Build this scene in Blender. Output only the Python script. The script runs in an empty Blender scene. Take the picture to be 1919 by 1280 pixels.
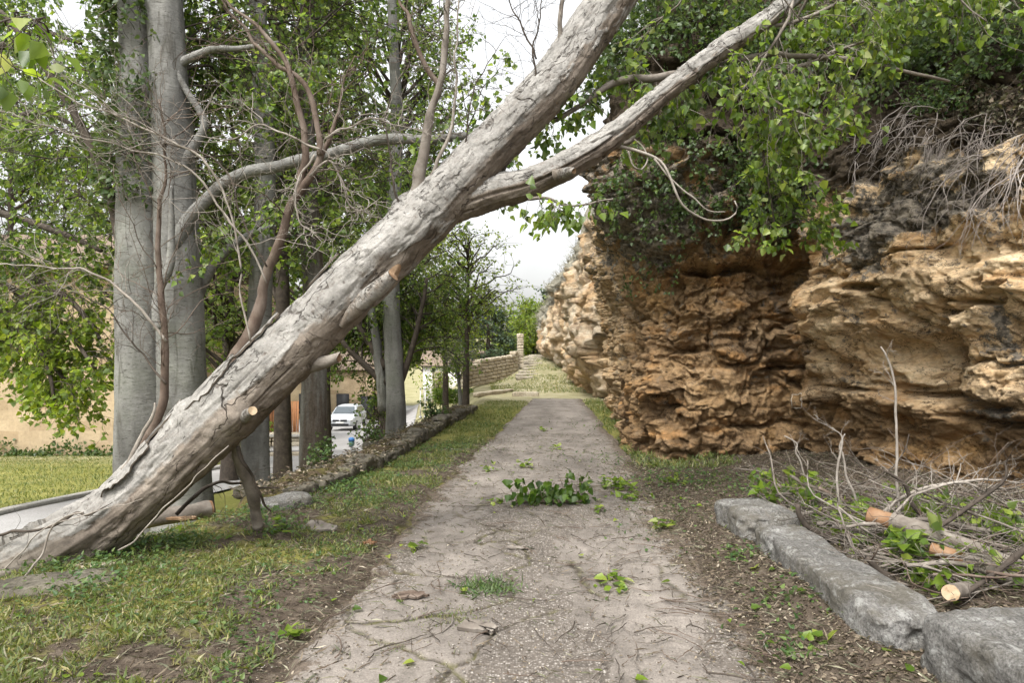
import bpy, math, random
import numpy as np
from math import radians
from mathutils import Vector

random.seed(11)
rng = np.random.default_rng(7)
scene = bpy.context.scene
COL = scene.collection

# ------------------------------------------------------------------ camera, sky, sun, exposure
cam_d = bpy.data.cameras.new('camera')
cam_d.lens = 24.0; cam_d.sensor_width = 36.0; cam_d.shift_y = 0.0156
cam_d.clip_start = 0.05; cam_d.clip_end = 3000
cam = bpy.data.objects.new('camera', cam_d); COL.objects.link(cam)
cam.location = (0, 0, 1.6); cam.rotation_euler = (radians(90), 0, 0)
scene.camera = cam

SUN_EL, SUN_AZ = radians(57), radians(208)       # azimuth clockwise from +Y (north): behind the camera, to the left
world = bpy.data.worlds.new('World'); scene.world = world; world.use_nodes = True
wn, wl = world.node_tree.nodes, world.node_tree.links
bg = wn['Background']; bg.inputs['Strength'].default_value = 0.12
sky = wn.new('ShaderNodeTexSky'); sky.sky_type = 'NISHITA'; sky.sun_disc = False
sky.sun_elevation = SUN_EL; sky.sun_rotation = SUN_AZ
sky.air_density = 1.6; sky.dust_density = 6.0; sky.ozone_density = 1.0
hs = wn.new('ShaderNodeHueSaturation'); hs.inputs['Saturation'].default_value = 0.10   # overcast: cloud takes the blue out
hs.inputs['Value'].default_value = 1.95
wl.new(sky.outputs[0], hs.inputs['Color'])
wtc = wn.new('ShaderNodeTexCoord'); wno = wn.new('ShaderNodeTexNoise')
wno.inputs['Scale'].default_value = 3.0; wno.inputs['Detail'].default_value = 5
wl.new(wtc.outputs['Generated'], wno.inputs['Vector'])
wmr = wn.new('ShaderNodeMapRange'); wmr.inputs[1].default_value = 0.3; wmr.inputs[2].default_value = 0.7
wmr.inputs[3].default_value = 0.88; wmr.inputs[4].default_value = 1.15
wl.new(wno.outputs['Fac'], wmr.inputs[0])
wmul = wn.new('ShaderNodeVectorMath'); wmul.operation = 'SCALE'
wl.new(hs.outputs[0], wmul.inputs[0]); wl.new(wmr.outputs[0], wmul.inputs['Scale'])
wl.new(wmul.outputs[0], bg.inputs['Color'])

sun_d = bpy.data.lights.new('sun', 'SUN'); sun_d.energy = 1.5; sun_d.angle = radians(11)
sun_d.color = (1.0, 0.95, 0.87)
sun = bpy.data.objects.new('sun', sun_d); COL.objects.link(sun)
sun.rotation_euler = (radians(90) - SUN_EL, 0, -SUN_AZ + math.pi)
sdir = Vector((math.sin(SUN_AZ) * math.cos(SUN_EL), math.cos(SUN_AZ) * math.cos(SUN_EL), math.sin(SUN_EL)))
sun.rotation_euler = sdir.to_track_quat('Z', 'Y').to_euler()
sun.location = (0, 0, 30)

scene.view_settings.view_transform = 'Standard'; scene.view_settings.look = 'None'
scene.view_settings.exposure = 0.72; scene.view_settings.gamma = 1.0
scene.view_settings.use_curve_mapping = False
scene.cycles.max_bounces = 6; scene.cycles.diffuse_bounces = 4; scene.cycles.glossy_bounces = 2
scene.cycles.transmission_bounces = 4; scene.cycles.transparent_max_bounces = 4
scene.cycles.caustics_reflective = False; scene.cycles.caustics_refractive = False

# ------------------------------------------------------------------ numbers: view geometry, noise
F = 1279.0; HZ = 670.0; CX = 959.5
def at(u, v, Y):
    """Point at real distance Y seen in direction (u, v)."""
    return np.array([(u - CX) / F * Y, Y, 1.6 + (HZ - v) / F * Y])
def gpt(u, v, z=0.0):
    Y = (1.6 - z) * F / (v - HZ); return np.array([(u - CX) / F * Y, Y, z])

def _hash(ix, iy, iz, seed):
    h = (ix.astype(np.int64) * 374761393 + iy.astype(np.int64) * 668265263 + iz.astype(np.int64) * 2147483647 + seed * 974711) & 0xffffffff
    h = ((h ^ (h >> 13)) * 1274126177) & 0xffffffff
    h = ((h ^ (h >> 16)) * 2246822519) & 0xffffffff
    h = h ^ (h >> 15)
    return (h & 0xffffff) / float(0xffffff)
def vnoise(p, seed=0):
    p = np.asarray(p, float); i = np.floor(p); f = p - i; i = i.astype(np.int64)
    w = f * f * f * (f * (f * 6 - 15) + 10)
    out = 0
    for dx in (0, 1):
        wx = w[..., 0] if dx else 1 - w[..., 0]
        for dy in (0, 1):
            wy = w[..., 1] if dy else 1 - w[..., 1]
            for dz in (0, 1):
                wz = w[..., 2] if dz else 1 - w[..., 2]
                out = out + wx * wy * wz * _hash(i[..., 0] + dx, i[..., 1] + dy, i[..., 2] + dz, seed)
    return out * 2 - 1
def fbm(p, octv=4, seed=0, gain=0.5, lac=2.03):
    p = np.asarray(p, float); a, s, o = 1.0, 0.0, 0
    for k in range(octv):
        o = o + a * vnoise(p * lac ** k + 17.3 * k, seed + k); s += a; a *= gain
    return o / s
def ridged(p, octv=3, seed=0):
    p = np.asarray(p, float); a, s, o = 1.0, 0.0, 0
    for k in range(octv):
        o = o + a * (1 - np.abs(vnoise(p * 2.1 ** k + 9.1 * k, seed + k)) * 2); s += a; a *= 0.5
    return o / s
def worley(p, seed=0):
    p = np.asarray(p, float); i = np.floor(p).astype(np.int64)
    f1 = np.full(p.shape[:-1], 9.0); f2 = f1.copy(); cid = np.zeros(p.shape[:-1])
    for dx in (-1, 0, 1):
        for dy in (-1, 0, 1):
            for dz in (-1, 0, 1):
                c = i + np.array([dx, dy, dz])
                q = np.stack([c[..., k] + _hash(c[..., 0], c[..., 1], c[..., 2], seed + 5 * k + 1) for k in range(3)], -1)
                d = np.sqrt(((p - q) ** 2).sum(-1))
                idn = _hash(c[..., 0], c[..., 1], c[..., 2], seed + 77)
                near = d < f1
                f2 = np.where(near, f1, np.minimum(f2, d)); cid = np.where(near, idn, cid); f1 = np.minimum(f1, d)
    return f1, f2, cid
def sstep(a, b, x):
    t = np.clip((x - a) / (b - a), 0, 1); return t * t * (3 - 2 * t)
def nrm(v):
    return v / np.maximum(np.linalg.norm(v, axis=-1, keepdims=True), 1e-9)
def catmull(P, n):
    """Smooth resample of control rows P (any columns) to n rows evenly along the curve."""
    P = np.asarray(P, float)
    Q = np.vstack([2 * P[0] - P[1], P, 2 * P[-1] - P[-2]])
    out = []
    for k in range(1, len(Q) - 2):
        t = np.linspace(0, 1, 24, endpoint=False)[:, None]
        a, b, c, d = Q[k - 1], Q[k], Q[k + 1], Q[k + 2]
        out.append(0.5 * (2 * b + (c - a) * t + (2 * a - 5 * b + 4 * c - d) * t ** 2 + (3 * b - a - 3 * c + d) * t ** 3))
    out = np.vstack(out + [P[-1:]])
    L = np.r_[0, np.cumsum(np.linalg.norm(np.diff(out[:, :3], axis=0), axis=1))]
    s = np.linspace(0, L[-1], n)
    return np.stack([np.interp(s, L, out[:, k]) for k in range(out.shape[1])], 1), s

# ------------------------------------------------------------------ mesh builder
class MB:
    def __init__(self): self.V, self.Q, self.T, self.U, self.A, self.MQ, self.MT = [], [], [], [], [], [], []; self.n = 0
    def add(self, v, quads=None, tris=None, uv=None, att=None, mi=0):
        v = np.asarray(v, float).reshape(-1, 3)
        self.V.append(v)
        self.U.append(np.zeros((len(v), 2)) if uv is None else np.asarray(uv, float).reshape(-1, 2))
        self.A.append(np.zeros((len(v), 3)) if att is None else np.asarray(att, float).reshape(-1, 3))
        if quads is not None and len(quads): self.Q.append(np.asarray(quads, np.int64).reshape(-1, 4) + self.n); self.MQ.append(np.full(len(self.Q[-1]), mi))
        if tris is not None and len(tris): self.T.append(np.asarray(tris, np.int64).reshape(-1, 3) + self.n); self.MT.append(np.full(len(self.T[-1]), mi))
        self.n += len(v); return self
    def grid(self, G, uv=None, att=None, wrap=False, flip=False, mi=0):
        """G: rows x cols x 3; wrap joins the last column to the first."""
        R, C = G.shape[:2]
        r = np.arange(R - 1)[:, None]; c = np.arange(C if wrap else C - 1)[None]
        c2 = (c + 1) % C
        q = np.stack([r * C + c + 0 * c2, r * C + c2, (r + 1) * C + c2, (r + 1) * C + c], -1).reshape(-1, 4)
        if flip: q = q[:, ::-1]
        return self.add(G.reshape(-1, 3), q, uv=None if uv is None else uv.reshape(-1, 2), att=None if att is None else att.reshape(-1, 3), mi=mi)
    def tubes(self, P, Rr, sides=5, cap=True, mi=0):
        """P: T x N x 3 centre lines, Rr: T x N radii."""
        P = np.asarray(P, float); Rr = np.asarray(Rr, float)
        if P.ndim == 2: P = P[None]; Rr = Rr[None]
        T, N = P.shape[:2]
        if not T: return self
        tan = nrm(np.gradient(P, axis=1))
        ref = np.where(np.abs(nrm(tan.mean(1)))[:, 2:3] > 0.8, np.array([[1.0, 0, 0]]), np.array([[0, 0, 1.0]]))[:, None]
        e1 = nrm(np.cross(tan, ref)); e2 = np.cross(tan, e1)
        th = np.arange(sides) / sides * 2 * math.pi
        ring = P[:, :, None] + Rr[:, :, None, None] * (np.cos(th)[None, None, :, None] * e1[:, :, None] + np.sin(th)[None, None, :, None] * e2[:, :, None])
        base = np.arange(T)[:, None, None] * N * sides
        i = np.arange(N - 1)[None, :, None]; j = np.arange(sides)[None, None]; j2 = (j + 1) % sides
        q = np.stack([base + i * sides + j, base + i * sides + j2, base + (i + 1) * sides + j2, base + (i + 1) * sides + j], -1).reshape(-1, 4)
        tr = None
        if cap:
            o = []
            b0 = np.arange(T)[:, None] * N * sides
            for k in range(1, sides - 1):
                o.append(np.concatenate([b0, b0 + k + 1, b0 + k], 1))
                e = b0 + (N - 1) * sides
                o.append(np.concatenate([e, e + k, e + k + 1], 1))
            tr = np.vstack(o)
        return self.add(ring.reshape(-1, 3), q, tr, mi=mi)
    def box(self, c, s, rz=0.0, mi=0):
        c = np.asarray(c, float); x, y, z = [k / 2 for k in s]
        v = np.array([[sx * x, sy * y, sz * z] for sz in (-1, 1) for sy in (-1, 1) for sx in (-1, 1)])
        ca, sa = math.cos(rz), math.sin(rz)
        v = np.stack([v[:, 0] * ca - v[:, 1] * sa, v[:, 0] * sa + v[:, 1] * ca, v[:, 2]], 1) + c
        return self.add(v, [[0, 2, 3, 1], [4, 5, 7, 6], [0, 1, 5, 4], [2, 6, 7, 3], [0, 4, 6, 2], [1, 3, 7, 5]], mi=mi)
    def leaves(self, pos, tip, nor, L, W=0.85, fold=0.25, mi=0):
        """Heart shaped leaves: two quads folded along the midrib."""
        pos = np.asarray(pos, float); M = len(pos)
        if not M: return self
        tip = nrm(tip); side = nrm(np.cross(tip, nor)); nn = np.cross(side, tip)
        L = np.broadcast_to(np.asarray(L, float), (M,))[:, None]; w = L * W / 2
        f = fold * w
        pts = np.stack([pos,
                        pos + tip * L * 0.22 + side * w + nn * f, pos + tip * L * 0.62 + side * w * 0.62 + nn * f * 0.6,
                        pos + tip * L - nn * L * 0.12,
                        pos + tip * L * 0.62 - side * w * 0.62 + nn * f * 0.6, pos + tip * L * 0.22 - side * w + nn * f], 1)
        b = np.arange(M)[:, None] * 6
        q = np.vstack([b + np.array([[0, 1, 2, 3]]), b + np.array([[0, 3, 4, 5]])])
        return self.add(pts.reshape(-1, 3), q, mi=mi)
    def blades(self, pos, d, L, w, bend=0.3):
        pos = np.asarray(pos, float); M = len(pos)
        d = nrm(d); side = nrm(np.cross(d, rng.normal(size=(M, 3)))); L = np.asarray(L)[:, None]
        out = nrm(np.cross(side, d)) * np.asarray(bend)
        pts = np.stack([pos - side * w, pos + side * w, pos + d * L * 0.6 + side * w * .6 + out * L * 0.25, pos + d * L + out * L], 1)
        b = np.arange(M)[:, None] * 4
        return self.add(pts.reshape(-1, 3), tris=np.vstack([b + np.array([[0, 1, 2]]), b + np.array([[0, 2, 3]])]))
    def build(self, name, mats, parent=None, smooth=True, origin=None):
        V = np.vstack(self.V)
        if origin is not None: V = V - np.asarray(origin)
        me = bpy.data.meshes.new(name)
        Q = np.vstack(self.Q) if self.Q else np.zeros((0, 4), np.int64); T = np.vstack(self.T) if self.T else np.zeros((0, 3), np.int64)
        idx = np.concatenate([Q.ravel(), T.ravel()]).astype(np.int32)
        me.vertices.add(len(V)); me.vertices.foreach_set('co', V.astype(np.float32).ravel())
        me.loops.add(len(idx)); me.polygons.add(len(Q) + len(T))
        st = np.concatenate([np.arange(len(Q)) * 4, len(Q) * 4 + np.arange(len(T)) * 3]).astype(np.int32)
        me.polygons.foreach_set('loop_start', st)
        me.loops.foreach_set('vertex_index', idx)
        if smooth: me.polygons.foreach_set('use_smooth', np.ones(len(st), bool))
        mats = mats if isinstance(mats, (list, tuple)) else [mats]
        for m in mats: me.materials.append(m)
        if len(mats) > 1:
            mi = np.concatenate(([np.concatenate(self.MQ)] if self.MQ else []) + ([np.concatenate(self.MT)] if self.MT else []))
            me.polygons.foreach_set('material_index', mi.astype(np.int32))
        U = np.vstack(self.U)
        if np.any(U):
            uvl = me.uv_layers.new(name='UVMap'); uvl.data.foreach_set('uv', U[idx].astype(np.float32).ravel())
        A = np.vstack(self.A)
        if np.any(A):
            at_ = me.attributes.new('mix', 'FLOAT_COLOR', 'POINT')
            at_.data.foreach_set('color', np.c_[A, np.ones(len(A))].astype(np.float32).ravel())
        me.update(calc_edges=True); me.validate()
        o = bpy.data.objects.new(name, me); COL.objects.link(o)
        if parent is not None:
            o.parent = parent
            if origin is None: o.matrix_parent_inverse = Vector((0, 0, 0)) and parent.matrix_world.inverted() if False else o.matrix_parent_inverse
        if origin is not None: o.location = origin
        return o

def tag(o, label=None, cat=None, group=None, kind=None):
    if label: o['label'] = label
    if cat: o['category'] = cat
    if group: o['group'] = group
    if kind: o['kind'] = kind
    return o
def thing(name, label, cat, loc=(0, 0, 0), group=None):
    o = bpy.data.objects.new(name, None); COL.objects.link(o); o.location = loc; o.empty_display_size = 0.2
    return tag(o, label, cat, group)
def part(mb, name, mats, parent, smooth=True):
    """Build a mesh given in world coordinates as a child of parent (whose rotation is zero)."""
    p = Vector((0, 0, 0)); q = parent
    while q is not None: p += q.location; q = q.parent
    mb.V = [v - np.array(p) for v in mb.V]
    o = mb.build(name, mats, None, smooth); o.parent = parent
    return o

# ------------------------------------------------------------------ materials
def new_mat(name):
    m = bpy.data.materials.new(name); m.use_nodes = True
    return m, m.node_tree.nodes, m.node_tree.links, m.node_tree.nodes['Principled BSDF']
class NT:
    def __init__(self, name, rough=0.9, spec=0.25):
        self.m, self.n, self.l, self.b = new_mat(name)
        self.b.inputs['Roughness'].default_value = rough; self.b.inputs['Specular IOR Level'].default_value = spec
        self.tc = self.n.new('ShaderNodeTexCoord')
    def vec(self, scale=(1, 1, 1), src='Object'):
        mp = self.n.new('ShaderNodeMapping'); mp.inputs['Scale'].default_value = scale
        self.l.new(self.tc.outputs[src], mp.inputs['Vector']); return mp.outputs[0]
    def noise(self, scale, detail=4, rough=0.55, vec=None, dist=0.0, stretch=None, src='Object'):
        t = self.n.new('ShaderNodeTexNoise'); t.inputs['Scale'].default_value = scale; t.inputs['Detail'].default_value = detail
        t.inputs['Roughness'].default_value = rough; t.inputs['Distortion'].default_value = dist
        if stretch is not None: vec = self.vec(stretch, src)
        self.l.new(vec if vec is not None else self.tc.outputs[src], t.inputs['Vector']); return t.outputs['Fac']
    def voro(self, scale, vec=None, feature='DISTANCE_TO_EDGE', out='Distance', src='Object', rnd=1.0):
        t = self.n.new('ShaderNodeTexVoronoi'); t.feature = feature; t.inputs['Scale'].default_value = scale
        t.inputs['Randomness'].default_value = rnd
        self.l.new(vec if vec is not None else self.tc.outputs[src], t.inputs['Vector']); return t.outputs[out]
    def warp(self, scale, amt, vec=None, src='Object'):
        v = vec if vec is not None else self.tc.outputs[src]
        t = self.n.new('ShaderNodeTexNoise'); t.inputs['Scale'].default_value = scale; t.inputs['Detail'].default_value = 3
        self.l.new(v, t.inputs['Vector'])
        a = self.n.new('ShaderNodeVectorMath'); a.operation = 'MULTIPLY_ADD'
        a.inputs[1].default_value = (amt,) * 3
        self.l.new(t.outputs['Color'], a.inputs[0]); self.l.new(v, a.inputs[2]); return a.outputs[0]
    def ramp(self, fac, stops, interp='LINEAR'):
        r = self.n.new('ShaderNodeValToRGB'); r.color_ramp.interpolation = interp; e = r.color_ramp.elements
        while len(e) < len(stops): e.new(0.5)
        for k, (p, c) in enumerate(stops):
            e[k].position = p; e[k].color = (c, c, c, 1) if np.isscalar(c) else (*c, 1)
        self.l.new(fac, r.inputs[0]); return r.outputs[0]
    def mix(self, fac, a, b, mode='MIX'):
        x = self.n.new('ShaderNodeMix'); x.data_type = 'RGBA'; x.blend_type = mode; x.clamp_factor = True
        for s, val in ((0, fac), (6, a), (7, b)):
            if isinstance(val, (int, float)): x.inputs[s].default_value = val if s == 0 else (val, val, val, 1)
            elif isinstance(val, tuple): x.inputs[s].default_value = (*val, 1)
            else: self.l.new(val, x.inputs[s])
        return x.outputs[2]
    def math(self, op, a, b=0.0, clamp=False):
        x = self.n.new('ShaderNodeMath'); x.operation = op; x.use_clamp = clamp
        for s, val in ((0, a), (1, b)):
            if isinstance(val, (int, float)): x.inputs[s].default_value = val
            else: self.l.new(val, x.inputs[s])
        return x.outputs[0]
    def attr(self, ch=None):
        a = self.n.new('ShaderNodeAttribute'); a.attribute_name = 'mix'
        s = self.n.new('ShaderNodeSeparateColor'); self.l.new(a.outputs['Color'], s.inputs[0]); return s.outputs
    def geo(self, out):
        g = self.n.new('ShaderNodeNewGeometry'); return g.outputs[out]
    def bump(self, h, strength=0.5, dist=0.02, prev=None):
        b = self.n.new('ShaderNodeBump'); b.inputs['Strength'].default_value = strength; b.inputs['Distance'].default_value = dist
        self.l.new(h, b.inputs['Height'])
        if prev is not None: self.l.new(prev, b.inputs['Normal'])
        self.l.new(b.outputs[0], self.b.inputs['Normal']); return b.outputs[0]
    def col(self, c):
        if isinstance(c, tuple): self.b.inputs['Base Color'].default_value = (*c, 1)
        else: self.l.new(c, self.b.inputs['Base Color'])
        return self

def leaf_mat(name, stops, trans=0.35, rough=0.45):
    t = NT(name, rough, 0.35)
    r = t.ramp(t.geo('Random Per Island'), stops)
    bf = t.geo('Backfacing')
    c = t.mix(t.math('MULTIPLY', bf, 0.35), r, (0.16, 0.2, 0.12))
    t.col(c)
    tr = t.n.new('ShaderNodeBsdfTranslucent')
    tint = t.mix(1.0, c, (1.0, 1.0, 0.45), 'MULTIPLY')
    sc_ = t.n.new('ShaderNodeVectorMath'); sc_.operation = 'SCALE'; sc_.inputs['Scale'].default_value = 2.0
    t.l.new(tint, sc_.inputs[0]); t.l.new(sc_.outputs[0], tr.inputs['Color'])
    mx = t.n.new('ShaderNodeMixShader'); mx.inputs[0].default_value = trans
    t.l.new(t.b.outputs[0], mx.inputs[1]); t.l.new(tr.outputs[0], mx.inputs[2])
    t.l.new(mx.outputs[0], t.n['Material Output'].inputs['Surface'])
    return t.m
M = {}
M['leaf'] = leaf_mat('poplar_leaf', [(0, (.025, .052, .012)), (.35, (.068, .122, .02)), (.75, (.14, .21, .03)), (1, (.24, .29, .07))], .46, .36)
M['leaf_lit'] = leaf_mat('lit_leaf', [(0, (.08, .13, .016)), (.5, (.15, .215, .022)), (1, (.25, .29, .04))], .5)  # brighter leaf: the lit look of sprays and crowns put into the colour
M['leaf_fresh'] = leaf_mat('fresh_leaf', [(0, (.04, .075, .014)), (.35, (.09, .15, .018)), (.75, (.165, .24, .028)), (.93, (.25, .30, .06)), (1, (.34, .36, .2))], .48, .36)
M['leaf_deep'] = leaf_mat('deep_green_leaf', [(0, (.022, .05, .006)), (.5, (.05, .10, .01)), (1, (.11, .18, .02))], .3)
M['leaf_dark'] = leaf_mat('ivy_leaf', [(0, (.022, .046, .011)), (.6, (.046, .085, .018)), (1, (.085, .13, .03))], .3)
M['leaf_far'] = leaf_mat('distant_leaf', [(0, (.06, .105, .022)), (.5, (.12, .18, .035)), (1, (.22, .265, .06))], .48)
M['leaf_silver'] = leaf_mat('grey_green_leaf', [(0, (.08, .115, .045)), (.5, (.16, .20, .10)), (1, (.29, .31, .2))], .5)
M['needle'] = leaf_mat('conifer_needles', [(0, (.016, .034, .016)), (.6, (.03, .055, .024)), (1, (.055, .08, .035))], .1)
M['grass'] = leaf_mat('grass_blade', [(0, (.055, .085, .018)), (.4, (.105, .135, .026)), (.75, (.165, .175, .045)), (.92, (.27, .235, .10)), (1, (.38, .33, .2))], .3, .6)
M['weed'] = leaf_mat('weed_leaf', [(0, (.03, .07, .02)), (.5, (.06, .11, .03)), (1, (.11, .155, .04))], .3)
M['dead_leaf'] = leaf_mat('dead_leaf', [(0, (.03, .021, .014)), (.35, (.07, .049, .033)), (.7, (.125, .098, .068)), (.94, (.22, .18, .13)), (1, (.38, .34, .27))], .1, .8)

def rock_mat():
    t = NT('cliff_rock', .95, .15); a = t.attr()
    w = t.warp(.7, .5)
    n1 = t.noise(.9, 8, .62, vec=w); n2 = t.noise(2.6, 8, .65, stretch=(1, 1, 2.6)); n3 = t.noise(14, 6, .7); n4 = t.noise(5.5, 6, .65, stretch=(1, 1, 1.8))
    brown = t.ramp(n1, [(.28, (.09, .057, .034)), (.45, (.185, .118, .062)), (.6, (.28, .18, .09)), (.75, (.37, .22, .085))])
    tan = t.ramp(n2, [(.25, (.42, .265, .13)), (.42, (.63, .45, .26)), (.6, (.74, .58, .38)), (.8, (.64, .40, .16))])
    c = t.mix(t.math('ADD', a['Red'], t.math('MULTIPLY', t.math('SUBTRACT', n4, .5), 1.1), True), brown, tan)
    stain = t.ramp(t.noise(1.7, 6, .6, vec=t.vec((1, 1, 2.2))), [(.52, 0.0), (.66, 1.0)])
    c = t.mix(t.math('MULTIPLY', stain, .55), c, (.36, .185, .062))
    spk = t.ramp(n3, [(.3, .55), (.5, 1.0), (.75, 1.2)])
    c = t.mix(.8, c, spk, 'MULTIPLY')
    drt = t.ramp(t.noise(4.2, 10, .8, stretch=(1, 1, 1.5)), [(.5, 0.0), (.6, 1.0)])
    c = t.mix(t.math('MULTIPLY', drt, .34), c, (.10, .072, .048))
    lic = t.ramp(t.math('ADD', a['Green'], t.math('MULTIPLY', t.math('SUBTRACT', t.noise(3.6, 10, .78), .5), 2.4)), [(.47, 0.0), (.58, 1.0)])
    licc = t.ramp(t.noise(11, 6, .7), [(.34, (.045, .041, .035)), (.46, (.125, .11, .09)), (.58, (.25, .215, .17))])
    c = t.mix(lic, c, licc)
    soil = t.ramp(t.math('ADD', a['Blue'], t.math('MULTIPLY', t.math('SUBTRACT', t.noise(2.5, 7, .7), .5), 1.0)), [(.4, 0.0), (.6, 1.0)])
    soilc = t.ramp(t.noise(9, 7, .7), [(.3, (.025, .02, .014)), (.55, (.065, .05, .034)), (.75, (.13, .10, .065))])
    c = t.mix(soil, c, soilc)
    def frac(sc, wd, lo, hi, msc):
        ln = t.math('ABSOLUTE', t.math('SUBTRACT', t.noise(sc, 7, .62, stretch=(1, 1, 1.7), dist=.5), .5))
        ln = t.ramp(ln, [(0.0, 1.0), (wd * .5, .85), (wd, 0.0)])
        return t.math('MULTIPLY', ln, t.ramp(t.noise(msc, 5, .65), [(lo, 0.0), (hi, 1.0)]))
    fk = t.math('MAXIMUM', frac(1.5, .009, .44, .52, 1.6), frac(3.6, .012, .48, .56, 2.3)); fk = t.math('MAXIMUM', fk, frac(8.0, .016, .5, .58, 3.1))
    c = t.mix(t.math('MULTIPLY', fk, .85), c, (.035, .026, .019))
    t.col(c)
    w2 = t.warp(2.2, .35, vec=t.vec((1, 1, 1.7)))
    cr = t.ramp(t.voro(2.4, vec=w2), [(0.0, 0.0), (.05, 1.0)])
    cr2 = t.ramp(t.voro(6.5, vec=w2), [(0.0, 0.0), (.08, 1.0)])
    b = t.bump(t.noise(4.5, 10, .68, stretch=(1, 1, 1.2)), .6, .1)
    b = t.bump(t.noise(22, 8, .72, stretch=(1, 1, 1.2)), .75, .03, b)
    b = t.bump(cr2, .3, .03, b); b = t.bump(t.noise(60, 5, .75), .5, .008, b); b = t.bump(fk, -.9, .05, b)
    return t.m
M['rock'] = rock_mat()

def far_rock_mat():
    t = NT('far_cliff_rock', .95, .15); a = t.attr()
    n1 = t.noise(.5, 8, .65); n2 = t.noise(2.2, 7, .7)
    c = t.ramp(n1, [(.3, (.42, .25, .12)), (.45, (.52, .37, .22)), (.6, (.48, .41, .31)), (.75, (.60, .46, .30))])
    c = t.mix(t.math('MULTIPLY', t.ramp(n2, [(.5, 0.0), (.62, 1.0)]), .6), c, (.2, .13, .08))
    scrub = t.ramp(t.noise(3.5, 7, .7), [(.3, (.13, .125, .10)), (.5, (.27, .255, .205)), (.7, (.40, .37, .29))])
    k = t.ramp(t.math('ADD', a['Blue'], t.math('MULTIPLY', t.math('SUBTRACT', t.noise(1.1, 6, .7), .5), 1.2)), [(.4, 0.0), (.6, 1.0)])
    t.col(t.mix(k, c, scrub))
    b = t.bump(t.noise(1.6, 9, .7, stretch=(1, 1, 1.6)), .9, .35); t.bump(t.noise(9, 6, .7), .6, .08, b)
    return t.m
M['far_rock'] = far_rock_mat()

def ground_mat():
    t = NT('verge_ground', .97, .1); a = t.attr()
    n1 = t.noise(1.3, 7, .65); n2 = t.noise(9, 7, .7); n3 = t.noise(60, 4, .7)
    dirt = t.ramp(n2, [(.3, (.038, .029, .022)), (.5, (.078, .061, .046)), (.7, (.14, .115, .089))])
    moss = t.ramp(n2, [(.3, (.085, .085, .024)), (.5, (.15, .145, .04)), (.72, (.24, .215, .085))])
    g = t.ramp(t.math('ADD', a['Red'], t.math('MULTIPLY', t.math('SUBTRACT', t.noise(3.2, 8, .7), .5), 1.6)), [(.38, 0.0), (.62, 1.0)])
    c = t.mix(g, dirt, moss)
    lawn = t.ramp(t.noise(.9, 8, .75), [(.3, (.12, .13, .035)), (.5, (.18, .18, .05)), (.7, (.25, .23, .085))])
    c = t.mix(a['Green'], c, lawn)
    pale = t.ramp(t.noise(.8, 8, .7), [(.3, (.19, .18, .098)), (.5, (.275, .25, .15)), (.7, (.36, .335, .24))])
    c = t.mix(t.math('MULTIPLY', a['Blue'], t.ramp(t.noise(.5, 6, .7), [(.2, .5), (.5, 1.0)])), c, pale)
    c = t.mix(.7, c, t.ramp(n3, [(.3, .6), (.5, 1.0), (.7, 1.3)]), 'MULTIPLY')
    t.col(c)
    b = t.bump(n2, .7, .04); t.bump(n3, .6, .012, b)
    return t.m
M['ground'] = ground_mat()

def path_mat():
    t = NT('old_concrete', .92, .2); a = t.attr()
    n1 = t.noise(1.1, 8, .68, stretch=(1.4, .7, 1)); n2 = t.noise(7, 9, .76); n3 = t.noise(95, 4, .75)
    c = t.ramp(n1, [(.3, (.105, .091, .079)), (.45, (.158, .139, .121)), (.58, (.215, .19, .166)), (.75, (.27, .24, .211))])
    c = t.mix(.85, c, t.ramp(n2, [(.32, .62), (.45, .92), (.6, 1.06), (.72, 1.2)]), 'MULTIPLY')
    c = t.mix(.85, c, t.ramp(n3, [(.32, .62), (.5, 1.0), (.68, 1.4)]), 'MULTIPLY')
    v = t.n.new('ShaderNodeTexVoronoi'); v.inputs['Scale'].default_value = 75; t.l.new(t.tc.outputs['Object'], v.inputs['Vector'])
    ps = t.n.new('ShaderNodeSeparateColor'); t.l.new(v.outputs['Color'], ps.inputs[0])
    stone = t.ramp(ps.outputs[0], [(0, (.06, .052, .045)), (.5, (.15, .132, .115)), (.85, (.27, .245, .22)), (1, (.46, .43, .39))])
    stone = t.mix(t.ramp(v.outputs['Distance'], [(.25, 0.0), (.6, .8)]), stone, (.085, .07, .056))
    wm = t.ramp(t.math('ADD', a['Blue'], t.math('MULTIPLY', t.math('SUBTRACT', n2, .5), 1.6)), [(.42, 0.0), (.6, 1.0)])
    c = t.mix(t.math('MULTIPLY', wm, .8), c, stone)
    dn = t.noise(4.5, 10, .8)
    dm = t.ramp(t.math('ADD', a['Red'], t.math('MULTIPLY', t.math('SUBTRACT', dn, .5), 2.4)), [(.46, 0.0), (.56, 1.0)])
    dc = t.ramp(t.noise(30, 7, .75), [(.3, (.04, .03, .022)), (.5, (.088, .066, .048)), (.7, (.17, .135, .1))])
    c = t.mix(t.math('MULTIPLY', dm, .85), c, dc)
    c = t.mix(t.math('MULTIPLY', a['Green'], .9), c, t.ramp(t.noise(9, 4, .6), [(.45, (.035, .028, .02)), (.6, (.09, .085, .03))]))
    t.col(c)
    b = t.bump(t.noise(30, 8, .75), .55, .012); b = t.bump(n3, .5, .006, b); t.bump(t.math('MULTIPLY', v.outputs['Distance'], wm), -.5, .01, b)
    return t.m
M['path'] = path_mat()

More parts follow.
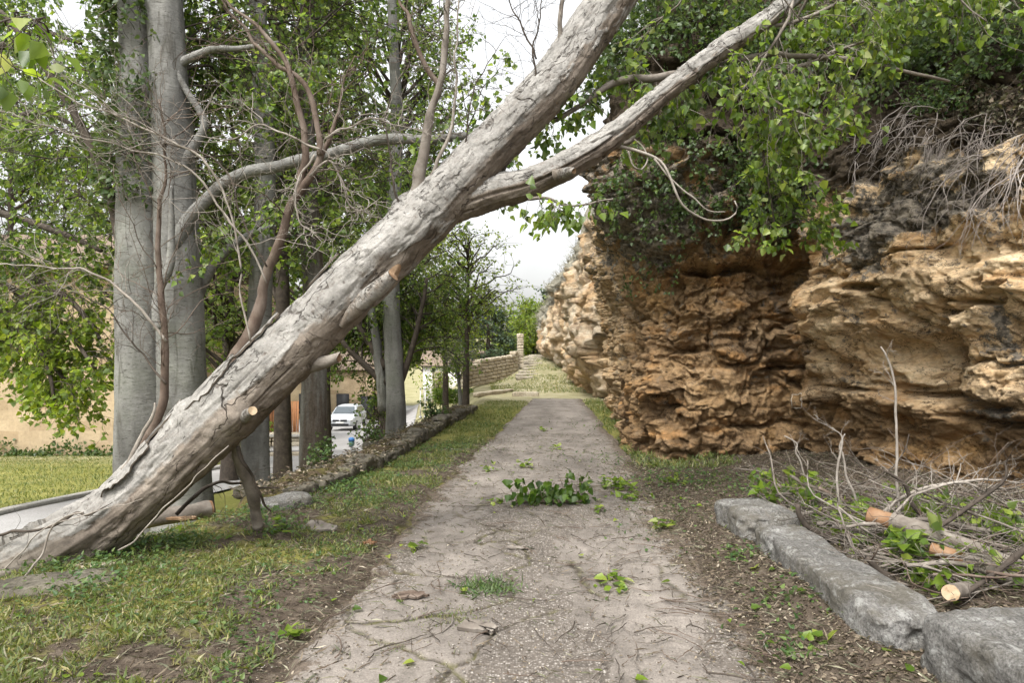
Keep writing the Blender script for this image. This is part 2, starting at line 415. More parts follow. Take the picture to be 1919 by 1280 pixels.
def simple(name, stops, scale=6, detail=6, rough=.9, spec=.2, bump=.5, bd=.02, stretch=(1, 1, 1), fine=None):
    t = NT(name, rough, spec)
    n = t.noise(scale, detail, .65, stretch=stretch); c = t.ramp(n, stops)
    if fine: c = t.mix(.8, c, t.ramp(t.noise(fine, 4, .7), [(.3, .6), (.5, 1.0), (.72, 1.35)]), 'MULTIPLY')
    t.col(c)
    if bump: t.bump(t.noise(scale * 3, 6, .7, stretch=stretch), bump, bd)
    return t.m
M['road'] = simple('lower_road', [(.3, (.23, .222, .216)), (.7, (.33, .322, .314))], .6, 7, .9, .2, .2, .01, fine=40)
M['kerb'] = simple('pale_kerb', [(.3, (.24, .23, .21)), (.7, (.36, .345, .32))], 2, 6, fine=40)

def granite():
    t = NT('granite', .85, .3)
    n1 = t.noise(3.5, 7, .7); n2 = t.noise(70, 4, .75); n3 = t.noise(18, 6, .7)
    c = t.ramp(n1, [(.3, (.075, .07, .063)), (.45, (.145, .139, .128)), (.6, (.215, .208, .196)), (.75, (.29, .282, .27))])
    c = t.mix(.9, c, t.ramp(n2, [(.36, .45), (.5, 1.0), (.64, 1.5)]), 'MULTIPLY')
    c = t.mix(t.math('MULTIPLY', t.ramp(n3, [(.55, 0.0), (.66, 1.0)]), .5), c, (.42, .42, .40))
    c = t.mix(t.math('MULTIPLY', t.ramp(t.noise(2.6, 8, .72), [(.46, 0.0), (.6, 1.0)]), .7), c, (.095, .083, .06))
    c = t.mix(t.math('MULTIPLY', t.ramp(t.noise(9, 9, .75), [(.56, 0.0), (.60, 1.0)]), .5), c, (.36, .36, .335))
    c = t.mix(t.math('MULTIPLY', t.ramp(t.noise(6.5, 9, .78), [(.57, 0.0), (.61, 1.0)]), .7), c, (.055, .052, .045))
    t.col(c); b = t.bump(t.noise(7, 9, .72), .9, .05); b = t.bump(n3, .8, .03, b); t.bump(n2, .8, .008, b)
    return t.m
M['granite'] = granite()
M['wall_stone'] = simple('mossy_wall_stone', [(.28, (.03, .027, .021)), (.42, (.07, .062, .048)), (.58, (.13, .117, .092)), (.7, (.075, .075, .03))], 4, 8, .95, .15, .8, .03, fine=50)
M['far_stone'] = simple('pale_wall_stone', [(.3, (.26, .22, .165)), (.5, (.38, .33, .25)), (.7, (.46, .41, .33))], 3, 7, .95, .1, .6, .03, fine=20)
M['step_stone'] = simple('worn_step_stone', [(.3, (.17, .15, .115)), (.5, (.26, .23, .18)), (.7, (.35, .31, .24))], 3, 7, .95, .1, .6, .03, fine=20)
M['moss'] = simple('moss_and_dirt', [(.3, (.035, .027, .018)), (.48, (.08, .06, .038)), (.6, (.09, .08, .027)), (.75, (.14, .125, .04))], 5, 8, .98, .08, .9, .04, fine=60)

def poplar_bark():
    t = NT('grey_poplar_bark', .85, .2)
    n1 = t.noise(1.1, 7, .6, stretch=(1.6, 1.6, .7))
    c = t.ramp(n1, [(.3, (.065, .063, .058)), (.45, (.135, .132, .123)), (.6, (.205, .201, .187)), (.75, (.285, .28, .262))])
    len_ = t.ramp(t.noise(9, 4, .7, stretch=(1.3, 1.3, 6)), [(.57, 0.0), (.66, 1.0)])
    c = t.mix(t.math('MULTIPLY', len_, .75), c, (.045, .04, .034))
    scar = t.ramp(t.voro(2.3, vec=t.warp(2.5, .25, vec=t.vec((1, 1, .55))), feature='F1'), [(.10, 1.0), (.17, 0.0)])
    c = t.mix(t.math('MULTIPLY', scar, .7), c, (.05, .045, .037))
    fis = t.ramp(t.noise(3.4, 6, .65, stretch=(2.2, 2.2, .35), dist=.6), [(.55, 0.0), (.66, 1.0)])
    c = t.mix(t.math('MULTIPLY', fis, .7), c, (.055, .05, .04))
    c = t.mix(.6, c, t.ramp(t.noise(40, 5, .7), [(.3, .7), (.5, 1.0), (.7, 1.25)]), 'MULTIPLY')
    c = t.mix(t.math('MULTIPLY', t.ramp(t.noise(.9, 5, .6), [(.5, 0.0), (.7, 1.0)]), .25), c, (.12, .15, .075))
    t.col(c)
    b = t.bump(t.noise(7, 7, .7, stretch=(1, 1, 3)), .5, .03); b = t.bump(fis, -.5, .02, b); t.bump(len_, .3, .008, b)
    return t.m
M['bark'] = poplar_bark()
M['bark_flaky'] = simple('flaking_brown_bark', [(.3, (.05, .038, .03)), (.45, (.105, .085, .068)), (.55, (.15, .142, .128)), (.75, (.235, .228, .21))], 2.2, 9, .9, .15, .9, .03, stretch=(2.4, 2.4, .4), fine=30)
def fallen_bark():
    t = NT('weathered_fallen_bark', .85, .2); a = t.attr(); S = 'UV'
    # UV: x metres round the trunk, y metres along it
    n1 = t.noise(1.5, 8, .62, stretch=(2.4, .9, 1), src=S); n2 = t.noise(11, 8, .72, stretch=(1.2, .8, 1), src=S); n3 = t.noise(55, 4, .72, src=S)
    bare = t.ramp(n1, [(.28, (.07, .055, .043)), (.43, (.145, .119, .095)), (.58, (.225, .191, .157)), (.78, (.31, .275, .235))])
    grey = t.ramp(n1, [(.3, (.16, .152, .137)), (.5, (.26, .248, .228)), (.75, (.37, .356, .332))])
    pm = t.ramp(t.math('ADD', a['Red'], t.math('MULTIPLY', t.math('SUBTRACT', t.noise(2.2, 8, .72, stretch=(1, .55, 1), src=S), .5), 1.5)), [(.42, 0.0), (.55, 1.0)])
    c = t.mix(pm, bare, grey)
    c = t.mix(.9, c, t.ramp(n2, [(.3, .5), (.5, 1.0), (.7, 1.25)]), 'MULTIPLY')
    spots = t.ramp(t.noise(26, 3, .6, stretch=(1, .85, 1), src=S), [(.60, 0.0), (.68, 1.0)])
    sm = t.ramp(t.noise(1.8, 5, .6, stretch=(1, .5, 1), src=S), [(.36, 0.0), (.54, 1.0)])
    c = t.mix(t.math('MULTIPLY', t.math('MULTIPLY', spots, sm), .75), c, (.07, .052, .042))
    wv = t.warp(4.5, .32, vec=t.vec((1, 1, 1), S))
    mp = t.n.new('ShaderNodeMapping'); mp.inputs['Scale'].default_value = (3.4, .7, 1); t.l.new(wv, mp.inputs['Vector'])
    cr = t.ramp(t.voro(1.6, vec=mp.outputs[0]), [(0.0, 1.0), (.010, .7), (.02, 0.0)])
    cm = t.ramp(t.noise(2.3, 5, .65, src=S), [(.48, 0.0), (.6, 1.0)])
    crm = t.math('MULTIPLY', cr, cm)
    c = t.mix(t.math('MULTIPLY', crm, .85), c, (.045, .035, .028))
    strk = t.ramp(t.noise(9, 9, .78, stretch=(1.6, .4, 1), src=S), [(.54, 0.0), (.62, 1.0)])
    c = t.mix(t.math('MULTIPLY', strk, .38), c, (.12, .09, .07))
    def checks(sc, st, wd, lo, hi, msc):
        ln = t.math('ABSOLUTE', t.math('SUBTRACT', t.noise(sc, 6, .6, stretch=st, src=S, dist=.35), .5))
        ln = t.ramp(ln, [(0.0, 1.0), (wd * .5, .9), (wd, 0.0)])
        return t.math('MULTIPLY', ln, t.ramp(t.noise(msc, 5, .65, src=S), [(lo, 0.0), (hi, 1.0)]))
    ck = t.math('MAXIMUM', checks(3.0, (1.6, .3, 1), .012, .54, .6, 2.1), checks(7.0, (1.5, .28, 1), .013, .55, .62, 2.9))
    ck = t.math('MAXIMUM', ck, checks(5.0, (.35, 1.5, 1), .007, .56, .63, 1.7))
    c = t.mix(t.math('MULTIPLY', ck, .8), c, (.04, .032, .026))
    ring = t.ramp(t.noise(7, 5, .65, stretch=(.5, 5, 1), src=S, dist=.8), [(.62, 0.0), (.7, 1.0)])
    c = t.mix(t.math('MULTIPLY', ring, .3), c, (.12, .095, .075))
    c = t.mix(t.math('MULTIPLY', a['Green'], .85), c, (.05, .037, .028))
    c = t.mix(t.math('MULTIPLY', a['Blue'], t.ramp(n2, [(.3, .3), (.6, .9)])), c, (.085, .08, .065))
    c = t.mix(.6, c, t.ramp(n3, [(.32, .7), (.5, 1.0), (.7, 1.22)]), 'MULTIPLY')
    t.col(c)
    b = t.bump(t.noise(9, 8, .7, stretch=(1.6, .7, 1), src=S), .6, .025); b = t.bump(n3, .5, .006, b); b = t.bump(strk, -.5, .008, b); t.bump(t.math('SUBTRACT', 1.0, t.math('MAXIMUM', crm, ck)), .9, .02, b)
    return t.m
M['fallen'] = fallen_bark()
M['twig_pale'] = simple('bleached_twig', [(.3, (.14, .12, .10)), (.5, (.24, .212, .182)), (.75, (.35, .32, .285))], 9, 5, .85, .2, .3, .004)
M['twig_brown'] = simple('brown_branch_bark', [(.3, (.045, .032, .026)), (.45, (.10, .072, .055)), (.6, (.17, .135, .11)), (.75, (.26, .225, .19))], 5, 8, .85, .2, .7, .01, stretch=(1, 1, .6))
M['twig_grey'] = simple('grey_branch_bark', [(.3, (.085, .072, .06)), (.5, (.16, .138, .116)), (.75, (.26, .235, .205))], 7, 7, .85, .2, .6, .01)
M['twig_dark'] = simple('dark_twig', [(.3, (.03, .025, .02)), (.6, (.075, .06, .048)), (.8, (.13, .11, .09))], 8, 5, .85, .2, .3, .005)
M['cut_wood'] = simple('fresh_cut_wood', [(.3, (.13, .075, .045)), (.5, (.22, .14, .082)), (.7, (.30, .215, .14))], 14, 6, .8, .2, .5, .008)
M['stripped'] = simple('stripped_orange_wood', [(.3, (.085, .045, .027)), (.5, (.18, .095, .046)), (.7, (.24, .155, .093))], 6, 6, .7, .3, .5, .008)
M['log_end'] = simple('log_end_grain', [(.35, (.24, .16, .09)), (.5, (.40, .30, .19)), (.65, (.47, .36, .24))], 22, 4, .85, .2, .4, .004)
M['root'] = simple('bleached_root', [(.3, (.18, .15, .135)), (.6, (.31, .275, .25)), (.8, (.44, .40, .37))], 7, 5, .85, .2, .3, .004)
M['plaster'] = None
def wall_mat():
    t = NT('sandstone_wall', .95, .1)
    br = t.n.new('ShaderNodeTexBrick'); br.inputs['Scale'].default_value = 1.0
    br.inputs['Brick Width'].default_value = .75; br.inputs['Row Height'].default_value = .38; br.inputs['Mortar Size'].default_value = .012; br.inputs['Mortar Smooth'].default_value = .4
    br.inputs['Color1'].default_value = (.30, .225, .14, 1); br.inputs['Color2'].default_value = (.41, .325, .215, 1); br.inputs['Mortar'].default_value = (.37, .29, .195, 1)
    mp = t.n.new('ShaderNodeMapping'); mp.inputs['Rotation'].default_value = (radians(90), 0, 0)
    t.l.new(t.warp(1.2, .12), mp.inputs['Vector']); t.l.new(mp.outputs[0], br.inputs['Vector'])
    c = t.mix(.8, br.outputs['Color'], t.ramp(t.noise(.5, 7, .65), [(.3, .72), (.5, 1.0), (.7, 1.2)]), 'MULTIPLY')
    c = t.mix(.6, c, t.ramp(t.noise(9, 6, .7), [(.3, .7), (.5, 1.0), (.7, 1.2)]), 'MULTIPLY')
    t.col(c); t.bump(t.noise(7, 7, .7), .5, .03)
    return t.m
M['sand_wall'] = wall_mat()
M['tile'] = simple('roof_tile', [(.3, (.13, .10, .075)), (.6, (.20, .155, .115)), (.8, (.27, .215, .165))], 3, 5, .9, .15, .6, .03, stretch=(6, 1, 1))
M['white_wall'] = simple('white_render', [(.3, (.6, .57, .53)), (.7, (.74, .72, .69))], 1, 4, bump=.1)
M['fence_wood'] = simple('orange_stained_wood', [(.3, (.25, .10, .045)), (.6, (.38, .18, .08))], 4, 5, .7, .3, .3, .01, stretch=(1, 1, .2))
def grit_mat():
    t = NT('grit', .9, .2); t.col(t.ramp(t.geo('Random Per Island'), [(0, (.07, .06, .05)), (.6, (.2, .175, .15)), (1, (.42, .39, .35))])); return t.m
M['grit'] = grit_mat()
def flat(name, c, rough=.5, spec=.5, metal=0.0):
    t = NT(name, rough, spec); n = t.noise(12, 3); t.col(t.mix(t.math('MULTIPLY', n, .12), c, tuple(k * .7 for k in c))); t.b.inputs['Metallic'].default_value = metal; return t.m
M['car_paint'] = flat('silver_car_paint', (.38, .40, .42), .3, .5)
M['black'] = flat('black_plastic', (.02, .02, .022), .5, .4)
M['car_glass'] = flat('windscreen_glass', (.06, .075, .085), .08, .8)
M['lamp_glass'] = flat('headlamp_glass', (.75, .76, .78), .15, .7)
M['plate'] = flat('white_plate', (.75, .75, .73), .5, .3)
M['blue'] = flat('blue_plastic', (.05, .17, .42), .5, .4)
M['teal'] = flat('dull_green_plastic', (.10, .19, .17), .6, .3)
M['metal'] = flat('galvanised_metal', (.45, .45, .46), .45, .5)
M['chalk'] = flat('white_chalk', (.52, .47, .40), .95, .1)

# ------------------------------------------------------------------ ground
XW_Y = np.array([-20, 2, 3.4, 4.4, 5.5, 7.0, 8.5, 10, 14, 17.5, 25, 34, 60])
XW_X = np.array([-4.3, -4.0, -3.75, -3.45, -3.15, -2.62, -2.3, -2.08, -1.78, -1.5, -1.0, -1.4, -3.0])
def xw(Y): return np.interp(Y, XW_Y, XW_X)
def zlow(Y): return np.interp(Y, [-30, 12, 48, 75, 140, 400], [-.7, -1.2, -3.4, -3.4, -2, 0])
def zhigh(X, Y):
    r = 1.7 * sstep(27, 47, Y) * (.15 + .85 * sstep(-1.8, 1.6, X)) + 4.0 * sstep(48, 80, Y) - 1.5 * sstep(95, 200, Y)
    return r
def path_l(Y): return np.interp(Y, [0, 3.4, 5.25, 7.9, 14, 22.7, 30], [-1.25, -1.22, -1.14, -1.0, -.38, .42, 1.0])
def path_r(Y): return np.interp(Y, [0, 3.4, 6.2, 12, 20.5, 30], [1.3, 1.42, 1.66, 1.98, 2.42, 2.9])
def H(X, Y):
    X = np.asarray(X, float); Y = np.asarray(Y, float)
    w = np.interp(Y, [0, 17, 24, 36, 60], [.28, .35, 1.6, 4.5, 7])
    t = sstep(0, 1, (X - (xw(Y) - w)) / w)
    up = zhigh(X, Y)
    inpath = sstep(-.12, .12, X - path_l(Y)) * sstep(-.12, .12, path_r(Y) - X) * sstep(27, 25, Y)
    up = up + .035 - .06 * inpath
    up = up + .05 * sstep(.2, 1.6, path_l(Y) - X) * sstep(14, 8, Y)
    up = up + .16 * sstep(.6, 2.2, X - path_r(Y)) * sstep(30, 12, Y)
    up = up + .06 * np.exp(-((X - 1.88) / .12) ** 2) * sstep(2.5, 3, Y) * sstep(6.6, 6.2, Y) + .05 * np.exp(-((X - 2.45) / .2) ** 2) * sstep(2.5, 3, Y) * sstep(6.6, 6.2, Y)
    return zlow(Y) * (1 - t) + up * t
def Hn(X, Y):
    X = np.asarray(X, float); Y = np.asarray(Y, float)
    p = np.stack([X, Y, 0 * X], -1)
    near = sstep(40, 10, Y)
    inpath = sstep(-.1, .1, X - path_l(Y)) * sstep(-.1, .1, path_r(Y) - X)
    return H(X, Y) + (1 - .6 * inpath) * (.05 * fbm(p * 1.3, 3, 5) + .022 * fbm(p * 7, 3, 9) * near)
def axis(segs):
    out = [np.arange(a, b, s) for a, b, s in segs]; return np.concatenate(out + [[segs[-1][1]]])
gx = axis([(-400, -60, 30), (-60, -20, 4), (-20, -9, .8), (-9, -4.6, .3), (-4.6, 3.4, .042), (3.4, 6, .1), (6, 20, 1), (20, 60, 5), (60, 400, 30)])
gy = axis([(-20, 0, 2), (0, 2.4, .3), (2.4, 9, .042), (9, 16, .08), (16, 30, .25), (30, 60, 1), (60, 150, 5), (150, 600, 30)])
GX, GY = np.meshgrid(gx, gy)
GZ = Hn(GX, GY)
pp = np.stack([GX, GY, 0 * GX], -1)
lowm = sstep(0, 1, (xw(GY) - GX) / .4)
grassy = np.clip(.46 + .95 * fbm(pp * .9, 3, 31) - .35 * sstep(.45, .0, path_l(GY) - GX) + .3 * sstep(.15, .9, path_l(GY) - GX) - .45 * sstep(5.0, 7.5, GY) * sstep(14, 9, GY) * (GX < path_l(GY)) - 1.6 * sstep(-.6, -.2, GX - path_r(GY)) * sstep(11.5, 9.5, GY), 0, 1)
verge_far = sstep(10, 16, GY) * (1 - lowm)
grassy = np.maximum(grassy, .75 * verge_far)
lawnm = np.clip(lowm + .35 * verge_far, 0, 1)
palem = np.clip(sstep(20, 25, GY) * (1 - lowm * .2) * .95, 0, 1)
g = MB().grid(np.stack([GX, GY, GZ], -1), att=np.stack([grassy, lawnm * (1 - palem * .5), palem], -1))
tag(g.build('ground', M['ground']), kind='structure')

# the concrete path: a sheet of its own with ragged edges
py_ = axis([(-1, 2.6, .2), (2.6, 7.6, .0145), (7.6, 12, .04), (12, 27.5, .15)])
NC = 190; tt = np.linspace(0, 1, NC)
PL = path_l(py_)[:, None] + .11 * fbm(np.stack([py_ * 1.4, 0 * py_, 0 * py_], -1), 4, 3)[:, None] + .05 * fbm(np.stack([py_ * 7, 0 * py_, 0 * py_], -1), 3, 33)[:, None]
PR = path_r(py_)[:, None] + .12 * fbm(np.stack([py_ * 1.4, 0 * py_ + 40, 0 * py_], -1), 4, 4)[:, None] + .05 * fbm(np.stack([py_ * 7, 0 * py_ + 9, 0 * py_], -1), 3, 34)[:, None]
PX = PL + (PR - PL) * tt[None]; PY = np.repeat(py_[:, None], NC, 1)
pe = np.minimum(tt, 1 - tt)[None] * (PR - PL)
q = np.stack([PX, PY, 0 * PX], -1)
qw = q + np.stack([.16 * fbm(q * 2.4, 4, 71), .16 * fbm(q * 2.4 + 9, 4, 72), 0 * PX], -1)
w1, w2, wid = worley(np.concatenate([qw[..., :2] * 1.25, np.full((*PX.shape, 1), .5)], -1), 19)
leftm = sstep(.7, .0, PX) * sstep(8.0, 5.0, PY) + .7 * (fbm(q * .8, 2, 75) > .22)
crack = np.exp(-((w2 - w1) / .022) ** 2) * np.clip(leftm, 0, 1)
step_ = (wid - .5) * .014 * np.clip(leftm, 0, 1)
wornm = sstep(.02, .2, fbm(q * np.array([1.3, .6, 1]) + 3, 5, 78) + .28 * np.exp(-((PX - .25) / .35) ** 2) - .06) * sstep(10, 6, PY)          # where the skin of the concrete has worn to the stones
PZ = .02 + .018 * fbm(q * .8, 3, 6) + .006 * fbm(q * 6, 3, 8) + step_ - .012 * crack - .007 * wornm + wornm * .004 * vnoise(q * 60, 5) + .0025 * fbm(q * 24, 3, 81) - .075 * np.exp(-(pe / .05) ** 2) + zhigh(PX, PY)
pdm = .08 + .85 * np.exp(-pe / .13) + .5 * np.exp(-((PR - PL) * (1 - tt)[None]) / .35) * sstep(2.5, 5, PY) + .2 * np.exp(-((PY - 7.6) / 2.2) ** 2)
tag(MB().grid(np.stack([PX, PY, PZ], -1), att=np.stack([pdm, crack, wornm], -1)).build('path', M['path']), kind='structure')

# lower road, its kerb
ry = axis([(2, 30, .8), (30, 70, 2)])
RL = np.interp(ry, [2, 9.4, 12, 20, 25, 34, 45, 70], [-9.2, -9.0, -8.9, -8.4, -8.9, -12, -17, -24])
RR = np.interp(ry, [2, 9.4, 15, 19.3, 27, 45, 58, 70], [-7.3, -7.05, -6.4, -6.0, -5.6, -6.5, -8, -9])
t9 = np.linspace(0, 1, 14)
RX = RL[:, None] + (RR - RL)[:, None] * t9; RY = np.repeat(ry[:, None], 14, 1)
tag(MB().grid(np.stack([RX, RY, H(RX, RY) + .05], -1)).build('road', M['road']), kind='structure')
kb = MB()
ky = ry[(ry > 2) & (ry < 27)]; kx = np.interp(ky, ry, RL)
prof = np.array([[-.02, .0], [-.02, .07], [-.26, .07], [-.26, -.1]])
G = np.stack([np.stack([kx + a, ky, zlow(ky) + .05 + b], -1) for a, b in prof], 1)
tag(kb.grid(G).build('kerb', M['kerb'], smooth=False), kind='structure')

# ------------------------------------------------------------------ cliff
def chaikin(P, k=2):
    P = np.asarray(P, float)
    for _ in range(k):
        a = P[:-1] * .75 + P[1:] * .25; b = P[:-1] * .25 + P[1:] * .75
        P = np.vstack([P[:1], np.stack([a, b], 1).reshape(-1, 2), P[-1:]])
    return P
def plan(poly, ds_of, sm=.3):
    P = chaikin(poly); L = np.r_[0, np.cumsum(np.linalg.norm(np.diff(P, axis=0), axis=1))]
    fine = np.arange(0, L[-1], .02); xy = np.stack([np.interp(fine, L, P[:, 0]), np.interp(fine, L, P[:, 1])], 1)
    tg = nrm(np.gradient(xy, axis=0)); k = int(sm / .02) * 3; ker = np.exp(-.5 * (np.arange(-k, k + 1) * .02 / sm) ** 2); ker /= ker.sum()
    tg = nrm(np.stack([np.convolve(np.pad(tg[:, c], k, 'edge'), ker, 'valid') for c in (0, 1)], 1))
    s = [0.0]
    while s[-1] < fine[-1]:
        y = np.interp(s[-1], fine, xy[:, 1]); s.append(s[-1] + ds_of(y))
    s = np.array(s[:-1])
    I = lambda a: np.interp(s, fine, a)
    B = np.stack([I(xy[:, 0]), I(xy[:, 1])], 1); T = nrm(np.stack([I(tg[:, 0]), I(tg[:, 1])], 1))
    return s, B, np.stack([T[:, 1], -T[:, 0]], 1)
def interp2(s, z, sk, zk, tab):
    """Profile table rows sk, columns zk."""
    cols = np.stack([np.interp(z, zk, row) for row in tab], 0)
    f = np.interp(s, sk, np.arange(len(sk))); i = np.clip(f.astype(int), 0, len(sk) - 2); w = (f - i)[:, None]; w = w * w * (3 - 2 * w)
    return cols[i] * (1 - w) + cols[i + 1] * w

POLY = [(4.6, 27), (3.7, 24), (3.1, 21), (2.62, 16.5), (2.32, 13), (2.02, 11.0), (2.6, 10.45), (3.5, 10.35), (4.25, 10.45), (4.55, 9.6), (4.95, 8.4), (5.4, 7.0), (6.1, 5.2), (7.0, 2.8), (7.6, .5), (8.0, -3)]
cs, cB, cN = plan(POLY, lambda y: .075 if y > 13 else (.017 if y > 6.1 else .06))
def sz(u, v):
    """Where the line of sight meets the undisplaced cliff: (s, z)."""
    d = cB[:, 0] - (u - CX) / F * cB[:, 1]
    k = np.where(np.sign(d[:-1]) != np.sign(d[1:]))[0]
    k = k[np.argmin(cB[k, 1])] if len(k) else len(cs) - 1
    return cs[k], 1.6 + (HZ - v) / F * cB[k, 1]
S_corner = cs[np.argmin(np.abs(cB[:, 0] - 2.05) + np.abs(cB[:, 1] - 10.95))]
S_inset = cs[np.argmin(np.abs(cB[:, 0] - 4.3) + np.abs(cB[:, 1] - 10.3))]
cz = np.concatenate([np.arange(-.5, 5.0, .017), np.arange(5.0, 7.0, .05), np.arange(7.0, 11.1, .25)])
ZK = [-.5, 0, .5, 1.0, 1.35, 1.8, 2.2, 2.6, 3.0, 3.4, 3.8, 4.2, 4.6, 5.2, 6.0, 7.0, 8.5, 11]
prof_far = [.1, 0, 0, .05, .05, .1, .15, .2, .25, .3, .35, .45, .45, .3, 0, -.6, -2.0, -5]
prof_cor = [.15, .1, .05, 0, -.02, -.05, -.1, 0, .15, .3, .5, .72, .8, .6, .3, 0, -1.2, -5]
prof_lft = [.2, .14, .08, .0, -.06, -.13, -.2, -.12, .12, .36, .5, .64, .66, .45, .1, -.3, -1.5, -5]
prof_ins = [.1, .05, 0, -.06, -.12, -.2, -.27, -.27, -.18, 0, .15, .3, .3, .1, -.3, -.8, -2, -5]
prof_rgt = [-.1, -.15, -.12, .14, -.06, .08, .34, .5, .46, .38, .25, .05, -.2, -.6, -1.1, -1.8, -3, -6]
SK = [0, S_corner - 6, S_corner, S_corner + 1.1, S_inset - .15, S_inset + .75, S_inset + 3.0, cs[-1]]
TAB = [prof_far, prof_far, prof_cor, prof_lft, prof_ins, prof_rgt, prof_rgt, prof_rgt]
Sg, Zg = np.meshgrid(cs, cz, indexing='ij')
off = interp2(cs, cz, SK, ZK, TAB)
FEAT = [(1480, 540, .34, .55, -.28), (1600, 585, .75, .38, .30), (1745, 665, .5, .2, -.46), (1330, 506, .7, .035, -.3), (1655, 548, .22, .04, -.4), (1600, 735, .5, .03, -.32), (1760, 745, .6, .035, -.4), (1300, 660, .35, .03, -.2), (1470, 700, .3, .03, -.25), (1880, 800, .6, .04, -.3), (1860, 568, .3, .025, -.25), (1420, 795, .4, .025, -.2), (1260, 770, .3, .025, -.2), (1750, 480, .4, .025, -.2), (1640, 745, .7, .1, .14), (1800, 870, .9, .3, -.26),
        (1890, 700, .45, .3, .34), (1500, 872, .22, .24, -.75), (1882, 531, .075, .05, -.42), (1625, 524, .12, .035, -.22), (1690, 543, .2, .05, -.26),
        (1700, 450, .55, .3, .2), (1560, 470, .25, .35, .12), (1290, 540, .35, .16, -.1), (1320, 600, .45, .16, .14), (1340, 770, .5, .22, .14),
        (1250, 690, .3, .2, .1), (1420, 720, .3, .25, -.1), (1540, 720, .22, .1, -.3), (1560, 660, .2, .08, -.2), (1860, 620, .3, .15, .1), (1780, 560, .4, .2, .06),
        (1500, 760, .25, .14, .2), (1400, 470, .3, .14, .2), (1230, 480, .2, .3, -.14), (1600, 830, .5, .3, .12), (1210, 740, .3, .3, .12),
        (1700, 730, .6, .05, -.2), (1850, 760, .5, .06, -.25), (1330, 500, .7, .05, -.16), (1300, 655, .6, .04, -.1), (1380, 640, .3, .05, -.12)]
wS = .22 * fbm(np.stack([Sg * 1.1, Zg * 1.1, 0 * Sg], -1), 4, 41); wZ = .16 * fbm(np.stack([Sg * .9, Zg * 1.3, 0 * Sg + 7], -1), 4, 43)
for (u, v, rs, rz, amt) in FEAT:
    a, b = sz(u, v); e = ((Sg + wS - a) / rs) ** 2 + ((Zg + wZ - b) / rz) ** 2
    off = off + amt * np.exp(-e ** 1.5)
def strata(S, Z, seed, thick, wide, amp, crack):
    r = np.random.default_rng(seed); zb = np.cumsum(r.uniform(*thick, 200)) - 2.0
    zz = Z + .22 * fbm(np.stack([S * .35, Z * .4, 0 * S + seed], -1), 3, seed) + .07 * fbm(np.stack([S * 2.2, Z * 2.2, 0 * S], -1), 3, seed + 3)
    k = np.clip(np.searchsorted(zb, zz) - 1, 0, 198)
    dz_ = np.minimum(zz - zb[k], zb[k + 1] - zz)
    wk = r.uniform(*wide, 200)[k]
    ss = (S + .16 * fbm(np.stack([S * 1.8, Z * 1.8, 0 * S + 3], -1), 3, seed + 5)) / wk + r.uniform(0, 9, 200)[k]
    c = np.floor(ss); fs = ss - c; dx_ = np.minimum(fs, 1 - fs) * wk
    h = _hash(k, c.astype(int), 0 * k, seed); hl = r.uniform(-1, 1, 200)[k]
    edge = np.minimum(dz_, dx_ * 1.3)
    rnd = 1 - np.exp(-(edge / (crack * 2.2)))
    frac = (zz - zb[k]) / (zb[k + 1] - zb[k])
    return amp * ((h - .5) * 1.2 + .6 * hl + .35 * (frac - .5)) * rnd - crack * .9 * np.exp(-(edge / crack) ** 2), h, hl
d1, h1, hl1 = strata(Sg, Zg, 3, (.35, 1.0), (.5, 1.5), .20, .03)
d2, h2, hl2 = strata(Sg, Zg, 8, (.12, .36), (.2, .7), .05, .012)
B3 = np.stack([cB[:, 0][:, None] + 0 * Zg, cB[:, 1][:, None] + 0 * Zg, Zg], -1)
big = .2 * fbm(B3 * .55, 3, 51)
q3 = B3 + .18 * np.stack([fbm(B3 * 1.7, 3, 60 + k) for k in range(3)], -1)
f1, f2, cid = worley(q3 * np.array([1.5, 1.5, 1.7]), 12)
frx = q3 + .12 * np.stack([fbm(B3 * 4.5, 3, 66 + k) for k in range(3)], -1)
e1_, e2_, eid = worley(frx * np.array([.95, .95, 1.25]), 33); h1_, h2_, hid = worley(frx * np.array([2.7, 2.7, 3.6]), 35)
frac_ = -.085 * np.exp(-((e2_ - e1_) / .045) ** 2) - .045 * np.exp(-((h2_ - h1_) / .05) ** 2) * sstep(.35, .6, hid) + (eid - .5) * .2 * np.clip((e2_ - e1_) * 6, 0, 1)
blk = frac_ + (cid - .5) * .22 * np.clip((f2 - f1) * 4, 0, 1)
g1, g2, cid2 = worley(q3 * np.array([4.2, 4.2, 5.0]), 15)
blk2 = (cid2 - .5) * .10 * np.clip((g2 - g1) * 5, 0, 1)
def facets(p, seed):
    i = np.floor(p).astype(np.int64); f1 = np.full(p.shape[:-1], 9.0); out = np.zeros(p.shape[:-1])
    for dx in (-1, 0, 1):
        for dy in (-1, 0, 1):
            for dz in (-1, 0, 1):
                c = i + np.array([dx, dy, dz]); hsh = lambda k: _hash(c[..., 0], c[..., 1], c[..., 2], seed + k)
                q = np.stack([c[..., k] + hsh(5 * k + 1) for k in range(3)], -1); r = p - q
                d = np.sqrt((r ** 2).sum(-1)); near = d < f1
                v = sum((hsh(30 + k) * 2 - 1) * r[..., k] for k in range(3)) + (hsh(50) - .5) * .7
                out = np.where(near, v, out); f1 = np.minimum(f1, d)
    return out
fac = .15 * facets(q3 * np.array([1.9, 1.9, 2.2]), 201) + .06 * facets(q3 * np.array([4.4, 4.4, 4.8]), 211) + .022 * facets(q3 * np.array([11, 11, 13.0]), 221) + .007 * facets(q3 * np.array([24, 24, 27.0]), 231)
fine = fac + .04 * fbm(q3 * np.array([4, 4, 5]), 5, 53, .55) + .045 * (ridged(q3 * np.array([3.2, 3.2, 3.8]), 4, 57) - .3) + .02 * fbm(q3 * 17, 3, 59)
